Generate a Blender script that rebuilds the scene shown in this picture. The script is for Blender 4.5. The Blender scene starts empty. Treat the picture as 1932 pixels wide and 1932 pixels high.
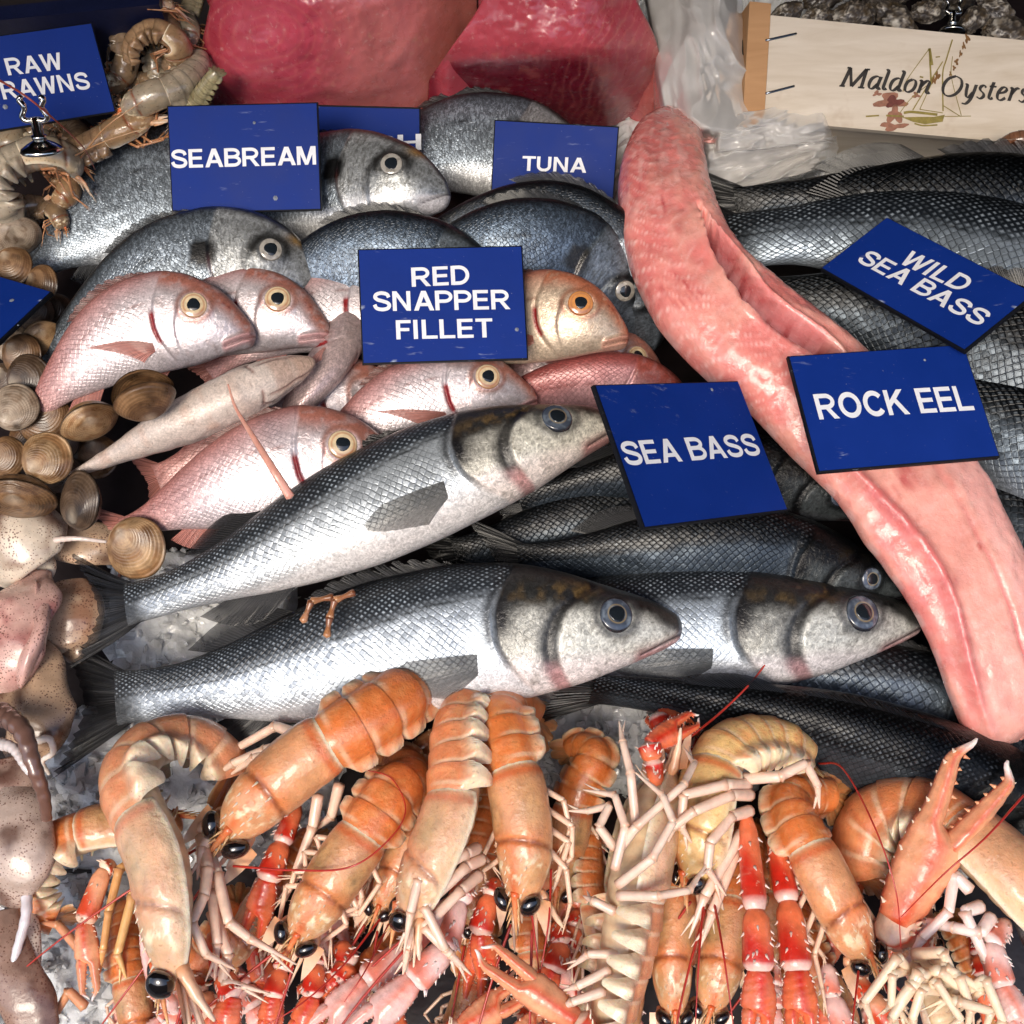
import bpy, math, random
import numpy as np
from mathutils import Vector

scene = bpy.context.scene
R = math.radians
# ------------------------------------------------------------------ camera
PITCH, DIST, FOV = R(68.0), 0.78, R(46.0)
FWD = np.array([0.0, math.cos(PITCH), -math.sin(PITCH)])
RGT = np.array([1.0, 0.0, 0.0])
UPV = np.array([0.0, math.sin(PITCH), math.cos(PITCH)])
CAM = -DIST * FWD + np.array([0, 0, 0.03])
cam_data = bpy.data.cameras.new('camera')
cam_data.angle = FOV
cam_data.clip_start, cam_data.clip_end = 0.02, 60.0
cam = bpy.data.objects.new('camera', cam_data)
scene.collection.objects.link(cam)
cam.location = CAM
cam.rotation_euler = (R(90) - PITCH, 0, 0)
scene.camera = cam
# ------------------------------------------------------------------ sky, sun, exposure
world = bpy.data.worlds.new('World')
scene.world = world
world.use_nodes = True
wn = world.node_tree
wn.nodes.clear()
SUN_EL, SUN_AZ = R(58), R(200)          # azimuth measured clockwise from +Y: the light comes over the viewer's shoulder
sky = wn.nodes.new('ShaderNodeTexSky')
sky.sky_type = 'NISHITA'
sky.sun_disc = False
sky.sun_elevation = SUN_EL
sky.sun_rotation = SUN_AZ
sky.air_density = 1.0
sky.dust_density = 3.0
sky.ozone_density = 1.0
bg = wn.nodes.new('ShaderNodeBackground')
bg.inputs['Strength'].default_value = 0.15
wo = wn.nodes.new('ShaderNodeOutputWorld')
wn.links.new(sky.outputs[0], bg.inputs[0])
wn.links.new(bg.outputs[0], wo.inputs[0])
sd = bpy.data.lights.new('sun', 'SUN')
sd.energy = 1.3
sd.angle = R(20)
sd.color = (1.0, 0.90, 0.76)
sun = bpy.data.objects.new('sun', sd)
scene.collection.objects.link(sun)
sdir = Vector((math.sin(SUN_AZ) * math.cos(SUN_EL), math.cos(SUN_AZ) * math.cos(SUN_EL), math.sin(SUN_EL)))
sun.rotation_euler = sdir.to_track_quat('Z', 'Y').to_euler()
vs = scene.view_settings
vs.view_transform = 'Standard'
vs.look = 'None'
vs.exposure = 0.80
vs.gamma = 1.0
vs.use_curve_mapping = False
scene.cycles.max_bounces = 6
scene.cycles.diffuse_bounces = 3
scene.cycles.glossy_bounces = 3
scene.cycles.transmission_bounces = 4
scene.cycles.transparent_max_bounces = 8
scene.cycles.use_denoising = True
scene.cycles.caustics_reflective = False
scene.cycles.caustics_refractive = False

# ------------------------------------------------------------------ maths helpers
KPX = math.tan(FOV / 2) / 966.0


def P(u, v, z=0.0):
    """Point at height z on the counter that stands at (u, v) of a 1932 square view."""
    d = FWD + RGT * (u - 966) * KPX + UPV * (966 - v) * KPX
    t = (z - CAM[2]) / d[2]
    return CAM + d * t


def PP(pts, dz=0.0):
    return np.array([P(p[0], p[1], p[2] + dz) for p in pts])


def pxm(v, z):
    """metres per view pixel near row v, height z"""
    return float(np.linalg.norm(P(967, v, z) - P(966, v, z)))


def lin(r, g, b):
    c = np.array([r, g, b], float) / 255.0
    return np.where(c <= 0.04045, c / 12.92, ((c + 0.055) / 1.055) ** 2.4)


def ss(a, b, x):
    t = np.clip((np.asarray(x, float) - a) / (b - a), 0, 1)
    return t * t * (3 - 2 * t)


def mix(a, b, f):
    f = np.asarray(f, float)
    a = np.asarray(a, float)
    b = np.asarray(b, float)
    if a.ndim == 1:
        a = a[None, :]
    if b.ndim == 1:
        b = b[None, :]
    return a + (b - a) * np.clip(np.atleast_1d(f), 0, 1)[:, None]


def pchip(xk, yk, x):
    xk = np.asarray(xk, float); yk = np.asarray(yk, float); x = np.asarray(x, float)
    h = np.diff(xk); d = np.diff(yk) / h
    m = np.zeros(len(xk))
    m[0], m[-1] = d[0], d[-1]
    for i in range(1, len(xk) - 1):
        if d[i - 1] * d[i] > 0:
            w1 = 2 * h[i] + h[i - 1]; w2 = h[i] + 2 * h[i - 1]
            m[i] = (w1 + w2) / (w1 / d[i - 1] + w2 / d[i])
    k = np.clip(np.searchsorted(xk, x) - 1, 0, len(h) - 1)
    t = np.clip((x - xk[k]) / h[k], 0, 1)
    return (yk[k] * (1 + 2 * t) * (1 - t) ** 2 + h[k] * m[k] * t * (1 - t) ** 2
            + yk[k + 1] * t * t * (3 - 2 * t) + h[k] * m[k + 1] * t * t * (t - 1))


def _hash(i, j, k):
    n = (i * 374761393 + j * 668265263 + k * 2147483647 + 1013904223) & 0xffffffff
    n = ((n ^ (n >> 13)) * 1274126177) & 0xffffffff
    n = (n ^ (n >> 16)) & 0xffffffff
    return n.astype(np.float64) / 4294967295.0


def noise3(p):
    p = np.asarray(p, float)
    i = np.floor(p).astype(np.int64)
    f = p - i
    f = f * f * (3 - 2 * f)
    out = 0
    for dx in (0, 1):
        for dy in (0, 1):
            for dz in (0, 1):
                w = (f[:, 0] if dx else 1 - f[:, 0]) * (f[:, 1] if dy else 1 - f[:, 1]) * (f[:, 2] if dz else 1 - f[:, 2])
                out = out + w * _hash(i[:, 0] + dx, i[:, 1] + dy, i[:, 2] + dz)
    return out * 2 - 1


def fbm(p, octaves=4):
    p = np.asarray(p, float)
    s, a, o = 0, 0.5, 1.0
    for q in range(octaves):
        s = s + a * noise3(p * o + 17.3 * q)
        a *= 0.5; o *= 2.03
    return s


def n2(x, y, f, seed=0.0, octv=3):
    return fbm(np.stack([np.asarray(x) * f, np.asarray(y) * f, np.full(np.shape(x), seed + 0.5)], 1), octv)


def segd(x, y, pts):
    """distance from (x, y) to a polyline"""
    best = np.full(np.shape(x), 1e9)
    for (ax, ay), (bx, by) in zip(pts[:-1], pts[1:]):
        dx, dy = bx - ax, by - ay
        t = np.clip(((x - ax) * dx + (y - ay) * dy) / (dx * dx + dy * dy + 1e-12), 0, 1)
        best = np.minimum(best, np.hypot(x - ax - t * dx, y - ay - t * dy))
    return best


def crom(pts, n):
    """Catmull-Rom through pts, resampled to n points evenly along its length"""
    pts = np.asarray(pts, float)
    if len(pts) == 2:
        t = np.linspace(0, 1, n)[:, None]
        return pts[0] * (1 - t) + pts[1] * t
    p = np.vstack([2 * pts[0] - pts[1], pts, 2 * pts[-1] - pts[-2]])
    out = []
    for i in range(1, len(p) - 2):
        t = np.linspace(0, 1, 24, endpoint=False)[:, None]
        a, b, c, d = p[i - 1], p[i], p[i + 1], p[i + 2]
        out.append(0.5 * ((2 * b) + (c - a) * t + (2 * a - 5 * b + 4 * c - d) * t ** 2 + (3 * b - a - 3 * c + d) * t ** 3))
    out.append(pts[-1:])
    q = np.vstack(out)
    s = np.concatenate([[0], np.cumsum(np.linalg.norm(np.diff(q, axis=0), axis=1))])
    u = np.linspace(0, s[-1], n)
    return np.stack([np.interp(u, s, q[:, k]) for k in range(3)], 1)


def nrm(a):
    a = np.asarray(a, float)
    return a / np.maximum(np.linalg.norm(a, axis=-1, keepdims=True), 1e-12)


class Curve:
    """A spine with arc-length lookup and frames (T along it, S sideways in the counter, N up)."""
    def __init__(self, pts, n=240):
        self.p = crom(pts, n)
        self.L = float(np.sum(np.linalg.norm(np.diff(self.p, axis=0), axis=1)))
        t = np.gradient(self.p, axis=0)
        k = np.ones(9) / 9
        for _ in range(2):
            t = np.stack([np.convolve(np.pad(t[:, i], 4, mode='edge'), k, mode='valid') for i in range(3)], 1)
        self.t = nrm(t)
        z = np.array([0, 0, 1.0])
        self.s = nrm(np.cross(self.t, z))
        self.n = np.cross(self.s, self.t)
        self.u = np.linspace(0, 1, n)

    def at(self, f):
        f = np.asarray(f, float)
        g = np.clip(f, 0, 1)
        I = lambda a: np.stack([np.interp(g, self.u, a[:, k]) for k in range(3)], -1)
        p, t, s, n = I(self.p), nrm(I(self.t)), nrm(I(self.s)), nrm(I(self.n))
        over = (f - g)[..., None] * self.L
        return p + t * over, t, s, n


# ------------------------------------------------------------------ mesh helpers
class Buf:
    def __init__(self):
        self.v, self.f, self.c, self.n = [], [], [], 0

    def add(self, v, f, col=(0.5, 0.5, 0.5)):
        v = np.asarray(v, float)
        col = np.asarray(col, float)
        if col.ndim == 1:
            col = np.tile(col[None, :3], (len(v), 1))
        self.v.append(v); self.c.append(col)
        self.f.extend([tuple(int(i) + self.n for i in q) for q in f])
        self.n += len(v)
        return self

    def build(self, name, mat, parent=None, smooth=True):
        return mesh(name, np.vstack(self.v), self.f, mat, parent, smooth, {'Col': np.vstack(self.c)})


def mesh(name, v, f, mat, parent=None, smooth=True, attrs=None, uv=None):
    v = np.asarray(v, float)
    me = bpy.data.meshes.new(name)
    me.from_pydata([tuple(p) for p in v.tolist()], [], f if isinstance(f, list) else [tuple(q) for q in f.tolist()])
    if smooth:
        me.polygons.foreach_set('use_smooth', np.ones(len(me.polygons), bool))
    for k, a in (attrs or {}).items():
        a = np.asarray(a, float)
        at = me.attributes.new(k, 'FLOAT_VECTOR', 'POINT')
        at.data.foreach_set('vector', np.ascontiguousarray(a, np.float32).ravel())
    if uv is not None:
        ul = me.uv_layers.new(name='UVMap')
        li = np.empty(len(me.loops), np.int32)
        me.loops.foreach_get('vertex_index', li)
        ul.data.foreach_set('uv', np.ascontiguousarray(np.asarray(uv)[li], np.float32).ravel())
    if mat is not None:
        for m in (mat if isinstance(mat, (list, tuple)) else [mat]):
            me.materials.append(m)
    me.update()
    o = bpy.data.objects.new(name, me)
    scene.collection.objects.link(o)
    if parent is not None:
        o.parent = parent
    return o


def gfaces(nu, nv, close_v=False, off=0):
    i = np.arange(nu - 1)[:, None]
    j = np.arange(nv if close_v else nv - 1)[None, :]
    j2 = (j + 1) % nv
    q = np.stack([i * nv + j, (i + 1) * nv + j, (i + 1) * nv + j2, i * nv + j2], -1).reshape(-1, 4) + off
    return q.tolist()


def empty(name, loc, label=None, cat=None, group=None):
    o = bpy.data.objects.new(name, None)
    o.empty_display_size = 0.02
    scene.collection.objects.link(o)
    o.location = tuple(float(c) for c in loc)
    tag(o, label, cat, group)
    return o


def tag(o, label=None, cat=None, group=None, kind=None):
    if label: o['label'] = label
    if cat: o['category'] = cat
    if group: o['group'] = group
    if kind: o['kind'] = kind
    return o


def under(o, parent):
    """parent o (built in world coordinates) to an Empty that stands at its own place"""
    o.parent = parent
    m = parent
    off = Vector((0, 0, 0))
    while m is not None:
        off += Vector(m.location)
        m = m.parent
    o.location = Vector(o.location) - off
    return o


def tube(pts, rad, seg=8, flat=1.0, ref=(0, 0, 1)):
    """verts, faces of a capped tube; rad scalar or per point; flat squashes it along ref"""
    pts = np.asarray(pts, float)
    n = len(pts)
    rad = np.broadcast_to(np.asarray(rad, float), (n,)).copy()
    t = nrm(np.gradient(pts, axis=0))
    r = np.asarray(ref, float)
    s = np.cross(t, r)
    bad = np.linalg.norm(s, axis=1) < 0.15
    s[bad] = np.cross(t[bad], np.array([0.3, 1, 0.1]))
    s = nrm(s)
    b = np.cross(s, t)
    a = np.linspace(0, 2 * np.pi, seg, endpoint=False)
    v = pts[:, None, :] + rad[:, None, None] * (np.cos(a)[None, :, None] * s[:, None, :] + flat * np.sin(a)[None, :, None] * b[:, None, :])
    v = v.reshape(-1, 3)
    f = gfaces(n, seg, True)
    v = np.vstack([v, pts[0] - t[0] * rad[0] * 0.4, pts[-1] + t[-1] * rad[-1] * 0.6])
    c0, c1 = n * seg, n * seg + 1
    for j in range(seg):
        f.append((c0, j, (j + 1) % seg))
        f.append((c1, (n - 1) * seg + (j + 1) % seg, (n - 1) * seg + j))
    return v, f


def ellipsoid(c, ax, nu=14, nv=18):
    """ax: three axis vectors"""
    th = np.linspace(0, np.pi, nu)[:, None]
    ph = np.linspace(0, 2 * np.pi, nv, endpoint=False)[None, :]
    d = np.stack([np.cos(th) + 0 * ph, np.sin(th) * np.cos(ph), np.sin(th) * np.sin(ph)], -1).reshape(-1, 3)
    return np.asarray(c) + d @ np.asarray(ax, float), gfaces(nu, nv, True)


def box(x0, x1, y0, y1, z0, z1):
    v = [(x, y, z) for x in (x0, x1) for y in (y0, y1) for z in (z0, z1)]
    f = [(0, 1, 3, 2), (4, 6, 7, 5), (0, 4, 5, 1), (2, 3, 7, 6), (0, 2, 6, 4), (1, 5, 7, 3)]
    return np.array(v, float), f


# ------------------------------------------------------------------ materials
class NT:
    def __init__(self, name):
        self.m = bpy.data.materials.new(name)
        self.m.use_nodes = True
        self.t = self.m.node_tree
        self.t.nodes.clear()
        self.out = self.t.nodes.new('ShaderNodeOutputMaterial')
        self.b = self.t.nodes.new('ShaderNodeBsdfPrincipled')
        self.t.links.new(self.b.outputs[0], self.out.inputs[0])

    def n(self, typ, **kw):
        x = self.t.nodes.new(typ)
        for k, val in kw.items():
            setattr(x, k, val)
        return x

    def l(self, a, b):
        self.t.links.new(a, b)

    def val(self, x, s):
        if hasattr(x, 'is_output') or isinstance(x, bpy.types.NodeSocket):
            self.l(x, s)
        else:
            s.default_value = x

    def math(self, op, a, b=None, c=None, clamp=False):
        x = self.n('ShaderNodeMath', operation=op, use_clamp=clamp)
        self.val(a, x.inputs[0])
        if b is not None: self.val(b, x.inputs[1])
        if c is not None: self.val(c, x.inputs[2])
        return x.outputs[0]

    def vmath(self, op, a, b=None, s=None):
        x = self.n('ShaderNodeVectorMath', operation=op)
        self.val(a, x.inputs[0])
        if b is not None: self.val(b, x.inputs[1])
        if s is not None: self.val(s, x.inputs['Scale'])
        return x.outputs[0]

    def rng(self, x, a, b, c=0.0, d=1.0, smooth=False):
        m = self.n('ShaderNodeMapRange', interpolation_type='SMOOTHSTEP' if smooth else 'LINEAR')
        self.val(x, m.inputs[0])
        for i, q in enumerate((a, b, c, d)):
            self.val(q, m.inputs[1 + i])
        return m.outputs[0]

    def mixc(self, f, a, b, mode='MIX'):
        m = self.n('ShaderNodeMix', data_type='RGBA', blend_type=mode)
        self.val(f, m.inputs[0])
        for q, s in ((a, m.inputs[6]), (b, m.inputs[7])):
            if isinstance(q, (tuple, list, np.ndarray)):
                s.default_value = (float(q[0]), float(q[1]), float(q[2]), 1)
            else:
                self.l(q, s)
        return m.outputs[2]

    def attr(self, name):
        return self.n('ShaderNodeAttribute', attribute_name=name).outputs['Vector']

    def noise(self, scale, detail=3, rough=0.55, vec=None, dist=0.0, dims='3D'):
        x = self.n('ShaderNodeTexNoise', noise_dimensions=dims)
        x.inputs['Scale'].default_value = scale
        x.inputs['Detail'].default_value = detail
        x.inputs['Roughness'].default_value = rough
        x.inputs['Distortion'].default_value = dist
        if vec is None:
            vec = self.n('ShaderNodeTexCoord').outputs['Object']
        self.l(vec, x.inputs['Vector'])
        return x.outputs[0]

    def bump(self, h, strength=0.5, dist=0.001, normal=None):
        x = self.n('ShaderNodeBump')
        x.inputs['Strength'].default_value = strength
        x.inputs['Distance'].default_value = dist
        self.val(h, x.inputs['Height'])
        if normal is not None:
            self.l(normal, x.inputs['Normal'])
        return x.outputs[0]

    def set(self, **kw):
        names = {'col': 'Base Color', 'rough': 'Roughness', 'metal': 'Metallic', 'spec': 'Specular IOR Level', 'sss': 'Subsurface Weight',
                 'sssr': 'Subsurface Radius', 'ssss': 'Subsurface Scale', 'coat': 'Coat Weight', 'coatr': 'Coat Roughness',
                 'trans': 'Transmission Weight', 'ior': 'IOR', 'alpha': 'Alpha', 'normal': 'Normal', 'coatn': 'Coat Normal', 'sheen': 'Sheen Weight'}
        for k, x in kw.items():
            s = self.b.inputs[names[k]]
            if isinstance(x, (tuple, list, np.ndarray)):
                s.default_value = tuple(float(q) for q in x) + ((1.0,) if k == 'col' else ())
            else:
                self.val(x, s)
        return self.m


def fish_material(name, rand=0.12, jitter=0.35, bumpd=0.0005, rough=0.27, streak=0.0, seam0=0.12, seam1=0.62, gloss=1.0, foilk=0.9):
    k = NT(name)
    col, fm = k.attr('Col'), k.attr('Fm')
    sf = k.n('ShaderNodeSeparateXYZ'); k.l(fm, sf.inputs[0])
    silver, scal, dots = sf.outputs
    uv = k.n('ShaderNodeUVMap').outputs[0]
    wob = k.n('ShaderNodeTexNoise'); wob.inputs['Scale'].default_value = 0.35; k.l(uv, wob.inputs['Vector'])
    uvw = k.vmath('ADD', uv, k.vmath('SCALE', wob.outputs['Color'], s=0.5))
    su = k.n('ShaderNodeSeparateXYZ'); k.l(uvw, su.inputs[0])
    a = k.math('ADD', su.outputs[0], su.outputs[1])
    b = k.math('SUBTRACT', su.outputs[0], su.outputs[1])
    cv = k.n('ShaderNodeCombineXYZ'); k.l(a, cv.inputs[0]); k.l(b, cv.inputs[1])
    v1 = k.n('ShaderNodeTexVoronoi', voronoi_dimensions='2D', feature='F1'); v1.inputs['Scale'].default_value = 1.0
    v1.inputs['Randomness'].default_value = rand; k.l(cv.outputs[0], v1.inputs['Vector'])
    v2 = k.n('ShaderNodeTexVoronoi', voronoi_dimensions='2D', feature='DISTANCE_TO_EDGE'); v2.inputs['Scale'].default_value = 1.0
    v2.inputs['Randomness'].default_value = rand; k.l(cv.outputs[0], v2.inputs['Vector'])
    edge = v2.outputs[0]
    off = k.vmath('SUBTRACT', cv.outputs[0], v1.outputs['Position'])
    so = k.n('ShaderNodeSeparateXYZ'); k.l(off, so.inputs[0])
    ds = k.math('MULTIPLY', k.math('ADD', so.outputs[0], so.outputs[1]), 0.5)
    line = k.math('MAXIMUM', k.rng(edge, 0.0, 0.20, 0, 1, True), k.rng(ds, -0.10, 0.16, 0, 0.85, True))
    rc = k.n('ShaderNodeSeparateColor'); k.l(v1.outputs['Color'], rc.inputs[0])
    r1 = rc.outputs[0]
    # per scale brightness, dark seams between scales
    patchy = k.rng(k.noise(38, 3, 0.6), 0.32, 0.68, seam0, seam1)
    seam = k.math('SUBTRACT', 1.0, k.math('MULTIPLY', scal, k.math('MULTIPLY', k.math('SUBTRACT', 1.0, line), patchy)))
    br = k.math('MULTIPLY', seam, k.math('ADD', 1.0, k.math('MULTIPLY', scal, k.math('MULTIPLY', k.math('SUBTRACT', r1, 0.5), 0.28))))
    c1 = k.vmath('SCALE', col, s=br)
    dm = k.math('MULTIPLY', k.math('MULTIPLY', dots, k.rng(edge, 0.20, 0.38, 0, 1, True)), k.math('MULTIPLY', k.rng(r1, 0.0, 1.0, 0.15, 1.0), k.rng(k.noise(55, 3, 0.6), 0.35, 0.65, 0.3, 1.0)))
    c2 = k.mixc(dm, c1, (0.50, 0.58, 0.66))
    fine = k.noise(900, 2, 0.6)
    bare = k.math('SUBTRACT', 1.0, scal, None, True)
    c3 = k.mixc(1.0, c2, k.mixc(k.rng(fine, 0.3, 0.7), (0.82, 0.82, 0.82), (1.12, 1.12, 1.12)), 'MULTIPLY')
    foil = k.noise(330, 4, 0.7, None, 1.0)
    c3 = k.mixc(k.math('MULTIPLY', bare, foilk), c3, k.mixc(1.0, c3, k.mixc(k.rng(foil, 0.36, 0.62), (0.62, 0.62, 0.62), (1.38, 1.38, 1.38)), 'MULTIPLY'))
    if streak > 0:
        # short wavy bright flecks across the flank, like foil
        mp = k.n('ShaderNodeMapping'); mp.inputs['Scale'].default_value = (1.3, 0.42, 1); k.l(uvw, mp.inputs[0])
        st = k.noise(1.5, 3, 0.6, mp.outputs[0], 0.9)
        sm = k.math('MULTIPLY', k.rng(st, 0.46, 0.58, 0, 1, True), k.math('MULTIPLY', scal, streak))
        soft = k.rng(k.noise(30, 3, 0.6), 0.3, 0.7, 0.35, 1.0)
        sm = k.math('MULTIPLY', sm, soft)
        c3 = k.mixc(sm, k.vmath('SCALE', c3, s=0.70), k.vmath('SCALE', c3, s=1.9))
    bh = k.math('ADD', k.math('MULTIPLY', scal, k.math('ADD', k.math('MULTIPLY', line, 0.35), k.math('MULTIPLY', ds, 0.9))), k.math('ADD', k.math('MULTIPLY', k.noise(420, 3, 0.6), 0.35), k.math('MULTIPLY', bare, k.math('MULTIPLY', foil, 0.9))))
    nb = k.bump(bh, 0.7, bumpd)
    jit = k.vmath('SCALE', k.vmath('SUBTRACT', v1.outputs['Color'], (0.5, 0.5, 0.5)), s=k.math('MULTIPLY', scal, jitter))
    nn = k.vmath('NORMALIZE', k.vmath('ADD', nb, jit))
    rg = k.math('ADD', rough, k.math('MULTIPLY', k.noise(60, 3), 0.16))
    return k.set(col=c3, metal=silver, rough=rg, normal=nn, spec=0.35 * gloss, coat=0.22 * gloss, coatr=0.07, coatn=nb)


M_BASS = fish_material('bass_skin', 0.22, 0.13, 0.0006, 0.27)
M_WILD = fish_material('wild_bass_skin', 0.2, 0.16, 0.0008, 0.25, 0.0, 0.6, 0.95, 0.45)
M_DARK = fish_material('black_bass_skin', 0.22, 0.12, 0.0007, 0.24, 0.0, 0.3, 0.8, 0.5)
M_BREAM = fish_material('bream_skin', 0.7, 0.08, 0.0004, 0.27, 1.0)
M_PINK = fish_material('snapper_skin', 0.3, 0.12, 0.0005, 0.27, 0.25, foilk=0.5)


def col_material(name, rough=0.35, sss=0.0, sssr=(1, .4, .2), ssss=0.004, coat=0.3, bump=0.0004, bscale=250, spec=0.5, speck=0.0, speckc=(.1, .04, .02), spscale=300,
                 metal=0.0, var=0.15, vscale=90, trans=0.0, sp_lo=0.62, dots=False, mott=0.0, mott_a=(.45, .30, .14), mott_b=(.86, .62, .42)):
    k = NT(name)
    c = k.attr('Col')
    if mott > 0:
        m1 = k.noise(46, 4, 0.65, None, 0.6)
        c = k.mixc(k.math('MULTIPLY', k.rng(m1, 0.52, 0.72, 0, 1, True), mott), c, mott_a)
        c = k.mixc(k.math('MULTIPLY', k.rng(m1, 0.46, 0.28, 0, 1, True), mott), c, mott_b)
    nz = k.noise(vscale, 4, 0.6)
    c = k.mixc(1.0, c, k.mixc(k.rng(nz, 0.3, 0.7), (1 - var,) * 3, (1 + var,) * 3), 'MULTIPLY')
    if speck > 0 and dots:
        vo = k.n('ShaderNodeTexVoronoi', feature='F1'); vo.inputs['Scale'].default_value = spscale; vo.inputs['Randomness'].default_value = 1.0
        k.l(k.n('ShaderNodeTexCoord').outputs['Object'], vo.inputs['Vector'])
        thr = k.rng(k.noise(60, 3), 0.35, 0.65, 0.12, 0.48)
        dm = k.math('SUBTRACT', 1.0, k.math('SMOOTH_MIN', k.math('DIVIDE', vo.outputs['Distance'], thr), 1.0, 0.2), None, True)
        c = k.mixc(k.math('MULTIPLY', k.rng(dm, 0.05, 0.35), speck), c, speckc)
    elif speck > 0:
        s = k.noise(spscale, 2, 0.5)
        c = k.mixc(k.math('MULTIPLY', k.rng(s, sp_lo, sp_lo + 0.06), speck), c, speckc)
    nb = k.bump(k.noise(bscale, 4, 0.6), 0.6, bump)
    kw = dict(col=c, rough=k.math('ADD', rough - 0.06, k.math('MULTIPLY', k.noise(vscale * 1.7, 3), 0.14)), normal=nb, spec=spec, coat=coat, coatr=0.12, metal=metal)
    if sss > 0:
        kw.update(sss=sss, sssr=sssr, ssss=ssss)
    if trans > 0:
        kw.update(trans=trans)
    return k.set(**kw)


M_FIN = None


def fin_material():
    k = NT('fin_membrane')
    uv = k.n('ShaderNodeUVMap').outputs[0]
    su = k.n('ShaderNodeSeparateXYZ'); k.l(uv, su.inputs[0])
    w = k.n('ShaderNodeTexWave', wave_type='BANDS', bands_direction='X'); w.inputs['Scale'].default_value = 0.5; w.inputs['Distortion'].default_value = 0.8
    w.inputs['Detail'].default_value = 2; k.l(uv, w.inputs['Vector'])
    c = k.attr('Col')
    c2 = k.mixc(k.rng(w.outputs['Fac'], 0.25, 0.85), k.vmath('SCALE', c, s=0.6), k.vmath('SCALE', c, s=1.35))
    nb = k.bump(w.outputs['Fac'], 0.7, 0.0006)
    return k.set(col=c2, rough=0.34, normal=nb, coat=0.15, coatr=0.15, alpha=k.attr('Fm'), spec=0.5)


M_FIN = fin_material()
M_EYE = col_material('eye_iris', 0.12, coat=1.0, bump=0.0, var=0.10, vscale=500)
M_PUPIL = col_material('eye_pupil', 0.05, coat=1.0, bump=0.0, var=0.0)
M_WETBLACK = col_material('crustacean_eye', 0.12, coat=1.0, bump=0.0, var=0.1, spec=0.6)
M_SHELL = col_material('langoustine_shell', 0.36, sss=0.5, sssr=(1, .45, .22), ssss=0.006, coat=0.5, bump=0.0011, bscale=420, speck=0.35, speckc=(0.30, 0.10, 0.03), spscale=330, sp_lo=0.64, var=0.18, vscale=95, mott=0.16)
M_LEG = col_material('langoustine_leg', 0.32, sss=0.3, sssr=(1, .45, .3), ssss=0.003, coat=0.35, bump=0.0003, bscale=500, var=0.12, vscale=160)
M_CLAW = col_material('langoustine_claw_shell', 0.33, mott=0.25, mott_a=(.40, .10, .04), mott_b=(.80, .50, .36), sss=0.2, sssr=(1, .3, .15), ssss=0.003, coat=0.45, bump=0.0006, bscale=380, speck=0.3, speckc=(0.85, 0.62, 0.45), spscale=420, sp_lo=0.68, var=0.18, vscale=150)
M_PRAWN = col_material('raw_prawn_shell', 0.22, sss=0.35, sssr=(1, .6, .35), ssss=0.006, coat=0.6, bump=0.0004, bscale=300, speck=0.4, speckc=(0.10, 0.05, 0.03), spscale=500, var=0.2, vscale=90)
M_SQUID = col_material('squid_skin', 0.26, sss=0.3, sssr=(1, .75, .6), ssss=0.005, coat=0.35, bump=0.0006, bscale=200, speck=0.8, dots=True, speckc=(0.11, 0.04, 0.03), spscale=640, sp_lo=0.60, var=0.22, vscale=60)
M_WHITEMEAT = col_material('squid_tentacle_skin', 0.2, sss=0.4, sssr=(1, .7, .6), ssss=0.005, coat=0.6, bump=0.0003, bscale=260, var=0.15)
# ------------------------------------------------------------------ fish
PROFILES = {
    'bass': dict(
        x=[0, .008, .03, .07, .12, .2, .3, .4, .5, .6, .7, .8, .9, .96, 1.0],
        top=[.000, .014, .030, .050, .068, .096, .120, .130, .128, .115, .092, .066, .049, .047, .049],
        bot=[-.006, -.022, -.036, -.052, -.070, -.096, -.114, -.120, -.116, -.102, -.080, -.056, -.043, -.043, -.046],
        thk=[.003, .014, .026, .040, .052, .067, .074, .074, .069, .059, .045, .031, .020, .013, .007],
        eye=(.128, .020, .030), xo=.318, xp=.222, mouth=[(-.005, -.010), (.03, -.022), (.085, -.046)], sc=.0043),
    'bream': dict(
        x=[0, .006, .025, .06, .11, .17, .25, .34, .43, .52, .62, .72, .82, .91, .96, 1.0],
        top=[-.045, -.010, .030, .082, .135, .175, .212, .232, .232, .218, .186, .142, .092, .053, .046, .050],
        bot=[-.052, -.075, -.100, -.118, -.134, -.150, -.166, -.176, -.176, -.166, -.142, -.108, -.070, -.046, -.042, -.046],
        thk=[.004, .018, .030, .046, .060, .070, .078, .080, .078, .070, .058, .044, .029, .018, .012, .006],
        eye=(.165, .052, .037), xo=.335, xp=.235, mouth=[(.0, -.048), (.03, -.060), (.085, -.085)], sc=.0031),
    'snapper': dict(
        x=[0, .006, .025, .06, .11, .17, .25, .34, .43, .52, .62, .72, .82, .91, .96, 1.0],
        top=[-.040, -.022, .008, .044, .090, .136, .178, .198, .194, .178, .150, .114, .076, .048, .043, .046],
        bot=[-.054, -.074, -.090, -.104, -.122, -.142, -.158, -.164, -.160, -.148, -.124, -.094, -.062, -.042, -.039, -.043],
        thk=[.005, .020, .034, .050, .064, .074, .081, .083, .080, .072, .059, .044, .029, .018, .012, .006],
        eye=(.205, .046, .050), xo=.350, xp=.280, mouth=[(.0, -.046), (.04, -.060), (.100, -.092)], sc=.0040),
}


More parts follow.
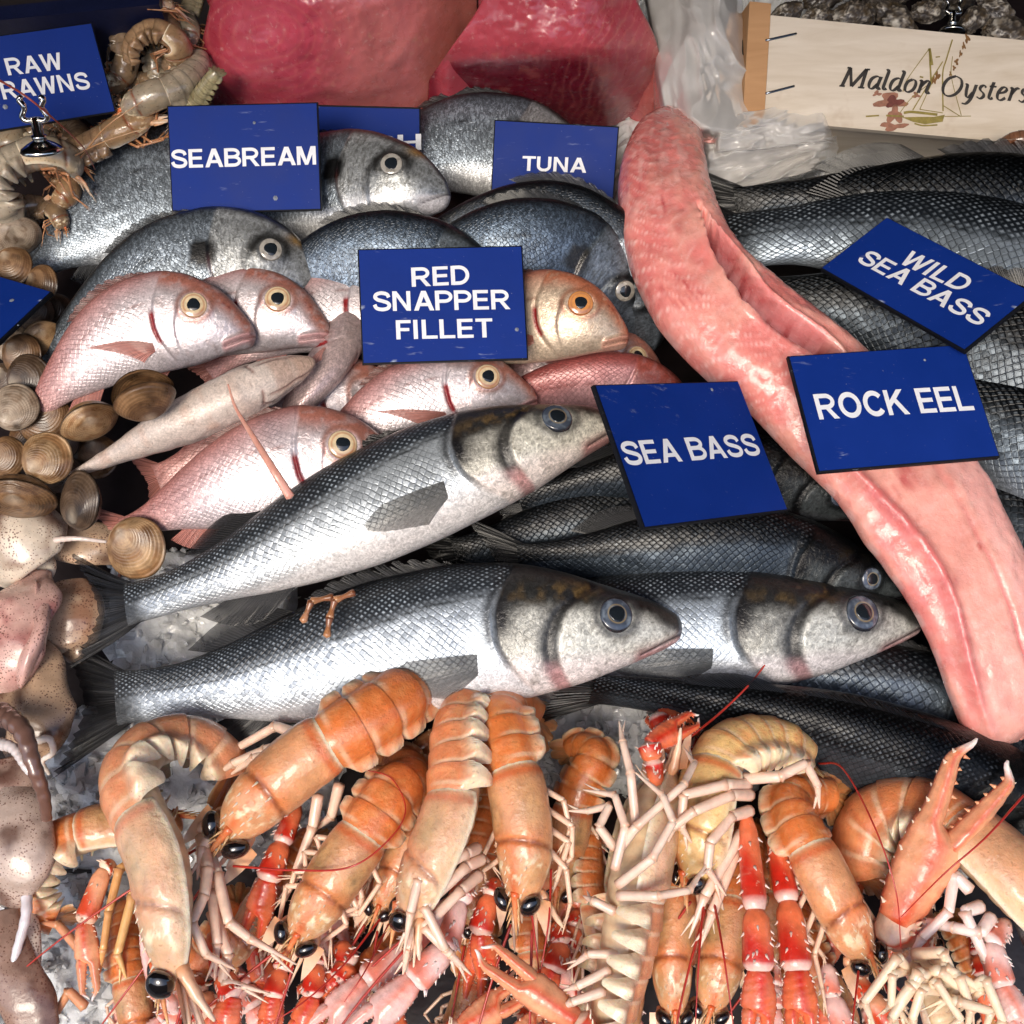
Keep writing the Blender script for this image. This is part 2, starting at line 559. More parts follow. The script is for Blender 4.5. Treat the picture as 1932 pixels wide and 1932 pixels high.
def head_masks(kind, pr, x, y):
    ex, ey, er = pr['eye']
    xo, xp = pr['xo'], pr['xp']
    H = {'bass': .115, 'white': .115, 'bream': .19, 'snapper': .17}[kind]
    yo = y / H
    co = xo - .020 * ss(.2, 1.0, yo) - .055 * np.clip(-yo, 0, 1) ** 2 * 1.4 - .02 * np.clip(yo - .1, 0, 1) ** 2
    cp = xp - .075 * np.clip((yo + .25), -1, 1) ** 2 - .02 * ss(.2, .7, yo)
    hm = 1 - ss(-.006, .006, x - co)
    pm = 1 - ss(-.005, .005, x - cp)
    return co, cp, hm, pm


def paint_bass(x, y, tone, sd):
    pr = PROFILES['bass']
    n1 = n2(x, y, 16, sd); n3 = n2(x, y, 70, sd + 3)
    yl = np.interp(x, [0, .3, .42, .6, .8, 1.05], [.050, .066, .062, .036, .012, .002])
    d = y - yl + .006 * n1
    dorsal = ss(-.016, .018, d)
    back = ss(.022, .075, d)
    belly = ss(-.030, -.080, y + .008 * n1)
    col = mix(np.tile(lin(178, 188, 198), (len(x), 1)), lin(22, 28, 36), dorsal * .96)
    col = mix(col, lin(10, 12, 15), back * .97)
    col = mix(col, lin(216, 215, 217), belly * .95)
    silver = .55 * (1 - .6 * belly) * (1 - .75 * dorsal)
    co, cp, hm, pm = head_masks('bass', pr, x, y)
    fade = ss(-.004, .07, x - co + .03 * n1)
    scal = fade * (1 - .80 * belly)
    dots = (1 - hm) * dorsal * (1 - .75 * back) * min(1.0, float(np.mean(tone)) ** .8)
    lat = np.exp(-((y - yl) / .0022) ** 2) * (1 - hm)
    col = mix(col, lin(32, 36, 38), lat * .8)
    # head
    top = ss(.018, .050, y + .010 * n1 + .014 * n3 + .62 * np.clip(.105 - x, 0, .1))
    hc = mix(np.tile(lin(204, 204, 196), (len(x), 1)), lin(18, 18, 18), top * .97)
    hc = mix(hc, lin(96, 96, 88), .55 * ss(-.05, .4, n2(x, y, 300, sd + 6, 2)) * (1 - top))
    hc = mix(hc, lin(230, 222, 220), ss(-.030, -.065, y + .25 * np.clip(.12 - x, 0, .12)))
    hc = mix(hc, lin(88, 82, 66), .5 * ss(.1, .5, n3) * (1 - top))
    band = (1 - pm) * ss(.012, -.012, x - cp - .030)
    hc = mix(hc, lin(24, 24, 27), band * .92 * ss(-.085, -.05, y))
    hc = mix(hc, lin(176, 122, 124), band * .8 * ss(-.045, -.075, y))
    opm = (1 - pm) * ss(.024, .032, x - cp)
    hc = mix(hc, lin(40, 40, 42), opm * (.50 + .9 * n1) * ss(-.07, .0, y))
    blot = np.exp(-(((x - co + .008) / .020) ** 2 + ((y - .022) / .034) ** 2))
    hc = mix(hc, lin(14, 14, 18), np.clip(blot * 1.3, 0, 1))
    edge = np.exp(-((x - co) / .006) ** 2)
    hc = mix(hc, lin(22, 20, 22), edge * .9 * ss(-.09, -.04, y))
    hc = mix(hc, lin(150, 118, 62), .30 * np.exp(-(((x - .20) / .09) ** 2 + ((y - .062) / .016) ** 2)) * ss(-.1, .3, n3))  # golden lamp glints on the bronze head top, painted into the skin
    snout = ss(.075, .02, x) * ss(-.012, .006, y)
    hc = mix(hc, lin(60, 58, 54), snout * .8)
    md = segd(x, y, pr['mouth'])
    lip = np.exp(-(segd(x, y, [(.0, -.026), (.04, -.040), (.085, -.052)]) / .014) ** 2) * ss(.12, .095, x)
    hc = mix(hc, lin(188, 128, 130), lip * .8)
    hc = mix(hc, lin(40, 32, 34), np.exp(-(md / .0025) ** 2) * .9)
    ex, ey, er = pr['eye']
    de = np.hypot(x - ex, y - ey)
    hc = mix(hc, lin(40, 42, 46), np.exp(-((de - er * 1.1) / .010) ** 2) * .75)
    nost = np.exp(-(np.hypot((x - .072), (y - .030)) / .0045) ** 2) + np.exp(-(np.hypot((x - .084), (y - .033)) / .004) ** 2)
    hc = mix(hc, lin(12, 12, 12), np.clip(nost, 0, 1))
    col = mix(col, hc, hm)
    silver = silver * (1 - hm) + hm * .20 * (1 - .85 * top) * (1 - snout)
    tb = ss(.935, .995, x + .022 * n3 + .018 * np.abs(y) / .045)
    col = mix(col, lin(24, 26, 29), tb * .9)
    silver = silver * (1 - .8 * tb); scal = scal * (1 - .5 * tb)
    # collar just behind the gill
    col = mix(col, lin(26, 26, 30), np.exp(-((x - co - .010) / .009) ** 2) * ss(-.05, .0, y) * .8)
    col = col * np.asarray(tone)[None, :]
    disp = .0095 * hm + .0055 * pm - .0075 * np.exp(-(md / .004) ** 2) - .0035 * np.exp(-((x - cp - .015) / .008) ** 2) * hm
    disp += .003 * np.exp(-((de - er * 1.05) / .010) ** 2) + .003 * n2(x, y, 9, sd + 9)
    return col, silver, scal, dots, disp


def paint_bream(x, y, tone, sd):
    pr = PROFILES['bream']
    n1 = n2(x, y, 14, sd); n3 = n2(x, y, 60, sd + 3)
    top = np.interp(x, pr['x'], pr['top'])
    d = top - y
    dorsal = ss(.10, .02, d + .012 * n1)
    back = ss(.035, .006, d + .01 * n1)
    belly = ss(-.05, -.14, y)
    col = mix(np.tile(lin(136, 147, 158), (len(x), 1)), lin(58, 64, 70), dorsal * .85)
    col = mix(col, lin(24, 25, 28), back * .95)
    col = mix(col, lin(206, 206, 206), belly * .9)
    lines = np.sin(y * 330 + 6 * n1)
    col = mix(col, lin(60, 64, 68), .22 * ss(.2, .9, lines) * (1 - belly))
    silver = .55 * (1 - .5 * dorsal) * (1 - .4 * belly)
    co, cp, hm, pm = head_masks('bream', pr, x, y)
    scal = ss(-.07, .02, x - co + .03 * n1) * (1 - .5 * belly)
    hc = mix(np.tile(lin(176, 180, 182), (len(x), 1)), lin(46, 46, 46), ss(.045, .010, d + .012 * n1))
    hc = mix(hc, lin(96, 96, 92), .7 * ss(.0, .35, n2(x, y, 220, sd + 4, 3)) * ss(-.10, -.04, y))
    hc = mix(hc, lin(60, 60, 62), .6 * np.exp(-((x - cp - .01) / .012) ** 2))
    hc = mix(hc, lin(214, 214, 216), ss(-.04, -.09, y))
    ex, ey, er = pr['eye']
    de = np.hypot(x - ex, y - ey)
    gold = np.exp(-(((x - .10) / .030) ** 2 + ((y - .100) / .020) ** 2))
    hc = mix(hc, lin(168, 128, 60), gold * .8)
    hc = mix(hc, lin(36, 34, 32), np.exp(-((de - er * 1.15) / .020) ** 2) * .92 * ss(-.06, .02, y - ey + .02))
    jaw = ss(.11, .09, x) * ss(-.045, -.06, y + .1 * x)
    hc = mix(hc, lin(206, 202, 206), jaw * .8)
    md = segd(x, y, pr['mouth'])
    hc = mix(hc, lin(60, 52, 54), np.exp(-(md / .003) ** 2) * .85)
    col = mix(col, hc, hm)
    silver = silver * (1 - hm) + hm * .5 * (1 - ss(.06, .02, d)) * (1 - jaw)
    # black shoulder patch at the upper gill corner
    blot = ss(.35, .75, np.exp(-(((x - co - .012) / .052) ** 2 + ((y - .060) / .072) ** 2)) + .30 * n2(x, y, 30, sd + 5))
    col = mix(col, lin(12, 13, 16), blot)
    silver = silver * (1 - .85 * blot); scal = scal * (1 - .7 * blot)
    lat = np.exp(-((y - np.interp(x, [.35, .5, .75, 1], [.085, .09, .05, .0])) / .003) ** 2) * (1 - hm)
    col = mix(col, lin(36, 38, 40), lat * .8)
    col = mix(col, lin(92, 48, 40), .5 * np.exp(-((x - co) / .006) ** 2) * ss(-.1, .0, y) * ss(.06, .03, y))
    col = col * np.asarray(tone)[None, :]
    disp = .006 * hm + .0035 * pm - .006 * np.exp(-(md / .0045) ** 2) + .004 * np.exp(-((de - er) / .012) ** 2) + .003 * n2(x, y, 8, sd)
    return col, silver, scal, 0 * x, disp


def paint_snapper(x, y, tone, sd):
    pr = PROFILES['snapper']
    n1 = n2(x, y, 12, sd); n3 = n2(x, y, 60, sd + 3)
    top = np.interp(x, pr['x'], pr['top'])
    d = top - y
    dorsal = ss(.16, .03, d + .03 * n1 + .05 * ss(.6, .2, x))
    back = ss(.05, .0, d + .012 * n1)
    belly = ss(-.04, -.12, y)
    col = mix(np.tile(lin(234, 224, 228), (len(x), 1)), lin(208, 150, 146), dorsal * .85)
    col = mix(col, lin(174, 108, 100), back * .85)
    col = mix(col, lin(226, 214, 216), belly * .8)
    col = mix(col, lin(196, 130, 122), .6 * ss(.55, .95, x))
    silver = .36 * (1 - .75 * dorsal)
    co, cp, hm, pm = head_masks('snapper', pr, x, y)
    scal = .75 * ss(-.004, .08, x - co + .03 * n1)
    hc = mix(np.tile(lin(236, 226, 230), (len(x), 1)), lin(186, 120, 104), ss(.11, .03, d + .02 * n1))
    hc = mix(hc, lin(206, 186, 186), .5 * ss(.0, .4, n3))
    ex, ey, er = pr['eye']
    de = np.hypot(x - ex, y - ey)
    hc = mix(hc, lin(190, 120, 96), np.exp(-((de - er * 1.12) / .010) ** 2) * .7)
    md = segd(x, y, pr['mouth'])
    lips = np.exp(-((md - .010) / .011) ** 2) * ss(.125, .105, x)
    hc = mix(hc, lin(212, 160, 160), lips * .9)
    hc = mix(hc, lin(110, 60, 56), np.exp(-(md / .0028) ** 2) * .8)
    nost = np.exp(-(np.hypot(x - .098, y - .046) / .005) ** 2) + np.exp(-(np.hypot(x - .116, y - .056) / .005) ** 2)
    hc = mix(hc, lin(120, 40, 40), np.clip(nost, 0, 1) * .8)
    col = mix(col, hc, hm)
    silver = silver * (1 - hm) + hm * .48 * (1 - ss(.09, .03, d)) * (1 - lips)
    crease = np.exp(-((x - cp) / .005) ** 2) * ss(-.11, -.04, y) * ss(.06, .02, y)
    col = mix(col, lin(150, 110, 112), crease * .5)
    # blood along the gill slit
    slit = np.exp(-((x - co - .004 + .010 * n1) / .0085) ** 2) * ss(-.085, -.05, y) * ss(.055, .03, y)
    col = mix(col, lin(150, 22, 30), np.clip(slit * 2.0, 0, 1))
    silver = silver * (1 - np.clip(slit * 1.5, 0, 1))
    lat = np.exp(-((y - np.interp(x, [.36, .5, .75, 1], [.075, .085, .05, .0])) / .0025) ** 2) * (1 - hm)
    col = mix(col, lin(150, 96, 88), lat * .6)
    col = col * np.asarray(tone)[None, :]
    disp = .006 * hm + .004 * pm + 0.013 * np.exp(-((md - .012) / .009) ** 2) * ss(.125, .095, x) - .012 * np.exp(-(md / .005) ** 2)
    disp += .006 * np.exp(-((de - er) / .013) ** 2) - .004 * np.exp(-((x - co - .004) / .006) ** 2) + .003 * n2(x, y, 8, sd)
    return col, silver, scal, 0 * x, disp


def paint_white(x, y, tone, sd):
    n1 = n2(x, y, 14, sd); n3 = n2(x, y, 50, sd + 3)
    col = mix(np.tile(lin(232, 222, 216), (len(x), 1)), lin(214, 186, 172), ss(.0, .4, n1) * .7)
    col = mix(col, lin(120, 116, 118), ss(.02, .07, y) * .9)
    col = mix(col, lin(226, 190, 168), ss(.16, .02, x) * .7)
    jaw = [(.02, -.01), (.10, -.045), (.20, -.07)]
    cr = np.exp(-(segd(x, y, jaw) / .004) ** 2) + np.exp(-(segd(x, y, [(.19, .0), (.235, -.05), (.22, -.09)]) / .005) ** 2) + .6 * np.exp(-(segd(x, y, [(.10, .0), (.17, -.03), (.25, -.035)]) / .004) ** 2)
    col = mix(col, lin(168, 132, 126), np.clip(cr, 0, 1) * .8)
    col = mix(col, lin(176, 70, 66), np.exp(-(segd(x, y, [(.0, .0), (.05, .02)]) / .008) ** 2) * .7)
    col = mix(col, lin(120, 100, 96), ss(.42, .46, n2(x, y, 160, sd + 2, 2)) * .5)
    return col * np.asarray(tone)[None, :], 0 * x + .05, .25 * ss(.2, .35, x), 0 * x, -.006 * np.clip(cr, 0, 1) + .006 * n1


PAINT = {'white': (paint_white, M_PINK), 'bass': (paint_bass, M_BASS), 'bream': (paint_bream, M_BREAM), 'snapper': (paint_snapper, M_PINK)}


class Fish:
    """pts run from the nose to the end of the tail fin. roll tips the back of the fish up towards the viewer."""
    def __init__(self, name, label, cat, kind, pts, depth=1.0, thick=1.0, roll=22, tone=(1, 1, 1), sd=1.0, res=(220, 84), group=None,
                 sc=None, paint=None, wild=False, flip=1, tail=True, eye='auto', eyec=None, pect=True, dorsal=True, anal=True, finc=None, twist=0.0):
        self.kind, self.pr = kind, PROFILES[kind]
        self.cur = Curve(PP(pts) if len(pts[0]) == 3 else pts)
        self.L = self.cur.L / 1.17
        self.depth, self.thick, self.roll, self.flip, self.twist = depth, thick, R(roll), flip, R(twist)
        self.tone, self.sd = tone, sd
        root = self.root = empty(name, P_mid(self.cur), label, cat, group)
        nU, nV = res
        x = np.concatenate([[0, .001, .004, .009], np.linspace(.016, 1.0, nU - 4) ** 1.12 * 1.0])
        x[-1] = 1.0
        th = np.linspace(0, 2 * np.pi, nV, endpoint=False)
        X, TH = np.meshgrid(x, th, indexing='ij')
        X, TH = X.ravel(), TH.ravel()
        top, bot, thk = self.prof(X)
        r, c = (top - bot) / 2, (top + bot) / 2
        y = c + r * np.sign(np.cos(TH)) * np.abs(np.cos(TH)) ** .92
        z = thk * np.sign(np.sin(TH)) * np.abs(np.sin(TH)) ** .88
        self.paint = paint or kind
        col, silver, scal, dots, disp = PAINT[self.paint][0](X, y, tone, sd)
        disp = disp * ss(0, .02, X) * np.abs(np.sin(TH)) ** .5
        v = self.map(X, y, z + np.sign(z) * disp)
        if wild:
            dots = np.maximum(dots, .30 * scal * min(1.0, float(np.mean(tone)) * 1.6))
        scl = sc or self.pr['sc']
        g = (np.pi / 2 - TH) * (.75 * r + .25 * np.max(r)) * depth
        uv = np.stack([X * self.L / scl, g * self.L / scl], 1)
        fm = np.stack([np.clip(silver, 0, .9), np.clip(scal, 0, 1), np.clip(dots, 0, 1)], 1)
        self.body = under(mesh('body', v, gfaces(len(x), nV, True), M_WILD if wild else M_DARK if float(np.mean(tone)) < .22 else PAINT[self.paint][1], None, True, {'Col': col, 'Fm': fm}, uv), root)
        fc = np.array(finc if finc is not None else {'bass': lin(19, 20, 23), 'bream': lin(70, 72, 74), 'snapper': lin(196, 128, 116)}[kind])
        fa = {'bass': .985, 'bream': .85, 'snapper': .8}[kind]
        if tail:
            a = np.linspace(-1, 1, 41)
            roots = [(.975 - .02 * (1 - q * q), .044 * q) for q in a]
            ln = {'bass': (.125, .065), 'bream': (.115, .075), 'snapper': (.115, .075)}[kind]
            tips = [(1.0 + ln[0] - ln[1] * (1 - abs(q) ** 1.2) + .006 * math.sin(q * 50), (.135 if kind == 'bass' else .15) * math.copysign(abs(q) ** .85, q)) for q in a]
            self.fin('tail_fin', roots, tips, 0.0, fc, fa, wave=.006)
        if dorsal:
            xs = np.linspace(.34, .60, 28)
            tp = self.prof(xs)[0]
            hgt = .020 * np.sin(np.linspace(.35, np.pi * .93, 28)) * (1 + .22 * np.sign(np.sin(np.arange(28) * 2.1)))
            self.fin('dorsal_fin', list(zip(xs, tp - .012)), list(zip(xs + .035, tp + hgt)), .002, fc * .30, .97, wave=.001)
            if kind == 'bass':
                xs = np.linspace(.64, .80, 18)
                tp = self.prof(xs)[0]
                self.fin('dorsal_fin', list(zip(xs, tp - .01)), list(zip(xs + .06, tp + .030 * np.sin(np.linspace(.6, 3.0, 18)))), .002, fc * .35, .95, wave=.001)
        if anal:
            xs = np.linspace(.66, .78, 18)
            bt = self.prof(xs)[1]
            self.fin('anal_fin', list(zip(xs, bt + .012)), list(zip(xs + .075, bt - .042 * np.sin(np.linspace(.9, 2.9, 18)))), .004, fc, fa, wave=.003)
        if pect:
            if kind == 'bass':
                a = np.linspace(0, 1, 24)
                self.fin('pectoral_fin', [(.350 + .004 * q, -.028 - .034 * q) for q in a], [(.358 + .150 * math.cos((q - .38) * 1.9) ** 1.2, -.020 - .074 * q) for q in a], None, np.array(lin(92, 93, 93)) * np.asarray(tone) if finc is None else fc, .72, wave=.002, lift=.006)
            elif kind == 'snapper':
                a = np.linspace(0, 1, 16)
                self.fin('pectoral_fin', [(.372, -.065 - .03 * q) for q in a], [(.372 + .24 * (1 - .72 * q), -.07 + .10 * (1 - q) - .05 * q) for q in a], None, fc * 1.1, .85, wave=.001, lift=.012)
        ex, ey, er = self.pr['eye']
        self.skin = kind
        if eye == 'auto':
            self.eye(ex, ey, er, eyec)

    def prof(self, x):
        p = self.pr
        return (pchip(p['x'], p['top'], x) * 1.0, pchip(p['x'], p['bot'], x), pchip(p['x'], p['thk'], x))

    def map(self, x, y, z):
        x, y, z = (np.asarray(q, float) for q in (x, y, z))
        p, t, s, n = self.cur.at(x / 1.17)
        ro = self.roll + self.twist * (x - .4)
        cr, sr = np.cos(ro)[..., None], np.sin(ro)[..., None]
        H = (s * cr + n * sr) * self.flip
        N = n * cr - s * sr
        return p + (H * (y * self.depth)[..., None] + N * (z * self.thick)[..., None]) * self.L

    def surf(self, x, y, lift=0.0):
        x = np.asarray(x, float); y = np.asarray(y, float)
        top, bot, thk = self.prof(np.clip(x, 0.0, 1))
        r, c = (top - bot) / 2, (top + bot) / 2
        w = np.clip((y - c) / r, -.999, .999)
        z = thk * (1 - np.abs(w) ** 2) ** .46
        d = PAINT[self.paint][0](np.atleast_1d(x).ravel(), np.atleast_1d(y).ravel(), (1, 1, 1), self.sd)[4].reshape(np.shape(x))
        return self.map(x, y, z + d + lift)

    def fin(self, name, roots, tips, z, col, alpha, wave=.002, nr=9, lift=.01):
        ro, ti = np.array(roots, float), np.array(tips, float)
        n = len(ro)
        s = np.linspace(0, 1, nr)
        XY = ro[:, None, :] * (1 - s)[None, :, None] + ti[:, None, :] * s[None, :, None]
        x, y = XY[..., 0].ravel(), XY[..., 1].ravel()
        S = np.tile(s, n); A = np.repeat(np.arange(n), nr)
        rip = wave * S * np.sin(A * 2.6 + 1) + .35 * wave * np.sin(A * .5 + S * 3)
        if z is None:
            v = self.surf(x, y, 0) + 0
            up = nrm(self.map(x, y, np.full_like(x, .1)) - self.map(x, y, np.zeros_like(x)))
            v = v + up * ((.002 + lift * np.sin(S * np.pi * .8) + rip) * self.L)[:, None]
        else:
            v = self.map(x, y, z + rip)
        c = np.tile(col[None, :], (len(x), 1)) * (.75 + .5 * np.sin(A * 1.7)[:, None] ** 2) * np.asarray(self.tone)[None, :] ** .5
        al = np.repeat((alpha * (1 - .25 * S ** 3))[:, None], 3, 1)
        uv = np.stack([A * 1.0, S * 3], 1)
        return under(mesh(name, v, gfaces(n, nr), M_FIN, None, True, {'Col': c, 'Fm': al}, uv), self.root)

    def eye(self, ex, ey, er, cols=None):
        """a domed eye with iris rings and its own dark pupil"""
        kind = self.kind
        c0 = self.surf(np.array([ex]), np.array([ey]))[0]
        dx = self.surf(np.array([ex + er]), np.array([ey]))[0] - self.surf(np.array([ex - er]), np.array([ey]))[0]
        dy = self.surf(np.array([ex]), np.array([ey + er]))[0] - self.surf(np.array([ex]), np.array([ey - er]))[0]
        a = nrm(dx); n = nrm(np.cross(dy, dx)); n = n if n[2] > 0 else -n
        b = np.cross(n, a)
        rr = er * self.L
        q = np.linspace(0, 1, 26); ph = np.linspace(0, 2 * np.pi, 40, endpoint=False)
        Q, PH = np.meshgrid(q, ph, indexing='ij'); Q, PH = Q.ravel(), PH.ravel()
        hgt = (.26 * np.sqrt(np.clip(1 - (Q * .97) ** 2, 0, 1)) - .14 * ss(.9, 1.0, Q))
        v = c0 + rr * (Q[:, None] * (np.cos(PH)[:, None] * a + np.sin(PH)[:, None] * b) + hgt[:, None] * n)
        nz = n2(np.cos(PH) * Q, np.sin(PH) * Q, 3.0, self.sd)
        if kind == 'bass':
            col = mix(np.tile(lin(62, 70, 84), (len(Q), 1)), lin(128, 140, 152), ss(-.1, .4, nz) * .7)
            col = mix(col, lin(36, 38, 44), ss(.80, .97, Q))
            col = mix(col, lin(150, 130, 90), np.exp(-((Q - .52) / .035) ** 2) * .8)
            pup = .46
        elif kind == 'bream':
            col = mix(np.tile(lin(158, 154, 146), (len(Q), 1)), lin(104, 98, 90), ss(-.1, .4, nz) * .6)
            col = mix(col, lin(40, 36, 34), ss(.86, .98, Q))
            pup = .54
        else:
            base = lin(214, 194, 158) if cols is None else np.array(cols)
            col = mix(np.tile(base, (len(Q), 1)), base * .68, ss(-.1, .5, nz) * .7)
            col = mix(col, lin(176, 118, 84), np.exp(-((Q - .74) / .06) ** 2) * .75)
            col = mix(col, lin(150, 90, 50), .6 * ss(-.1, .9, np.sin(PH)) * ss(.45, .8, Q))
            col = mix(col, lin(150, 84, 64), ss(.88, 1.0, Q))
            pup = .47
        if cols is not None and kind != 'snapper':
            col = mix(col, np.array(cols), .6)
        e = under(mesh('eye', v, gfaces(26, 40, True), M_EYE, None, True, {'Col': col}), self.root)
        hp = np.interp(q * pup, q, hgt.reshape(26, 40)[:, 0]) + .02 + .03 * (1 - q ** 2)
        hp[-1] -= .03
        HP = np.repeat(hp, 40)
        wv = 1 + .05 * np.sin(PH * 3 + self.sd)
        vp = c0 + rr * ((Q * pup * wv)[:, None] * (np.cos(PH)[:, None] * a + np.sin(PH)[:, None] * b) + HP[:, None] * n)
        under(mesh('pupil', vp, gfaces(26, 40, True), M_PUPIL, None, True, {'Col': np.tile(lin(26, 32, 38), (len(Q), 1))}), e)


def P_mid(cur):
    return cur.p[len(cur.p) // 2]
# ------------------------------------------------------------------ setting: counter, roof, ice
bc = Buf()
bc.add(*box(-1.1, 1.1, -0.62, 1.25, -0.10, -0.02), col=lin(120, 124, 128))
counter = tag(bc.build('display_counter', col_material('counter_steel', 0.35, metal=0.8), None, False), kind='structure')
rb = Buf()
rb.add(*box(-1.7, 1.7, -0.20, 2.6, 1.05, 1.08), col=lin(52, 54, 58))  # unseen awning, drawn out over the viewer to cut sky reflections
rb.add(*box(-1.7, -1.66, 0.0, 2.6, -0.9, 1.05), col=lin(60, 58, 56))  # unseen side panels, added to dim light from the sides
rb.add(*box(1.66, 1.7, 0.0, 2.6, -0.9, 1.05), col=lin(60, 58, 56))
rb.add(*box(-2.2, 2.2, 2.2, 2.25, -0.9, 1.05), col=lin(70, 68, 66))
tag(rb.build('roof', col_material('roof_canvas', 0.8, coat=0.0), None, False), kind='structure')
wb = Buf().add(*box(-14, 14, -6.2, -6.0, -.95, 4.6), col=lin(92, 76, 64))  # unseen wall behind the viewer, added to darken low sky reflections
tag(wb.build('sky_blocking_wall', col_material('sky_blocking_brick', 0.8, coat=0.0, bscale=6), None, False), kind='structure')
gb = Buf()
gb.add([(-30, -30, -.95), (30, -30, -.95), (30, 30, -.95), (-30, 30, -.95)], [(0, 1, 2, 3)], lin(120, 118, 114))
tag(gb.build('pavement', col_material('paving', 0.8, coat=0.0, bscale=8), None, False), kind='structure')


lb = Buf().add(*box(-1.0, 1.0, -0.60, 1.0, -0.019, -0.012), col=lin(30, 24, 26))  # dark sheet standing in for the shade in gaps of the pile
tag(lb.build('gap_shade_sheet', col_material('gap_shade', 0.35, coat=0.2, bscale=30, bump=0.002), None, False), kind='structure')


def ice_material():
    k = NT('crushed_ice')
    nz = k.noise(70, 4, 0.6)
    c = k.mixc(nz, (0.66, 0.69, 0.72), (0.94, 0.95, 0.96))
    nb = k.bump(k.noise(210, 5, 0.65), 0.8, 0.0016)
    return k.set(col=c, rough=0.14, normal=nb, coat=0.6, coatr=0.06, sss=0.6, sssr=(1, 1, 1.1), ssss=0.008, trans=0.12, ior=1.31)


M_ICE = ice_material()
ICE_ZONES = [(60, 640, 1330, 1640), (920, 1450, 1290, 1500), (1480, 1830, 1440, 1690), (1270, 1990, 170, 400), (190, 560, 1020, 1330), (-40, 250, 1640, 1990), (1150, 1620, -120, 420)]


def to_view(x, y, z):
    d = np.stack([x, y, z], 1) - CAM
    w = d @ FWD
    return 966 + (d @ RGT) / w / KPX, 966 - (d @ UPV) / w / KPX


def ice_height(x, y):
    a = x * .8 + y * .6; b = -x * .6 + y * .8
    p = np.stack([a * 16, b * 16, 0 * x + 3.3], 1)
    q = np.stack([a * 62, b * 62, a * 31 + 8.3], 1)
    r = np.stack([x * 150, y * 150, b * 90 + 1.3], 1)
    h = .010 * fbm(p, 3) + .010 * (.45 - np.abs(noise3(q))) + .0045 * (.4 - np.abs(noise3(r))) - .002
    u, v = to_view(x, y, 0 * x)
    m = np.zeros(len(x))
    for u0, u1, v0, v1 in ICE_ZONES:
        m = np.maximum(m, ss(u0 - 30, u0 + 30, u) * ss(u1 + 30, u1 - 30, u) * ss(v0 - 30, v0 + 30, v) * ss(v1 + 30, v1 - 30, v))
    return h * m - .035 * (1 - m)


def build_ice():
    gx, gy = np.linspace(-.46, .46, 560), np.linspace(-.40, .62, 560)
    X, Y = np.meshgrid(gx, gy, indexing='ij')
    X, Y = X.ravel(), Y.ravel()
    b = Buf()
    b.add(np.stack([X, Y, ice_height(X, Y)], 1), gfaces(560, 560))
    rng = np.random.default_rng(5)
    base = np.array([(np.cos(a) * c, np.sin(a) * c, z) for z, c in ((-.7, .5), (0, 1), (.6, .6)) for a in np.arange(5) * 2 * np.pi / 5 + z])
    fc = [(0, 1, 2, 3, 4)[::-1]] + [(10, 11, 12, 13, 14)]
    for L in (0, 5):
        for j in range(5):
            k = (j + 1) % 5
            fc.append((L + j, L + k, L + 5 + k, L + 5 + j))
    for (u0, u1, v0, v1), n in zip(ICE_ZONES, (420, 260, 240, 700, 260, 260, 60)):
        for _ in range(n):
            p = P(rng.uniform(u0, u1), rng.uniform(v0, v1), 0.0)
            p[2] = ice_height(p[:1], p[1:2])[0] + rng.uniform(-.002, .003)
            s = rng.uniform(.0022, .0050) * (1.8 if rng.random() < .12 else 1)
            m = rng.normal(size=(3, 3)); m, _r = np.linalg.qr(m)
            sc = np.array([1, rng.uniform(.5, 1), rng.uniform(.25, .7)]) * s
            vv = (base + rng.normal(scale=.16, size=base.shape)) * sc
            b.add(vv @ m.T + p, fc)
    o = b.build('crushed_ice', M_ICE, None, True)
    me = o.data
    try:
        me.set_sharp_from_angle(angle=R(32))
    except Exception:
        pass
    tag(o, 'crushed ice bedding spread over the fish counter', 'ice', kind='stuff')


build_ice()
# ------------------------------------------------------------------ boards in the picture: solve where a rectangle stands
def pose(corners, aspect, zc):
    """corners TL, TR, BR, BL of a flat w x h board (aspect = w/h); returns centre, x axis, y axis, normal, w, h with its centre at height zc"""
    w, h = aspect, 1.0
    src = [(-w / 2, h / 2), (w / 2, h / 2), (w / 2, -h / 2), (-w / 2, -h / 2)]
    A = []
    for (X, Y), (u, v) in zip(src, corners):
        x, y = (u - 966) * KPX, (966 - v) * KPX
        A.append([X, Y, 1, 0, 0, 0, -x * X, -x * Y, -x])
        A.append([0, 0, 0, X, Y, 1, -y * X, -y * Y, -y])
    _, _, Vt = np.linalg.svd(np.array(A))
    Hm = Vt[-1].reshape(3, 3)
    if Hm[2, 2] < 0:
        Hm = -Hm
    k = (np.linalg.norm(Hm[:, 0]) + np.linalg.norm(Hm[:, 1])) / 2
    r1, r2, t = Hm[:, 0] / k, Hm[:, 1] / k, Hm[:, 2] / k
    r1 = r1 / np.linalg.norm(r1)
    r2 = r2 - r1 * (r1 @ r2); r2 /= np.linalg.norm(r2)
    toW = lambda q: RGT * q[0] + UPV * q[1] + FWD * q[2]
    X, Y, T = toW(r1), toW(r2), toW(t)
    s = (zc - CAM[2]) / T[2]
    return CAM + T * s, X, Y, np.cross(X, Y), w * s, h * s


def ray_plane(u, v, c, n):
    d = FWD + RGT * (u - 966) * KPX + UPV * (966 - v) * KPX
    return CAM + d * (((c - CAM) @ n) / (d @ n))


def _arc(cx, cy, rx, ry, a0, a1, n=20):
    a = np.radians(np.linspace(a0, a1, n))
    return [(cx + rx * math.cos(t), cy + ry * math.sin(t)) for t in a]


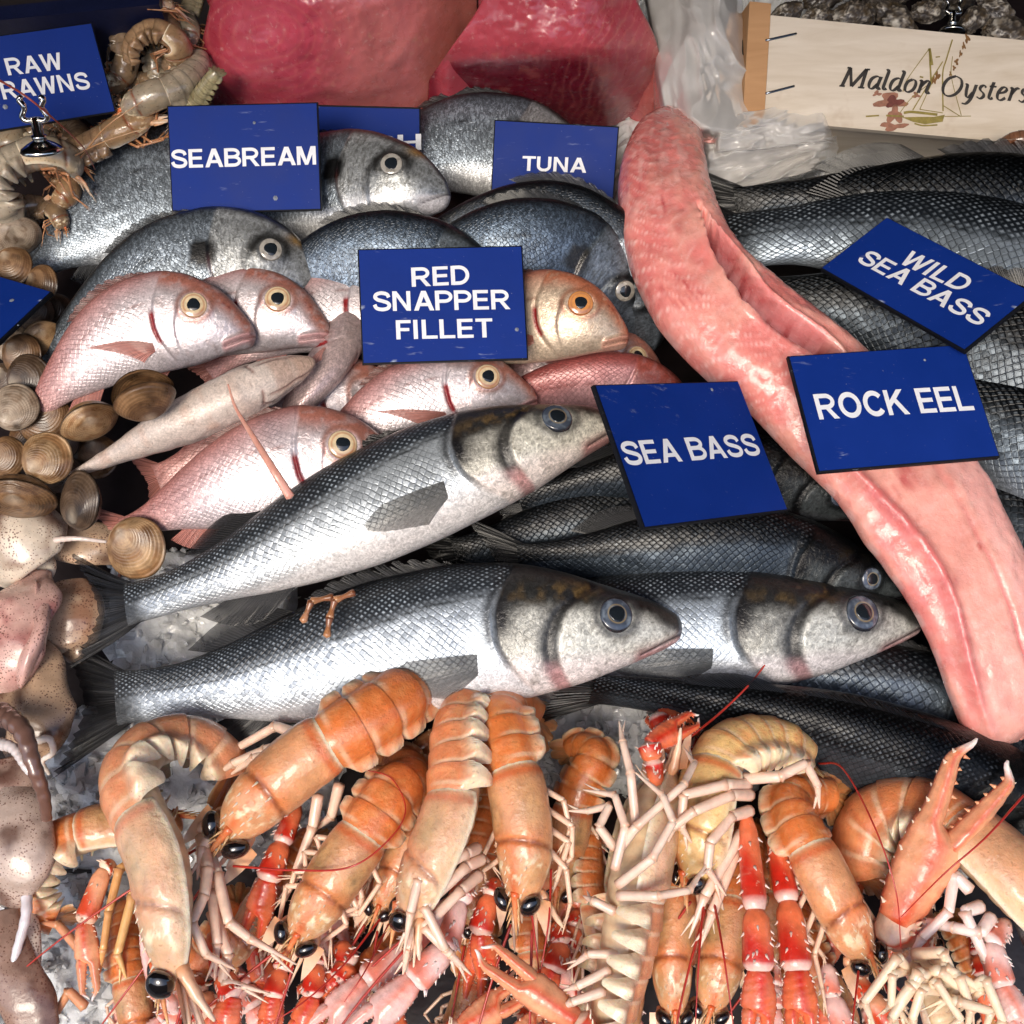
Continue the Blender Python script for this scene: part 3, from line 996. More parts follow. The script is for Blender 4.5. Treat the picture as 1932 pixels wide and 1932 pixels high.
def _glyphs():
    """heavy grotesque capitals, height 1: (advance, polygons, strokes as (points, width))"""
    r = lambda x0, y0, x1, y1: [(x0, y0), (x1, y0), (x1, y1), (x0, y1)]
    st, h = r(0, 0, .205, 1), .165
    bowl = lambda yt, yb, x, rx: ([(.1, yt)] + _arc(x, (yt + yb) / 2, rx, (yt - yb) / 2, 90, -90) + [(.1, yb)], .175)
    S = crom(np.array([(.80, .69, 0), (.71, .85, 0), (.46, .915, 0), (.22, .86, 0), (.13, .72, 0), (.24, .59, 0), (.5, .505, 0), (.74, .41, 0), (.81, .27, 0), (.71, .13, 0), (.45, .085, 0), (.19, .15, 0), (.09, .33, 0)]), 60)[:, :2].tolist()
    return {
        'A': (1.0, [[(0, 0), (.225, 0), (.615, 1), (.385, 1)], [(.775, 0), (1.0, 0), (.615, 1), (.385, 1)], [(.22, .22), (.78, .22), (.72, .385), (.28, .385)]], []),
        'B': (.93, [st], [bowl(.915, .53, .47, .30), bowl(.53, .085, .50, .335)]),
        'C': (.98, [], [(_arc(.50, .5, .40, .415, 38, 322, 40), .20)]),
        'D': (.97, [st], [([(.1, .915)] + _arc(.40, .5, .42, .415, 90, -90, 30) + [(.1, .085)], .185)]),
        'E': (.84, [st, r(0, 0, .78, h), r(0, .43, .72, .43 + h), r(0, 1 - h, .76, 1)], []),
        'F': (.78, [st, r(0, .42, .64, .42 + h), r(0, 1 - h, .72, 1)], []),
        'H': (.98, [st, r(.68, 0, .885, 1), r(.1, .43, .8, .43 + h)], []),
        'I': (.34, [st], []),
        'K': (1.0, [st, [(.12, .24), (.12, .50), (.63, 1), (.90, 1)], [(.34, .56), (.50, .68), (.98, 0), (.73, 0)]], []),
        'L': (.80, [st, r(0, 0, .75, h)], []),
        'M': (1.16, [r(0, 0, .195, 1), r(.855, 0, 1.05, 1), [(0, 1), (.28, 1), (.61, 0), (.44, 0)], [(1.05, 1), (.77, 1), (.44, 0), (.61, 0)]], []),
        'N': (.98, [r(0, 0, .195, 1), r(.69, 0, .885, 1), [(0, 1), (.21, 1), (.885, 0), (.675, 0)]], []),
        'O': (1.08, [], [(_arc(.51, .5, .41, .415, 0, 360, 48), .20)]),
        'P': (.88, [st], [bowl(.915, .46, .47, .31)]),
        'R': (.98, [st, [(.36, .46), (.58, .46), (.95, 0), (.70, 0)]], [bowl(.915, .47, .50, .30)]),
        'S': (.92, [], [(S, .185)]),
        'T': (.84, [r(.305, 0, .515, 1), r(0, 1 - h, .82, 1)], []),
        'U': (.97, [r(0, .4, .2, 1), r(.685, .4, .885, 1)], [([(.1, .45)] + _arc(.4425, .37, .342, .285, 180, 360, 26) + [(.785, .45)], .19)]),
        'W': (1.36, [[(.0, 1), (.21, 1), (.46, 0), (.26, 0)], [(.26, 0), (.46, 0), (.75, 1), (.565, 1)], [(.565, 1), (.75, 1), (1.05, 0), (.85, 0)], [(.85, 0), (1.05, 0), (1.31, 1), (1.10, 1)]], []),
        ' ': (.36, [], []),
    }


GLYPHS = _glyphs()


def text_mesh(s, bold=0.02):
    V, F, n, x = [], [], 0, 0.0
    for ch in s:
        adv, polys, strokes = GLYPHS[ch]
        for q in polys:
            V += [(a + x, b, 1e-4 * len(F)) for a, b in q]
            F.append(tuple(range(n, n + len(q)))); n += len(q)
        for pts, w in strokes:
            p = np.array(pts, float)
            d = nrm(np.gradient(p, axis=0))
            nn = np.stack([-d[:, 1], d[:, 0]], 1) * w * .5
            m = len(p)
            V += [(a + x, b, 1e-4 * len(F)) for a, b in np.vstack([p + nn, p - nn])]
            F += [(n + i, n + i + 1, n + m + i + 1, n + m + i) for i in range(m - 1)]; n += 2 * m
        x += adv + .06
    return np.array(V), F


def board_material():
    k = NT('sign_blue')
    tc = k.n('ShaderNodeTexCoord').outputs['Object']
    c = k.attr('Col')
    nz = k.noise(24, 4, 0.6, tc)
    c = k.mixc(k.rng(nz, 0.35, 0.75), c, k.vmath('SCALE', c, s=1.18))
    mp = k.n('ShaderNodeMapping'); mp.inputs['Rotation'].default_value = (0, 0, .5); mp.inputs['Scale'].default_value = (60, 420, 200); k.l(tc, mp.inputs[0])
    scr = k.noise(1.0, 3, 0.7, mp.outputs[0])
    patch = k.rng(k.noise(30, 3, 0.6, tc), 0.56, 0.72)
    m = k.math('MULTIPLY', k.math('MULTIPLY', k.rng(scr, 0.60, 0.68), patch), 0.45)
    c = k.mixc(m, c, (0.42, 0.48, 0.62))
    dust = k.math('MULTIPLY', k.rng(k.noise(700, 2, 0.5, tc), 0.74, 0.78), 0.25)
    c = k.mixc(dust, c, (0.5, 0.52, 0.56))
    nb = k.bump(k.noise(260, 3), 0.25, 0.0003)
    return k.set(col=c, rough=k.rng(nz, 0.3, 0.7, 0.48, 0.62), normal=nb, spec=0.14, coat=0.0)


M_SIGN = board_material()
M_LETTER = col_material('sign_letter', 0.5, coat=0.0, var=0.06, bump=0.0)
SIGN_BLUE, SIGN_EDGE = lin(12, 42, 118), lin(16, 18, 24)


def sign(label, corners, zc, lines, aspect=1.42, spots=(), bold=0.022, screws=()):
    """lines: (text, u0, v0, u1, v1) = left end and right end of the baseline and cap height in view pixels"""
    c, X, Y, N, w, h = pose(corners, aspect, zc)
    root = empty('fish_sign', c, label, 'sign', 'blue name signs')
    t = .0028
    b = Buf()
    e = .0008
    pts = lambda z, m: [c + X * (sx * (w / 2 - m)) + Y * (sy * (h / 2 - m)) + N * z for sx, sy in ((-1, 1), (1, 1), (1, -1), (-1, -1))]
    v = np.array(pts(-t, 0) + pts(-.0003, 0) + pts(0, e))
    f = [(3, 2, 1, 0)]
    for a in (0, 4):
        for j in range(4):
            k = (j + 1) % 4
            f.append((a + j, a + k, a + 4 + k, a + 4 + j))
    b.add(v, f, SIGN_EDGE)
    # the blue sheet on the black core, cut into a grid so that its rubbed rim can be paler
    g = 40
    gx, gy = np.linspace(-1, 1, g), np.linspace(-1, 1, g)
    A, B = np.meshgrid(gx, gy, indexing='ij'); A, B = A.ravel(), B.ravel()
    vv = c + X * (A * (w / 2 - e))[:, None] + Y * (B * (h / 2 - e))[:, None] + N * .0004
    rim = np.maximum(np.abs(A), np.abs(B)) > .985
    cc = np.where((rim & (n2(A, B, 14, w * 900) > .46))[:, None], lin(150, 160, 180), SIGN_BLUE)
    b.add(vv, gfaces(g, g), cc)
    under(b.build('board', M_SIGN, None, False), root)
    lb = Buf()
    for s, u0, v0, u1, v1, cap in lines:
        p0, p1 = ray_plane(u0, v0, c, N), ray_plane(u1, v1, c, N)
        um, vm = (u0 + u1) / 2, (v0 + v1) / 2
        q = ray_plane(um, vm - cap, c, N) - ray_plane(um, vm, c, N)
        tv, tf = text_mesh(s, bold)
        x = (tv[:, 0] - tv[:, 0].min()) / (np.ptp(tv[:, 0]))
        y = tv[:, 1]
        up = Y * (q @ Y)
        lb.add(p0 + x[:, None] * (p1 - p0) + y[:, None] * up + N * (.0009 + .004 * tv[:, 2:3]), tf, lin(222, 224, 230))
    if lb.n:
        under(lb.build('lettering', M_LETTER, None, False), root)
    if screws:
        for (u, v, r) in screws:
            sb = Buf()
            p = ray_plane(u, v, c, N)
            a = np.linspace(0, 2 * np.pi, 7)[:-1]
            rr = r * pxm(v, zc)
            sb.add(np.vstack([p + N * .0012, p + rr * (np.cos(a)[:, None] * X + np.sin(a)[:, None] * Y) + N * .0006]), [(0, 1 + i, 1 + (i + 1) % 6) for i in range(6)], lin(120, 126, 140))
            under(sb.build('dried_splash', M_LETTER, None, False), root)
    return root, c, X, Y, N


sign('sign reading RAW PRAWNS, its left edge out of view', [(-72, 86), (199, 48), (216, 203), (-52, 246)], .13,
     [('RAW', 16, 143, 121, 131, 33), ('PRAWNS', -22, 192, 172, 168, 34)], screws=[(10, 202, 5)])
sign('sign reading SEABREAM leaning among the bream', [(306, 204), (602, 197), (616, 392), (322, 399)], .135, [('SEABREAM', 324, 318, 597, 311, 35)], screws=[(480, 232, 3), (520, 374, 5)])
sign('sign half hidden behind the SEABREAM sign, one H showing', [(575, 200), (812, 206), (775, 372), (545, 366)], .072, [('FISH', 640, 290, 795, 282, 30)])
sign('sign reading TUNA, half hidden by dark bream', [(922, 236), (1187, 251), (1166, 400), (906, 384)], .088, [('TUNA', 985, 322, 1106, 326, 28)])
sign('sign reading RED SNAPPER FILLET', [(668, 473), (987, 466), (1003, 675), (682, 685)], .150,
     [('RED', 777, 542, 886, 537, 36), ('SNAPPER', 704, 588, 963, 584, 37), ('FILLET', 748, 641, 930, 637, 36)], screws=[(975, 622, 4)])
sign('tilted sign reading WILD SEA BASS', [(1653, 402), (1927, 543), (1844, 673), (1570, 516)], .138,
     [('WILD', 1693, 497, 1812, 553, 38), ('SEA BASS', 1614, 494, 1846, 618, 38)], aspect=1.95)
sign('sign reading ROCK EEL on the pink fillet', [(1476, 672), (1806, 650), (1897, 862), (1557, 891)], .152, [('ROCK EEL', 1545, 793, 1838, 775, 48)], aspect=1.5, screws=[(1744, 680, 3)])
sign('sign reading SEA BASS over a fish head', [(1116, 737), (1410, 728), (1489, 952), (1194, 988)], .165, [('SEA BASS', 1180, 880, 1435, 860, 44)], aspect=1.36, screws=[(1342, 736, 4)])
sign('blank sign corner poking in at the left edge over the clams', [(-90, 492), (85, 543), (-20, 668), (-200, 610)], .105, [], aspect=1.42, screws=[(23, 568, 5), (35, 615, 2)])
# ------------------------------------------------------------------ the fish, back to front
G_BREAM, G_PINK, G_BASS, G_WILD = 'gilthead bream heaped behind the snappers', 'pink snappers heaped in the middle', 'sea bass laid out at the front', 'large sea bass heaped on the right'


def bream(label, pts, **kw):
    return Fish('sea_bream', label, 'fish', 'bream', pts, group=G_BREAM, **kw)


def snapper(label, pts, **kw):
    return Fish('pink_snapper', label, 'fish', 'snapper', pts, group=G_PINK, **kw)


def bass(label, pts, group=G_BASS, **kw):
    return Fish('sea_bass', label, 'fish', 'bass', pts, group=group, **kw)


bream('silver bream standing behind the TUNA sign below the tuna pieces', [(1130, 345, .05), (1000, 300, .055), (870, 285, .055), (740, 315, .05), (640, 370, .04), (560, 420, .03)], depth=.92, roll=20, sd=2.1, tone=(1, 1, 1), tail=False)
bream('bream farthest left, its striped back against the prawns', [(590, 345, .040), (430, 352, .048), (260, 398, .048), (110, 470, .042), (20, 550, .035), (-40, 610, .02)], depth=1.04, roll=20, sd=4.2, tail=False)
bream('dark bream just below the TUNA sign', [(1255, 645, .070), (1150, 530, .086), (1030, 458, .090), (880, 446, .086), (760, 480, .075), (680, 535, .055)], depth=.9, roll=46, sd=6.3, tone=(.30, .34, .40), eye=None)
bream('bream with its white-lipped head right of the SEABREAM sign', [(850, 345, .112), (742, 350, .110), (595, 370, .094), (450, 412, .076), (330, 465, .060), (240, 515, .045)], depth=.84, roll=22, sd=8.4)
bream('dark bream behind the top edge of the RED SNAPPER sign', [(972, 612, .092), (840, 548, .102), (690, 520, .104), (550, 548, .094), (450, 605, .078), (390, 660, .055)], depth=.92, roll=36, sd=10.5, tone=(.40, .46, .54))
bream('dark bream above the gold-tinted snapper, eye facing the pink fillet', [(1222, 622, .072), (1110, 536, .094), (970, 494, .108), (830, 506, .100), (730, 560, .08), (670, 615, .06)], depth=.96, roll=32, sd=12.6, tone=(.40, .46, .54))
bream('front bream on the left with a blood-stained eye', [(612, 522, .100), (470, 506, .108), (320, 540, .104), (175, 610, .088), (75, 675, .070), (5, 725, .05)], depth=.88, roll=24, sd=14.7)

snapper('pink snapper mostly hidden behind the RED SNAPPER sign', [(810, 640, .088), (690, 590, .094), (570, 605, .092), (460, 660, .085), (390, 710, .075), (340, 750, .065)], depth=.98, roll=20, sd=1.3, eye=None, pect=False)
snapper('pink snapper behind the big-eyed one, mouth left of the RED SNAPPER sign', [(632, 617, .102), (520, 592, .106), (390, 606, .102), (260, 670, .092), (170, 730, .08), (110, 780, .07)], depth=.90, roll=22, sd=2.3)
snapper('snapper with golden lamp light tinted into its face, right of the RED SNAPPER sign', [(1190, 620, .118), (1085, 600, .124), (960, 615, .112), (830, 650, .09), (730, 690, .08), (680, 720, .07)], depth=.98, roll=24, sd=3.3, tone=(1.05, .92, .66), eyec=lin(206, 140, 80))  # warm lamp light on this fish is put into its tone
snapper('snapper head peeping out below the gold-tinted one, beside the fillet', [(1266, 722, .062), (1180, 690, .068), (1080, 690, .07), (970, 715, .066), (890, 750, .06), (840, 780, .05)], depth=.95, roll=20, sd=4.3)
snapper('dark red snapper showing only its back above the sea bass', [(1330, 775, .072), (1210, 752, .080), (1080, 745, .082), (950, 765, .078), (860, 800, .068), (800, 830, .06)], depth=.92, roll=52, sd=5.3, tone=(.82, .50, .50), eye=None, pect=False)
snapper('large snapper on the left staring with a wide round eye', [(484, 612, .118), (380, 606, .122), (250, 632, .118), (130, 715, .104), (50, 800, .088), (0, 860, .075)], depth=1.02, roll=24, sd=6.3, res=(260, 110))
snapper('pink snapper lying belly outwards between the pale belly-up fish and the sign', [(672, 575, .088), (640, 655, .094), (585, 735, .094), (520, 820, .086), (480, 880, .075), (450, 920, .065)], depth=.85, thick=1.15, roll=-50, sd=7.3, eye=None, tone=(1.0, .86, .82), finc=lin(206, 150, 140))
snapper('snapper in the middle just above the upper sea bass', [(1013, 735, .094), (900, 738, .102), (760, 772, .1), (640, 835, .09), (550, 900, .078), (500, 940, .068)], depth=.93, roll=24, sd=8.3, res=(260, 110))
# the pale fish on its back
Fish('white_fish', 'pale slender fish lying belly up between the snappers', 'fish', 'bass', [(594, 680, .120), (500, 722, .124), (390, 775, .118), (270, 832, .108), (160, 885, .095), (70, 920, .08)],
     paint='white', depth=.85, thick=1.22, roll=-70, tone=(1.04, .98, .93), sd=9.3, eye=None, pect=False, tail=False, anal=False, dorsal=False, sc=.003)
snapper('pink snapper almost buried between the belly-up fish and the middle snapper', [(800, 770, .066), (690, 770, .07), (560, 800, .07), (420, 850, .066), (300, 900, .06), (220, 930, .05)], depth=1.1, roll=24, sd=11.3, eye=None, pect=False)
snapper('snapper in front with a long pink fin across its flank', [(765, 865, .098), (650, 868, .106), (480, 908, .104), (320, 965, .092), (220, 1010, .08), (160, 1040, .07)], depth=1.06, roll=24, sd=10.3, res=(260, 110), pect=False)

# large bass on the right
bass('black-backed bass at the top right under the crate', [(2330, 600, .06), (2120, 470, .075), (1900, 418, .08), (1700, 396, .078), (1500, 388, .07), (1340, 408, .058), (1230, 430, .045)], group=G_WILD, wild=True, depth=.98, roll=38, sd=20.1, tone=(.07, .078, .088), sc=.0056, res=(240, 100))
bass('bass with big bright scales emerging from under the fillet', [(2330, 830, .07), (2080, 640, .082), (1850, 520, .085), (1640, 455, .08), (1460, 450, .074), (1320, 470, .062), (1210, 490, .05)], group=G_WILD, wild=True, depth=1.2, roll=16, sd=21.1, tone=(.52, .55, .58), sc=.0058, res=(240, 100))
bass('dark bass directly under the WILD SEA BASS sign', [(2330, 1060, .075), (2080, 850, .09), (1860, 700, .094), (1650, 605, .088), (1470, 585, .078), (1330, 615, .065), (1240, 645, .05)], group=G_WILD, wild=True, depth=1.3, roll=34, sd=22.1, tone=(.09, .10, .11), sc=.0056, res=(240, 100))
bass('dark bass on the right edge above the ROCK EEL sign corner', [(2330, 1240, .08), (2120, 1010, .092), (1930, 850, .096), (1760, 750, .09), (1600, 700, .075), (1500, 690, .06)], group=G_WILD, wild=True, depth=1.25, roll=30, sd=23.1, tone=(.16, .18, .20), sc=.0056, res=(220, 90))
bass('dark bass on the right edge beside the eel tail', [(2260, 1500, .07), (2090, 1220, .082), (1960, 1040, .085), (1840, 920, .08), (1730, 850, .065), (1660, 810, .05)], group=G_WILD, wild=True, depth=1.25, roll=30, sd=24.1, tone=(.09, .10, .11), sc=.0056, res=(220, 90))
bass('scaly bass at the right edge below the fillet end', [(2010, 1900, .05), (1965, 1700, .055), (1945, 1560, .055), (1930, 1440, .05), (1910, 1340, .04), (1890, 1270, .03)], group=G_WILD, wild=True, depth=.9, roll=20, sd=25.1, tone=(.22, .24, .26), sc=.0060, res=(200, 80))

# bass in the middle and front
bass('nearly black bass whose head looks out under the ROCK EEL sign', [(1650, 965, .062), (1520, 920, .07), (1340, 900, .072), (1130, 915, .066), (980, 955, .055), (880, 1000, .045)], depth=1.0, roll=40, sd=30.1, tone=(.06, .07, .08))
bass('dark bass below the SEA BASS sign', [(1712, 1108, .058), (1570, 1082, .066), (1390, 1052, .07), (1180, 1050, .066), (980, 1062, .055), (860, 1075, .045)], depth=1.06, roll=36, sd=31.1, tone=(.09, .105, .12))
bass('dark bass crushed under the others beside the fillet end', [(1990, 1420, .03), (1820, 1345, .038), (1620, 1295, .04), (1420, 1270, .036), (1280, 1265, .03), (1180, 1265, .025)], depth=1.0, roll=26, sd=32.1, tone=(.22, .25, .28), sc=.0056)
bass('black bass wedged in between the slanting bass and the front one', [(1560, 1010, .045), (1400, 985, .05), (1200, 985, .05), (1000, 1015, .046), (860, 1055, .04), (750, 1090, .03)], depth=1.15, roll=26, sd=37.1, tone=(.06, .07, .08), pect=False)
bass('right-hand bass of the front pair, silver head beside the fillet', [(1738, 1166, .056), (1560, 1180, .062), (1360, 1194, .058), (1100, 1216, .044), (850, 1248, .032), (600, 1280, .022), (420, 1300, .018)], depth=.86, roll=15, sd=33.1, tone=(.84, .86, .88), res=(300, 120), twist=-8)
bass('front bass with the whole silver flank showing, tail at the squid', [(1288, 1180, .078), (1140, 1186, .084), (950, 1196, .084), (700, 1240, .074), (440, 1292, .060), (230, 1318, .046), (50, 1330, .036)], depth=1.0, roll=15, sd=34.1, res=(380, 140))
bass('black back and tail of a bass pointing at the langoustines', [(2120, 1590, .05), (1900, 1500, .058), (1700, 1432, .060), (1480, 1368, .060), (1260, 1318, .066), (1100, 1300, .074), (940, 1296, .078)], depth=.78, roll=58, sd=35.1, tone=(.14, .15, .16), res=(260, 110), pect=False)
bass('white-bellied bass lying slantwise on top with its head under the sign', [(1168, 800, .116), (1060, 822, .122), (880, 882, .120), (660, 980, .110), (430, 1082, .094), (240, 1142, .074), (90, 1160, .060)], depth=.86, roll=10, sd=36.1, res=(380, 140), tone=(1.06, 1.03, .98))
# ------------------------------------------------------------------ the pink fillet and the tuna
def flesh_material(name, sr, grain=1.0):
    k = NT(name)
    c = k.attr('Col')
    nz = k.noise(45, 4, 0.6)
    c = k.mixc(1.0, c, k.mixc(k.rng(nz, 0.3, 0.7), (0.86, 0.80, 0.80), (1.12, 1.12, 1.12)), 'MULTIPLY')
    fine = k.noise(260, 4, 0.65)
    c = k.mixc(k.math('MULTIPLY', k.rng(fine, 0.60, 0.72), 0.35), c, (0.80, 0.55, 0.50))
    nb = k.bump(k.math('ADD', k.noise(130, 5, 0.65), k.math('MULTIPLY', fine, 0.4)), 0.55, 0.0009 * grain)
    return k.set(col=c, rough=k.rng(k.noise(70, 3), 0.3, 0.7, 0.16, 0.42), normal=nb, sss=0.28, sssr=sr, ssss=0.004, coat=0.35, coatr=0.15, coatn=nb, spec=0.5)


M_FILLET = flesh_material('fillet_flesh', (1, .35, .28))
M_TUNA = flesh_material('tuna_flesh', (1, .2, .15), 0.5)


def build_fillet():
    #      u,   v,   z,  half width left, half width right (px)
    rows = [(1290, 222, .060, 40), (1262, 262, .082, 66), (1252, 330, .100, 82), (1262, 410, .110, 94), (1292, 490, .114, 106), (1345, 570, .114, 116), (1420, 640, .112, 122),
            (1500, 700, .108, 124), (1590, 785, .104, 128), (1680, 870, .102, 132), (1748, 960, .100, 136), (1808, 1060, .096, 126), (1856, 1160, .090, 118),
            (1890, 1260, .082, 112), (1910, 1340, .072, 104), (1920, 1395, .058, 88)]
    cur = Curve(PP([(r[0], r[1], r[2]) for r in rows]), 300)
    hw = np.array([r[3] * pxm(r[1], r[2]) for r in rows])
    s = np.concatenate([[0], np.cumsum([np.linalg.norm(PP([rows[i + 1][:3]])[0] - PP([rows[i][:3]])[0]) for i in range(len(rows) - 1)])]); s /= s[-1]
    nu, nv = 300, 120
    t = np.concatenate([[0, .002, .006], np.linspace(.012, .988, nu - 6), [.994, .998, 1.0]])
    ph = np.linspace(0, 2 * np.pi, nv, endpoint=False)
    T, PH = np.meshgrid(t, ph, indexing='ij'); T, PH = T.ravel(), PH.ravel()
    W = np.interp(T, s, hw) * (ss(-.002, .03, T) ** .5) * (ss(1.002, .965, T) ** .5)
    p, tt, sv, n = cur.at(T)
    a = np.cos(PH)                       # -1 left edge .. 1 right edge seen along the fillet from its head end
    a = np.sign(a) * np.abs(a) ** .85
    up = np.sin(PH)
    flat = ss(.50, .60, T)               # the lower half lies open, flatter and wider
    hgt = np.where(up > 0, (.62 - .22 * flat), .45) * W
    z = np.sign(up) * np.abs(up) ** (.75 + .0 * T) * hgt
    topm = ss(.0, .25, up)
    # side sign: s = T x z; going down the picture s points to the left
    side = -a
    # slit of the belly: from t .28 to .56 right of the middle
    cl = .50 - .26 * ss(.28, .46, T)
    wid = .02 + .16 * ss(.27, .36, T) * ss(.62, .50, T)
    q = (a - cl + 0.03 * np.sin(T * 30)) / np.maximum(wid, .02)
    slit = np.exp(-q ** 4) * ss(.265, .30, T) * ss(.60, .54, T) * topm
    lipm = (np.exp(-((np.abs(q) - 1.25) / .35) ** 2)) * ss(.265, .30, T) * ss(.60, .54, T) * topm
    mid = np.exp(-((a - .30 + .10 * (T - .6)) / .022) ** 2) * flat * topm
    ridge = np.exp(-((a + .62 + .1 * np.sin(T * 22)) / .10) ** 2) * flat * topm * ss(1.0, .9, T)
    nz1 = fbm(np.stack([T * 26, a * 3.0, up], 1), 3); nz2 = fbm(np.stack([T * 90, a * 9, up * 2], 1), 3)
    z = z - slit * .026 + lipm * .0045 - mid * .0025 + ridge * .005 + (.0022 * nz1 + .0009 * nz2) * topm
    # muscle segments: shallow chevrons across the upper half
    che = T * 62 + 1.6 * fbm(np.stack([T * 9, a * 2, up + 3], 1), 3) + 2.2 * np.abs(a + .25) - .8 * np.sin(PH)
    seg = np.exp(-(((che % 1) - .5) / .075) ** 2)
    z = z + .0005 * seg * topm * (1 - flat)
    v = p + sv * (side * W * (1 + .035 * nz1))[:, None] + n * z[:, None]
    base = mix(np.tile(lin(224, 134, 128), (len(T), 1)), lin(232, 166, 152), ss(-.3, .4, nz1))
    base = mix(base, lin(190, 66, 78), ss(.3, -.7, a) * ss(.62, .05, T) * .65 * (.7 + .5 * nz1))
    base = mix(base, lin(244, 206, 198), seg * (.45 + .6 * ss(-.1, .5, nz2)) * (1 - flat) * ss(.3, -.6, a))
    base = mix(base, lin(228, 168, 154), .75 * flat * ss(-.7, -.35, a) * topm)
    base = mix(base, lin(232, 178, 172), .6 * flat * ss(.32, .5, a))
    base = mix(base, lin(206, 98, 100), ridge * .7)
    base = mix(base, lin(234, 196, 190), (1 - topm) * .5 * ss(.2, .6, np.sin(T * 130)))
    torn = ss(.10, .32, fbm(np.stack([T * 46, a * 7, up + 11], 1), 4)) * ss(.38, .18, T) * topm
    base = mix(base, lin(240, 206, 198), torn * .35)
    fib = fbm(np.stack([T * 230 + 3 * np.abs(a), a * 5, up], 1), 2)
    base = mix(base, lin(244, 204, 196), ss(.05, .4, fib) * .18 * topm)
    base = mix(base, lin(218, 172, 180), slit * .85)
    base = mix(base, lin(142, 24, 34), slit * ss(-.12, .18, nz2 + .5 * nz1) * .97)
    base = mix(base, lin(176, 36, 44), np.exp(-((q + .95) / .16) ** 2) * ss(.28, .32, T) * ss(.60, .54, T) * topm * .9)
    base = mix(base, lin(184, 52, 58), np.exp(-((q - .95) / .12) ** 2) * ss(.30, .36, T) * ss(.60, .54, T) * topm * .6)
    base = mix(base, lin(206, 96, 104), mid * .8)
    base = mix(base, lin(176, 48, 58), ss(.36, .6, fbm(np.stack([T * 16, a * 5, up + 7], 1), 4)) * topm * .75)
    spots = ss(.22, .45, nz2) * np.exp(-((a - .22) / .10) ** 2) * flat * topm
    base = mix(base, lin(170, 30, 38), spots * .8)
    root = empty('eel_fillet', P_mid(cur), 'long pink skinned eel fillet curving down the right side', 'fillet')
    under(mesh('flesh', v, gfaces(nu, nv, True), M_FILLET, None, True, {'Col': base}), root)
    # torn strands of membrane along the rim and at both ends
    rng = np.random.default_rng(3)
    b = Buf()
    for i in range(26):
        tc = rng.choice([rng.uniform(.03, .1), rng.uniform(.90, .97)])
        p0, t0, s0, n0 = cur.at(np.array([tc])); w = np.interp(tc, s, hw)
        sd = rng.uniform(-.75, .75)
        q0 = p0[0] + s0[0] * w * sd * .9 + n0[0] * w * (.60 - .2 * (tc > .55)) * math.sqrt(max(0, 1 - (sd * .9) ** 2)) * .93
        d = nrm(t0[0] * rng.normal() + s0[0] * rng.normal() * .6)
        L = rng.uniform(.006, .014)
        k = np.linspace(0, 1, 7)[:, None]
        pts = q0 + d * L * k + n0[0] * (.0016 * np.sin(k * 3) - .0006) + s0[0] * .002 * np.sin(k * 5 + i)
        b.add(*tube(pts, np.linspace(.0009, .0004, 7), 5, .5), col=lin(226, 190, 186))
    under(b.build('membrane', M_FILLET), root)
    # lump of torn flesh beyond the narrow end
    b = Buf()
    for (u, vv, z, r) in ((1330, 240, .065, 30), (1370, 250, .06, 24), (1310, 225, .058, 30), (1392, 236, .055, 15), (1345, 268, .055, 22)):
        c = P(u, vv, z); m = pxm(vv, z) * r
        ev, ef = ellipsoid(c, np.array([[1.2, .25, 0], [-.2, .8, 0], [0, 0, .7]]) * m, 24, 28)
        ev = ev + nrm(ev - c) * (m * .35 * fbm((ev) * 90, 3))[:, None]
        b.add(ev, ef, mix(np.tile(lin(222, 130, 122), (len(ev), 1)), lin(238, 200, 194), ss(-.2, .3, fbm(ev * 160, 3))))
    under(b.build('torn_flesh', M_FILLET), root)


build_fillet()


def chunk(label, outline, zf, colf, dome=.02, sd=0.0, rings=None):
    """a block of tuna: a cut face with the given outline, rounded shoulders and sides reaching down to the ice"""
    o = np.array(outline, float)
    q = crom(np.vstack([np.c_[o, 0 * o[:, 0]], [[o[0, 0], o[0, 1], 0]]]), 301)[:-1, :2]
    n = len(q)
    c = q.mean(0)
    prof = [(r, 0.0) for r in np.linspace(0.0, .94, 100)] + [(.965, -.0015), (.985, -.004), (1.0, -.009), (1.008, -.016)] + [(1.012 + .0 * k, -.016 - k * .013) for k in range(1, 11)]
    V, C = [], []
    for r, dz in prof:
        uv = c + (q - c) * r
        z = zf(uv[:, 0], uv[:, 1]) + dome * (1 - min(r, 1) ** 2.2)
        rr = np.full(n, r)
        nz = n2(uv[:, 0] / 966, uv[:, 1] / 966, 9, sd, 4)
        z = z + (.005 * nz + .0012 * n2(uv[:, 0] / 966, uv[:, 1] / 966, 30, sd + 2, 3)) * ss(1.0, .8, r)
        pts = np.array([P(a, b, zz) for (a, b), zz in zip(uv, z)])
        pts[:, 2] += dz
        if r >= 1.0:
            pts[:, :2] += .003 * n2(uv[:, 0] / 966, uv[:, 1] / 966 + dz * 40, 22, sd + 5, 3)[:, None]
        pts[:, 2] = np.maximum(pts[:, 2], -.004)
        V.append(pts); C.append(colf(uv[:, 0], uv[:, 1], rr, nz, dz))
    root = empty('tuna_loin', P(c[0], c[1], 0.0), label, 'fish meat', 'tuna pieces at the back')
    under(mesh('flesh', np.vstack(V), gfaces(len(prof), n, True), M_TUNA, None, True, {'Col': np.vstack(C)}), root)


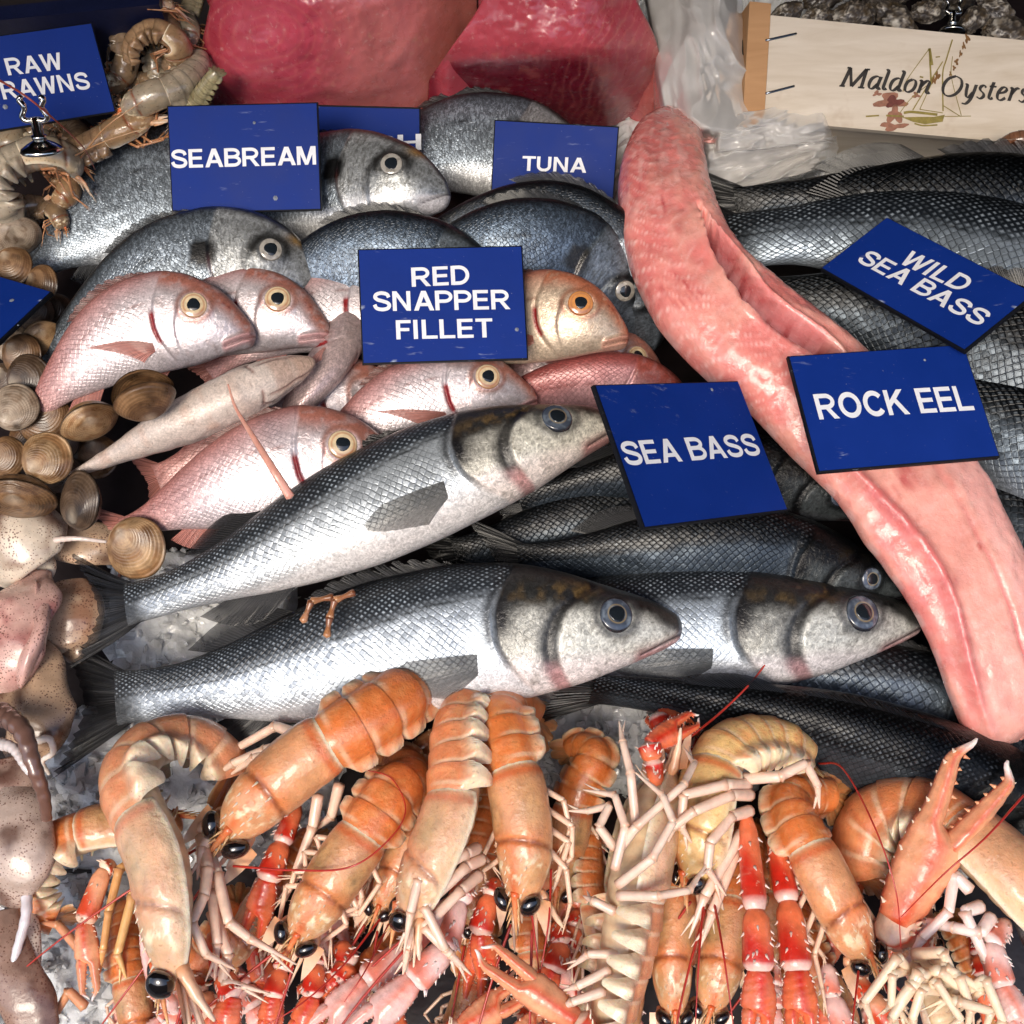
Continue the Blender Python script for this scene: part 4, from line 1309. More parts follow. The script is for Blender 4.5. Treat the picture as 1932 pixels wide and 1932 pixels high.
def col_left(u, v, r, nz, dz):
    d = np.hypot((u - 490) * .9, (v - 66) * 1.25) + 34 * nz + 10 * n2(u / 60, v / 60, 1.0, 8.2, 2)
    ring = np.exp(-(((d % 24) - 12) / 2.6) ** 2)
    fleck = n2(u / 60, v / 60, 3.0, 4.2, 4)
    c = mix(np.tile(lin(190, 76, 94), (len(u), 1)), lin(212, 128, 124), ss(560, 720, u) * .8 + .3 * nz)
    c = mix(c, lin(150, 44, 60), ss(460, 380, u) * .8)
    c = mix(c, lin(206, 120, 112), ring * .34 * ss(-.9, .2, fleck))
    c = mix(c, lin(214, 150, 130), ss(.30, .5, fleck) * .6 * ss(500, 680, u))
    c = mix(c, lin(196, 118, 96), ss(760, 860, u) * .5)
    return c


def col_right(u, v, r, nz, dz):
    fleck = n2(u / 60, v / 60, 2.2, 7.2, 4)
    front = ss(96, 118, v - .06 * np.abs(u - 1020) + 6 * nz) * ss(1150, 1090, u - (v - 100) * .45)
    c = mix(np.tile(lin(184, 76, 88), (len(u), 1)), lin(122, 24, 46), front * .92)
    streak = np.exp(-((((u + .35 * v) / 17 + 3 * nz) % 1 - .5) / .09) ** 2)
    c = mix(c, lin(206, 124, 116), streak * .5 * ss(1060, 1180, u + .4 * v))
    c = mix(c, lin(196, 110, 100), ss(.2, .5, fleck) * .4)
    c = mix(c, lin(200, 120, 104), ss(1200, 1250, u) * .5)
    return c


chunk('large pale pink tuna piece on the left with ringed grain', [(372, 86), (362, 134), (420, 186), (560, 198), (700, 202), (752, 186), (800, 146), (838, 70), (866, 0), (880, -70), (640, -90), (410, -70), (388, 10)],
      lambda u, v: .118 - .00034 * (v - 60) - .00006 * np.abs(u - 560), col_left, .022, 1.0)
chunk('dark red tuna piece on the right with a sharp cut edge', [(806, 142), (872, 196), (980, 232), (1100, 246), (1226, 250), (1254, 176), (1244, 74), (1206, -10), (1190, -80), (930, -80), (902, 0), (846, 84)],
      lambda u, v: .128 - .00026 * (v - 60) - .00055 * 16 * np.logaddexp(0, (v - 104 + .05 * np.abs(u - 1020)) / 16) - .00022 * 22 * np.logaddexp(0, (u - 1110) / 22), col_right, .012, 2.0)
# ------------------------------------------------------------------ crate, oysters, bag, sign holders, tray
def wood_material():
    k = NT('poplar_board')
    tc = k.n('ShaderNodeTexCoord').outputs['Object']
    c = k.attr('Col')
    mp = k.n('ShaderNodeMapping'); mp.inputs['Scale'].default_value = (6, 90, 160); k.l(tc, mp.inputs[0])
    g = k.noise(1.0, 5, 0.6, mp.outputs[0], 0.6)
    c = k.mixc(1.0, c, k.mixc(k.rng(g, 0.3, 0.7), (0.86, 0.82, 0.76), (1.06, 1.06, 1.06)), 'MULTIPLY')
    st = k.noise(26, 4, 0.6, tc)
    c = k.mixc(k.math('MULTIPLY', k.rng(st, 0.60, 0.78), 0.5), c, (0.35, 0.22, 0.12))
    return k.set(col=c, rough=0.6, normal=k.bump(g, 0.4, 0.0004), spec=0.3)


M_WOOD = wood_material()
M_INK = col_material('printed_ink', 0.7, coat=0.0, var=0.25, vscale=300, bump=0.0)
M_STEEL = col_material('bright_steel', 0.14, metal=1.0, coat=0.0, bump=0.0001, var=0.05)
M_OYSTER = col_material('oyster_shell', 0.4, coat=0.25, bump=0.0016, bscale=120, var=0.35, vscale=70)

GLY = {  # pen strokes of an old-style italic, x and y in x-heights of the letter; each stroke a list of points
    'M': (1.75, [[(.1, 0), (.30, 1.45)], [(.30, 1.45), (.72, .05)], [(.72, .05), (1.40, 1.45)], [(1.40, 1.45), (1.40, 0)], [(-.08, .02), (.30, .02)], [(1.18, .02), (1.62, .02)], [(.08, 1.44), (.32, 1.44)], [(1.38, 1.44), (1.62, 1.44)]]),
    'a': (.95, [[(.75, .85), (.5, .98), (.2, .8), (.1, .4), (.2, .06), (.42, .04), (.68, .4)], [(.76, .98), (.70, .4), (.70, .1), (.80, .02), (.92, .12)]]),
    'l': (.50, [[(.05, 1.48), (.20, 1.52), (.18, .8), (.16, .15), (.25, .02), (.40, .12)]]),
    'd': (1.0, [[(.72, .85), (.5, .98), (.2, .8), (.1, .4), (.2, .06), (.42, .04), (.68, .4)], [(.60, 1.48), (.76, 1.52), (.72, .8), (.70, .1), (.80, .02), (.92, .12)]]),
    'o': (.95, [[(.45, .98), (.18, .78), (.1, .4), (.2, .08), (.42, .0), (.68, .2), (.76, .6), (.66, .92), (.45, .98)]]),
    'n': (1.0, [[(.05, .88), (.16, .96), (.18, .5), (.15, 0)], [(.17, .5), (.40, .88), (.60, .98), (.70, .82), (.66, .4), (.66, .1), (.76, .02), (.90, .12)]]),
    'O': (1.6, [[(.80, 1.48), (.35, 1.25), (.15, .75), (.28, .2), (.68, -.02), (1.15, .2), (1.38, .75), (1.22, 1.28), (.80, 1.48)]]),
    'y': (.92, [[(.05, .9), (.16, .95), (.20, .5), (.30, .08), (.48, .04), (.68, .4)], [(.76, .98), (.72, .4), (.62, -.15), (.40, -.46), (.12, -.44)]]),
    's': (.75, [[(.56, .82), (.40, .98), (.18, .86), (.22, .62), (.48, .40), (.54, .16), (.34, .0), (.08, .12)]]),
    't': (.62, [[(.24, 1.28), (.20, .8), (.18, .2), (.28, .02), (.46, .12)], [(.02, .95), (.50, .95)]]),
    'e': (.85, [[(.12, .5), (.50, .60), (.64, .78), (.50, .97), (.26, .88), (.10, .45), (.22, .06), (.46, .02), (.70, .2)]]),
    'r': (.72, [[(.05, .88), (.16, .96), (.18, .5), (.15, 0)], [(.17, .5), (.36, .86), (.54, .98), (.64, .90)]]),
}


def ribbon(pts, pen, to3d, wmin=.05, wmax=.17, fixed=None):
    """a flat pen stroke; thick on downstrokes, thin across"""
    p = np.array(pts, float)
    if len(p) > 2:
        p = crom(np.c_[p, 0 * p[:, 0]], 22)[:, :2]
    else:
        p = p[0] + (p[1] - p[0]) * np.linspace(0, 1, 8)[:, None]
    d = nrm(np.gradient(p, axis=0))
    w = fixed if fixed else wmin + (wmax - wmin) * np.abs(d @ np.array([math.sin(pen), math.cos(pen)])) ** 1.5
    nn = np.stack([-d[:, 1], d[:, 0]], 1) * (np.asarray(w)[..., None] if np.ndim(w) else w) * .5
    v = np.vstack([p + nn, p - nn])
    n = len(p)
    return to3d(v), [(i, i + 1, n + i + 1, n + i) for i in range(n - 1)]


def build_crate():
    c, X, Y, N, w, h = pose([(1446, 30), (1952, 80), (1944, 270), (1438, 224)], 2.62, .070)
    root = empty('oyster_crate', c - Y * h / 2, 'thin pale wooden crate of oysters with printed front', 'crate')
    Z = N                       # out of the front board
    W2 = w * 1.25               # the board runs on past the picture
    dp = .25
    t = .006
    loc = lambda x, y, z: c + X * x + Y * y + Z * z
    def slab(x0, x1, y0, y1, z0, z1, col):
        v, f = box(x0, x1, y0, y1, z0, z1)
        return np.array([loc(*p) for p in v]), f, col
    pale, end = lin(214, 203, 188), lin(186, 144, 104)
    L, Rr = -w / 2, -w / 2 + W2
    b = Buf().add(*slab(L + .0003, Rr, -h / 2, h / 2, -t, 0, pale))
    fb = under(b.build('front_board', M_WOOD, None, False), root)
    b = Buf().add(*slab(L - .0155, L, -h / 2 - .002, h / 2 + .008, -dp, .0006, end))
    under(b.build('end_board', M_WOOD, None, False), root)
    b = Buf().add(*slab(L + .001, Rr, -h / 2 + .002, -h / 2 + .010, -dp, -t - .0006, pale * .8))
    under(b.build('bottom_board', M_WOOD, None, False), root)
    b = Buf().add(*slab(L + .001, Rr, -h / 2, h / 2 - .003, -dp - t, -dp - .0006, pale * .8))
    under(b.build('back_board', M_WOOD, None, False), root)
    for (u0, v0, u1, v1) in ((1444, 77, 1502, 64), (1444, 177, 1498, 163)):
        k = np.linspace(0, 1, 6)[:, None]
        pa, pb = ray_plane(u0, v0, c, N), ray_plane(u1, v1, c, N)
        tb = Buf().add(*tube(pa + (pb - pa) * k + N * .0006, .0009, 6), col=lin(120, 128, 140))
        under(tb.build('staple', M_STEEL), root)
    for y0 in (.30, -.10, -.34):
        k = np.linspace(0, 1, 5)[:, None]
        pa = loc(L - .016, h * y0, -.012 if y0 != -.1 else -.04); pb = loc(L - .016, h * (y0 - .16), -.008 if y0 != -.1 else -.04)
        under(Buf().add(*tube(pa + (pb - pa) * k, .0008, 5), col=lin(90, 92, 96)).build('staple', M_STEEL), root)
    # printed words: italic serif strokes on the board
    b = Buf()
    def word(s, u0, v0, u1, v1, xh):
        p0, p1 = ray_plane(u0, v0, c, N), ray_plane(u1, v1, c, N)
        q = ray_plane(u0, v0 - xh, c, N) - p0
        xs = sum(GLY[g][0] for g in s) * 1.0
        ex = (p1 - p0) / xs
        ey = nrm(Y) * (q @ Y)
        x = 0
        for g in s:
            for st in GLY[g][1]:
                to3 = lambda v, x=x: p0 + (v[:, :1] + x + .22 * v[:, 1:2]) * ex + v[:, 1:2] * ey + N * .0007
                vv, ff = ribbon(st, .45, to3, .085, .26)
                b.add(vv, ff, lin(52, 48, 46))
            x += GLY[g][0]
    word('Maldon', 1585, 163, 1755, 178, 25)
    word('Oysters', 1770, 180, 1938, 194, 26)
    under(b.build('lettering', M_INK, None, False), fb)
    # the ship print
    b = Buf()
    olive = lin(138, 124, 62)
    px = lambda pts, wd: b.add(*ribbon(pts, 0, lambda v: np.array([ray_plane(a, bb, c, N) for a, bb in v]) + N * .0005, fixed=wd), col=olive)
    cv = lambda pts: [(1288 + .3334 * x, .3334 * y) for x, y in pts]
    for pts, wd in (([(1395, 275), (1405, 480)], 3.2), ([(1525, 225), (1490, 340), (1470, 420), (1472, 630)], 2.4), ([(1395, 275), (1270, 450), (1245, 520)], 1.4), ([(1470, 350), (1400, 460), (1300, 625)], 2.0),
                    ([(1405, 480), (1340, 620)], 1.4), ([(1340, 620), (1470, 640)], 1.6), ([(1475, 600), (1570, 660)], 1.6), ([(1480, 660), (1630, 658)], 1.4), ([(1525, 320), (1520, 440), (1575, 655)], 1.2),
                    ([(1395, 275), (1410, 370)], 5.0), ([(1035, 660), (1110, 655)], 3.0), ([(1150, 655), (1250, 660)], 3.4), ([(1250, 640), (1300, 635), (1440, 650)], 5.0), ([(1430, 325), (1455, 322)], 2.4), ([(1340, 435), (1360, 440)], 3.0),
                    ([(1220, 650), (1290, 560), (1400, 470)], 1.3), ([(1310, 700), (1360, 712), (1440, 708)], 3.0)):
        px(cv(pts), wd)
    hull = cv([(1240, 665), (1300, 690), (1370, 705), (1470, 690), (1482, 650), (1420, 662), (1330, 662)])
    hv = np.array([ray_plane(a, bb, c, N) for a, bb in hull]) + N * .0004
    b.add(hv, [tuple(range(len(hv)))], olive)
    under(b.build('ship_print', M_INK, None, False), fb)
    # brown drips and a wet stain on the board
    b = Buf()
    rng = np.random.default_rng(11)
    def blot(x, y, rx, ry, col, z):
        a = np.linspace(0, 2 * np.pi, 25)[:-1]
        r = 1 + .35 * np.sin(a * 3 + x) + .2 * np.sin(a * 5 + y)
        pts = cv(np.stack([x + rx * r * np.cos(a), y + ry * r * np.sin(a)], 1))
        v = np.array([ray_plane(*cv([(x, y)])[0], c, N)] + [ray_plane(p, q, c, N) for p, q in pts]) + N * z
        b.add(v, [(0, 1 + i, 1 + (i + 1) % 24) for i in range(24)], col)
    for x, y, rx, ry in ((1175, 572, 74, 42), (1200, 650, 42, 46), (1190, 715, 74, 20), (1100, 530, 22, 14), (1320, 540, 20, 16)):
        blot(x, y, rx, ry, lin(150, 104, 84), .00015)
    blot(1195, 575, 46, 28, lin(104, 54, 46), .00025)
    for x, y, r in ((1610, 220, 13), (1590, 262, 10), (1572, 305, 9), (1550, 350, 10), (1535, 385, 8), (1515, 420, 7), (1440, 430, 14), (1420, 455, 12)):
        blot(x, y, r, r * 1.8, lin(122, 86, 46), .0002 + r * 1e-6)
    under(b.build('stain', M_INK, None, False), fb)
    # oysters inside
    rng = np.random.default_rng(21)
    spots = [(1488, 8, 32, 'small round oyster in the crate corner nearest the tuna'), (1548, 16, 30, 'pale-rimmed oyster second from the crate corner'), (1612, 14, 44, 'big grey oyster left of centre in the crate'),
             (1690, 22, 46, 'ridged oyster lying left of the steel holder in the crate'), (1752, 6, 34, 'dark oyster tucked behind the steel holder'), (1838, 22, 34, 'dark oyster just right of the steel holder'),
             (1905, 48, 50, 'pale frilled oyster at the right edge of the crate'), (1880, 6, 40, 'brown oyster above the frilled one at the right edge'), (1560, -30, 50, 'oyster behind the front row, left side'), (1680, -32, 55, 'oyster behind the ridged one'), (1800, -36, 50, 'oyster behind the steel holder at the picture top')]
    for i, (u, v, r, lab) in enumerate(spots):
        ctr = ray_plane(u, v, c - Z * (.030 + .03 * (v < 0)), N) - Y * .006
        m = r * pxm(v, .1)
        e, f = ellipsoid((0, 0, 0), np.diag([1.0, .62, .55]) * m, 40, 56)
        d = e / m
        fr = fbm(d * 3.1 + i * 7, 4)
        lay = np.abs(((d[:, 0] * 3 + d[:, 1] * 2 + 1.6 * fr) * 2.2) % 1 - .5)
        e = e * (1 + .34 * fr + .16 * lay)[:, None]
        ang = rng.uniform(-.7, .7)
        ax = X * math.cos(ang) + Y * math.sin(ang); ay = nrm(np.cross(Z, ax)); 
        wv = ctr + e[:, :1] * ax + e[:, 1:2] * ay + e[:, 2:3] * Z
        col = mix(np.tile(lin(58, 52, 48), (len(e), 1)), lin(150, 140, 126), ss(.24, .46, lay) * ss(-.35, .25, fr))
        col = mix(col, lin(206, 200, 188), ss(.20, .42, fr) * .8)
        col = mix(col, lin(86, 70, 46), ss(.0, .4, fbm(d * 5 + 3, 3)) * .6)
        r_ = empty('oyster', ctr, lab, 'oyster', 'oysters in the crate')
        under(mesh('shell', wv, gfaces(40, 56, True), M_OYSTER, None, True, {'Col': col}), r_)
    # steel sign holder standing among the oysters
    hb = ray_plane(1796, 62, c - Z * .012, N)
    holder('small bright steel sign holder standing among the oysters', hb, .86, Y, X)


def lathe(base, axis, ref, prof, seg=28):
    a = np.linspace(0, 2 * np.pi, seg, endpoint=False)
    ref = nrm(ref - axis * (ref @ axis)); r2 = np.cross(axis, ref)
    v = np.vstack([base + axis * h + r * (np.cos(a)[:, None] * ref + np.sin(a)[:, None] * r2) for r, h in prof])
    return v, gfaces(len(prof), seg, True)


def holder(label, base, k, up, right):
    root = empty('sign_holder', base, label, 'holder', 'steel sign holders')
    s = .001 * k
    under(Buf().add(*lathe(base, up, right, [(0, 0), (10.5 * s, 0), (11 * s, 1 * s), (10.3 * s, 2.4 * s), (7 * s, 4.6 * s), (3.4 * s, 6.4 * s), (3.2 * s, 7 * s), (0, 7 * s)]), col=lin(216, 214, 208)).build('base', M_STEEL), root)
    under(Buf().add(*lathe(base + up * 7 * s, up, right, [(0, 0), (3.9 * s, 0), (3.9 * s, 1.8 * s), (2.7 * s, 2.2 * s), (2.7 * s, 11 * s), (0, 11 * s)]), col=lin(216, 214, 208)).build('stem', M_STEEL), root)
    pts = [(-6.2, 15.5), (-5.2, 17.2), (-6.8, 20)] if False else [(-4.6, 22), (-6.2, 20.6), (-4.4, 17), (-6.4, 12.6), (-4.6, 10.4), (0, 10.6), (4.6, 10.4), (6.4, 12.6), (4.4, 17), (6.2, 20.6), (4.6, 22)]
    q = crom(np.array([(x, y, 0) for x, y in pts]), 60)
    line = base + right * (q[:, :1] * s) + up * ((q[:, 1:2] + 6) * s)
    fw = np.cross(right, up)
    v, f = tube(line, 1.5 * s, 8, 1.6, fw)
    under(Buf().add(v, f, lin(216, 214, 208)).build('clip', M_STEEL), root)


build_crate()
hz = .07
hz = .128
hbase = P(80, 288, hz)
holder('steel U-shaped sign holder in front of the RAW PRAWNS sign', hbase, 1.22, nrm(np.array([-.02, .62, .78])), nrm(np.array([1, .03, -.02])))


def bag_material():
    k = NT('clear_polythene')
    nz = k.noise(50, 4, 0.6)
    c = k.mixc(nz, (0.74, 0.71, 0.68), (0.92, 0.90, 0.87))
    nb = k.bump(k.noise(34, 3, 0.5, None, 0.8), 0.6, 0.0016)
    return k.set(col=c, rough=0.10, normal=nb, spec=0.5, coat=0.6, coatr=0.04, trans=0.42, sss=0.2, sssr=(1, 1, 1), ssss=0.004, ior=1.2)


M_BAG = bag_material()


def build_bag():
    root = empty('plastic_bag', P(1400, 150, .0), 'crumpled clear plastic bag of ice between tuna and crate', 'bag')
    def sheet(name, u0, u1, v0, v1, zf, nu, nv, sd):
        uu, vv = np.linspace(0, 1, nu), np.linspace(0, 1, nv)
        A, B = np.meshgrid(uu, vv, indexing='ij'); A, B = A.ravel(), B.ravel()
        q = np.stack([A * 3, B * 3.4, 0 * A + sd], 1)
        w = fbm(q, 2)
        rid = np.abs(noise3(np.stack([(A + .6 * B) * 4 + 1.2 * w, (B - .5 * A) * 3 - 1.2 * w, 0 * A + sd * 2], 1)))
        rid2 = np.abs(noise3(np.stack([(A - .4 * B) * 9 + 2 * w, (B + .7 * A) * 8, 0 * A + sd * 3], 1)))
        z = zf(A, B) + .016 * w + .014 * (.4 - rid) + .003 * (.4 - rid2)
        edge = np.minimum(np.minimum(A, 1 - A), np.minimum(B, 1 - B))
        z = z * ss(-.05, .12, edge)
        u = u0(B) + (u1(B) - u0(B)) * A + 10 * w; v = v0(A) + (v1(A) - v0(A)) * B + 8 * w
        pts = np.array([P(a, b, zz) for a, b, zz in zip(u, v, z)])
        under(mesh(name, pts, gfaces(nu, nv), M_BAG, None, True), root)
    sheet('filled_pouch', lambda b: 1180 + 60 * b, lambda b: 1425 - 10 * b + 60 * b * b, lambda a: -90 + 0 * a, lambda a: 270 + 30 * a, lambda a, b: .055 + .05 * np.sin(np.pi * a) ** .6 * (1 - .5 * b), 130, 150, 2.2)
    sheet('loose_end', lambda b: 1335 - 10 * b, lambda b: 1578 + 10 * b, lambda a: 190 + 10 * np.sin(a * 6), lambda a: 300 - 26 * a, lambda a, b: .070 - .02 * a + .012 * np.sin(b * 3), 110, 80, 5.7)
    sheet('lower_fold', lambda b: 1300 + 10 * b, lambda b: 1600 - 40 * b, lambda a: 255 + 0 * a, lambda a: 392 - 70 * a, lambda a, b: .062 - .015 * b, 110, 80, 9.1)


build_bag()
# dark tray behind the prawns
tb = Buf()
for (u0, v0, u1, v1, z0, z1, col) in ((-60, 44, 300, 8, .0, .14, lin(14, 20, 48)), ):
    a, d = P(u0, v0, z1), P(u1, v1, z1)
    e = np.array([0, .012, 0])
    q = [a, d, d + e, a + e]
    lo = [p * np.array([1, 1, 0]) for p in q]
    tb.add(np.array(lo + q), [(0, 1, 5, 4), (1, 2, 6, 5), (2, 3, 7, 6), (3, 0, 4, 7), (4, 5, 6, 7), (3, 2, 1, 0)], col)
tag(tb.build('tray_wall', col_material('dark_tray_plastic', 0.4, coat=0.1), None, False), 'dark navy plastic tray edge behind the raw prawns', 'tray')
tb = Buf().add(*box(-.62, -.19, .50, .60, -.02, .16), col=lin(14, 14, 16))
tag(tb.build('storage_box', col_material('black_plastic', 0.5, coat=0.1), None, False), 'black plastic box behind the prawns at the top left', 'box')
# ------------------------------------------------------------------ langoustines and prawns
G_LANG = 'langoustines piled along the front'
ORANGE, PEACH, CREAM, RED, PINKW, TAN = lin(216, 122, 62), lin(216, 154, 110), lin(232, 206, 168), lin(206, 40, 24), lin(234, 200, 190), lin(176, 128, 84)


class Crust:
    def __init__(self, name, label, cat, pts, roll=0, hw=.115, cf=.45, group=None, sd=1.0, legs=True, eyes=True, pale=0.0, mat=None, shell=None, tail=True,
                 prawn=False, whiskers=(), feelers=True, legcol=None, nleg=4, legside=(-1, 1), green=.8):
        rng = self.rng = np.random.default_rng(int(sd * 100))
        self.cur = Curve(PP(pts), 200)
        L = self.L = self.cur.L
        hw = hw * (.83 if not prawn else 1.0)
        self.hw, self.cf, self.sd = hw, cf, sd
        self.roll = np.radians(np.broadcast_to(np.asarray(roll, float), (2,)))
        root = self.root = empty(name, self.cur.p[60], label, cat, group)
        self.mat = mat or M_SHELL
        sh = np.array(shell if shell is not None else PEACH)
        ab = ORANGE if shell is None else sh
        # --- carapace
        nt, nf = 64, 72
        t = np.concatenate([[0.0, .004], np.linspace(.012, cf, nt - 2)])
        fm = R(126)
        ph = np.linspace(-fm, fm, nf)
        T, F = np.meshgrid(t, ph, indexing='ij'); T, F = T.ravel(), F.ravel()
        q = T / cf
        wp = pchip([0, .03, .12, .3, .6, .85, 1.0], [.20, .38, .62, .88, 1.0, 1.0, .93], q)
        groove = np.exp(-((q - (.50 - .13 * np.abs(F / fm) ** 1.5)) / .022) ** 2) * ss(1.0, .8, np.abs(F) / fm)
        gastric = np.exp(-((q - .36) / .10) ** 2) * np.exp(-((np.abs(F) - .75) / .35) ** 2)
        rim = ss(.90, .97, np.abs(F) / fm)
        nz = fbm(np.stack([T * 40, np.sin(F) * 4, np.cos(F) * 4 + sd * 9], 1), 4)
        rad = 1 - .075 * groove + .025 * gastric + .024 * nz + .012 * fbm(np.stack([T * 120, np.sin(F) * 12, np.cos(F) * 12 + sd], 1), 2) + .03 * rim + .02 * np.exp(-(F / .10) ** 2) * ss(.6, .2, q)
        rad = rad * (1 - .05 * ss(.95, 1.0, q))
        v = self.ring(T, F, wp * rad)
        green_c = mix(np.tile(lin(190, 156, 108), (len(T), 1)), lin(128, 112, 78), ss(-.1, .4, nz))
        col = mix(np.tile(sh, (len(T), 1)), green_c, green * np.exp(-((q - .68) / .22) ** 2) * np.exp(-((np.abs(F) - .8) / .5) ** 2))
        col = mix(col, green_c, green * .9 * np.exp(-((q - .28) / .12) ** 2) * np.exp(-((np.abs(F) - .8) / .5) ** 2))
        if prawn:
            ab = sh * .9
        col = mix(col, ab, .75 * np.exp(-((q - .48) / .09) ** 2) * ss(1.6, .5, np.abs(F)))
        col = mix(col, lin(206, 96, 44), (.1 if prawn else .8) * np.exp(-(F / .22) ** 2) * ss(.55, .1, q))
        col = mix(col, lin(236, 218, 184), 1.0 * ss(.02, .30, nz) * np.exp(-((q - .30) / .10) ** 2))
        col = mix(col, CREAM, ss(.62, .92, np.abs(F) / fm) * .8)
        col = mix(col, lin(132, 60, 26), groove * .85 * ss(-.45, .1, nz))
        col = mix(col, lin(206, 98, 46), (0 if prawn else .8) * np.exp(-((q - .93) / .03) ** 2))
        col = mix(col, lin(240, 222, 192), ss(.965, .985, q) * .9)
        col = mix(col, lin(240, 226, 200), rim * .9)
        col = mix(col, lin(238, 222, 204), pale)
        car = under(mesh('carapace', v, gfaces(nt, nf), self.mat, None, True, {'Col': col}), root)
        if not prawn or True:
            # rostrum: a toothed spike between the eyes
            k = np.linspace(0, 1, 14)
            pts_ = self.pt(.05 - .16 * k, 0 * k, .5 * hw * (1.0 - .6 * k) + 0 * k)
            b = Buf().add(*tube(pts_, L * hw * (.16 - .145 * k), 8), col=mix(np.tile(lin(212, 96, 44), (14 * 8 + 2, 1)), lin(236, 180, 130), np.repeat(k, 8).tolist() + [0, 1]))
            for s_ in (-1, 1):
                for a in (.0, .35, .6):
                    p0 = self.pt(np.array([.03 - .10 * a]), np.array([s_ * hw * .12]), np.array([hw * (.5 - .15 * a)]))[0]
                    p1 = self.pt(np.array([-.015 - .10 * a]), np.array([s_ * hw * .24]), np.array([hw * (.56 - .15 * a)]))[0]
                    b.add(*tube(np.array([p0, (p0 + p1) / 2, p1]), [L * .005, L * .003, L * .0008], 5), col=lin(230, 170, 120))
            under(b.build('rostrum', self.mat), root)
        # --- underside
        t = np.linspace(.03, .88, 70)
        ph = np.linspace(0, 2 * np.pi, 28, endpoint=False)
        T, F = np.meshgrid(t, ph, indexing='ij'); T, F = T.ravel(), F.ravel()
        wq = np.interp(T, [0, .1, .25, cf, .9], [.3, .55, .78, .80, .50])
        seg = np.abs(np.sin(T * 62)) ** .6
        v = self.ring(T, F, wq * (1 + .06 * seg * (np.cos(F) < 0)))
        col = mix(np.tile(CREAM * .92 if not prawn else sh, (len(T), 1)), lin(206, 158, 120), (1 - seg) * .6)
        under(mesh('underside', v, gfaces(70, 28, True), M_LEG if not prawn else self.mat, None, True, {'Col': col}), root)
        # --- abdomen: six overlapping hoops with pointed side flaps
        t0, t1 = cf - .012, .885
        step = (t1 - t0) / 6
        for i in range(6):
            ns, nf = 16, 54
            s = np.linspace(0, 1, ns)
            a = np.linspace(-1, 1, nf)
            S, A = np.meshgrid(s, a, indexing='ij'); S, A = S.ravel(), A.ravel()
            fmx = R(92) + R(56) * ss(.0, .45, S) * ss(1.02, .62, S)
            F = A * fmx
            T = t0 + step * (i + S * 1.22)
            w = np.interp(i + S, [0, 1, 3, 5, 6.3], [.90, .93, .88, .76, .62])
            w = w * (1 + .065 * S - .03 * np.exp(-(S / .12) ** 2))
            flap = ss(R(80), R(105), np.abs(F))
            v = self.ring(T, F, w * (1 + .42 * flap * ss(.05, .5, S)))
            nz = fbm(np.stack([T * 50, np.sin(F) * 3, np.cos(F) * 3 + sd * 5], 1), 3)
            col = mix(np.tile(ab, (len(T), 1)), lin(226, 150, 92), ss(-.1, .4, nz) * .6)
            col = mix(col, lin(238, 204, 170), .75 * np.exp(-((S - .30) / .07) ** 2) * ss(.1, .8, np.abs(F)))
            col = mix(col, lin(190, 88, 36), .55 * np.exp(-((S - .93) / .06) ** 2))
            col = mix(col, lin(238, 220, 188), flap * .92)
            col = mix(col, lin(206, 110, 56), flap * np.exp(-((S - .45) / .10) ** 2) * ss(R(112), R(92), np.abs(F)))
            if prawn:
                col = mix(np.tile(sh, (len(T), 1)), sh * 1.5, ss(-.1, .4, nz) * .7)
                col = mix(col, sh * .45, .6 * np.exp(-((S - .95) / .07) ** 2))
            col = mix(col, lin(238, 222, 204), pale * .7)
            under(mesh('abdomen_segment', v, gfaces(ns, nf), self.mat, None, True, {'Col': col}), root)
        if tail:
            b = Buf()
            for ang, ln, wd in ((0, .15, .034), (22, .16, .040), (-22, .16, .040), (46, .15, .042), (-46, .15, .042)):
                ns, na = 14, 11
                s = np.linspace(0, 1, ns); a = np.linspace(-1, 1, na)
                S, A = np.meshgrid(s, a, indexing='ij'); S, A = S.ravel(), A.ravel()
                wd2 = wd * np.sqrt(np.clip(1 - (2 * (S - .52)) ** 2 * .86, .02, 1)) * (1 - .2 * (1 - S))
                x = S * ln; y = A * wd2
                ca, sa = math.cos(R(ang)), math.sin(R(ang))
                X_, Y_ = x * ca - y * sa, x * sa + y * ca
                v = self.pt(.87 + X_, Y_, .010 - .020 * S - .012 * A ** 2 + .004 * abs(ang) / 46 + .002 * np.sin(A * 9))
                col = mix(np.tile(ab * .9, (len(S), 1)), TAN * .8, S)
                col = mix(col, lin(234, 206, 160), np.exp(-((np.abs(A) - .95) / .12) ** 2) * .7)
                if prawn:
                    col = mix(np.tile(sh, (len(S), 1)), sh * .5, S)
                b.add(v, gfaces(ns, na), col)
            under(b.build('tail_fan', self.mat), root)
        if eyes:
            er = .037 * L if not prawn else .02 * L
            for s_ in (-1, 1):
                c = self.pt(np.array([.012]), np.array([s_ * hw * .52]), np.array([hw * .36]))[0]
                p0 = self.pt(np.array([.045]), np.array([s_ * hw * .30]), np.array([hw * .25]))[0]
                fr = self.frame(np.array([.02]))
                tt, bb, nn = (f[0] for f in fr[1:])
                d = nrm(bb * s_ * .8 - tt * .5 + nn * .35)
                e = nrm(np.cross(d, nn)); g = np.cross(d, e)
                v, f = ellipsoid(c, np.array([d * .72, e * 1.12, g * .95]) * er, 18, 22)
                eo = under(Buf().add(v, f, lin(16, 14, 16)).build('eye', M_WETBLACK), root)
                under(Buf().add(*tube(np.array([p0, c]), er * .42, 8), col=lin(216, 150, 110)).build('eyestalk', self.mat), eo)
        lc = np.array(legcol) if legcol is not None else lin(232, 196, 172)
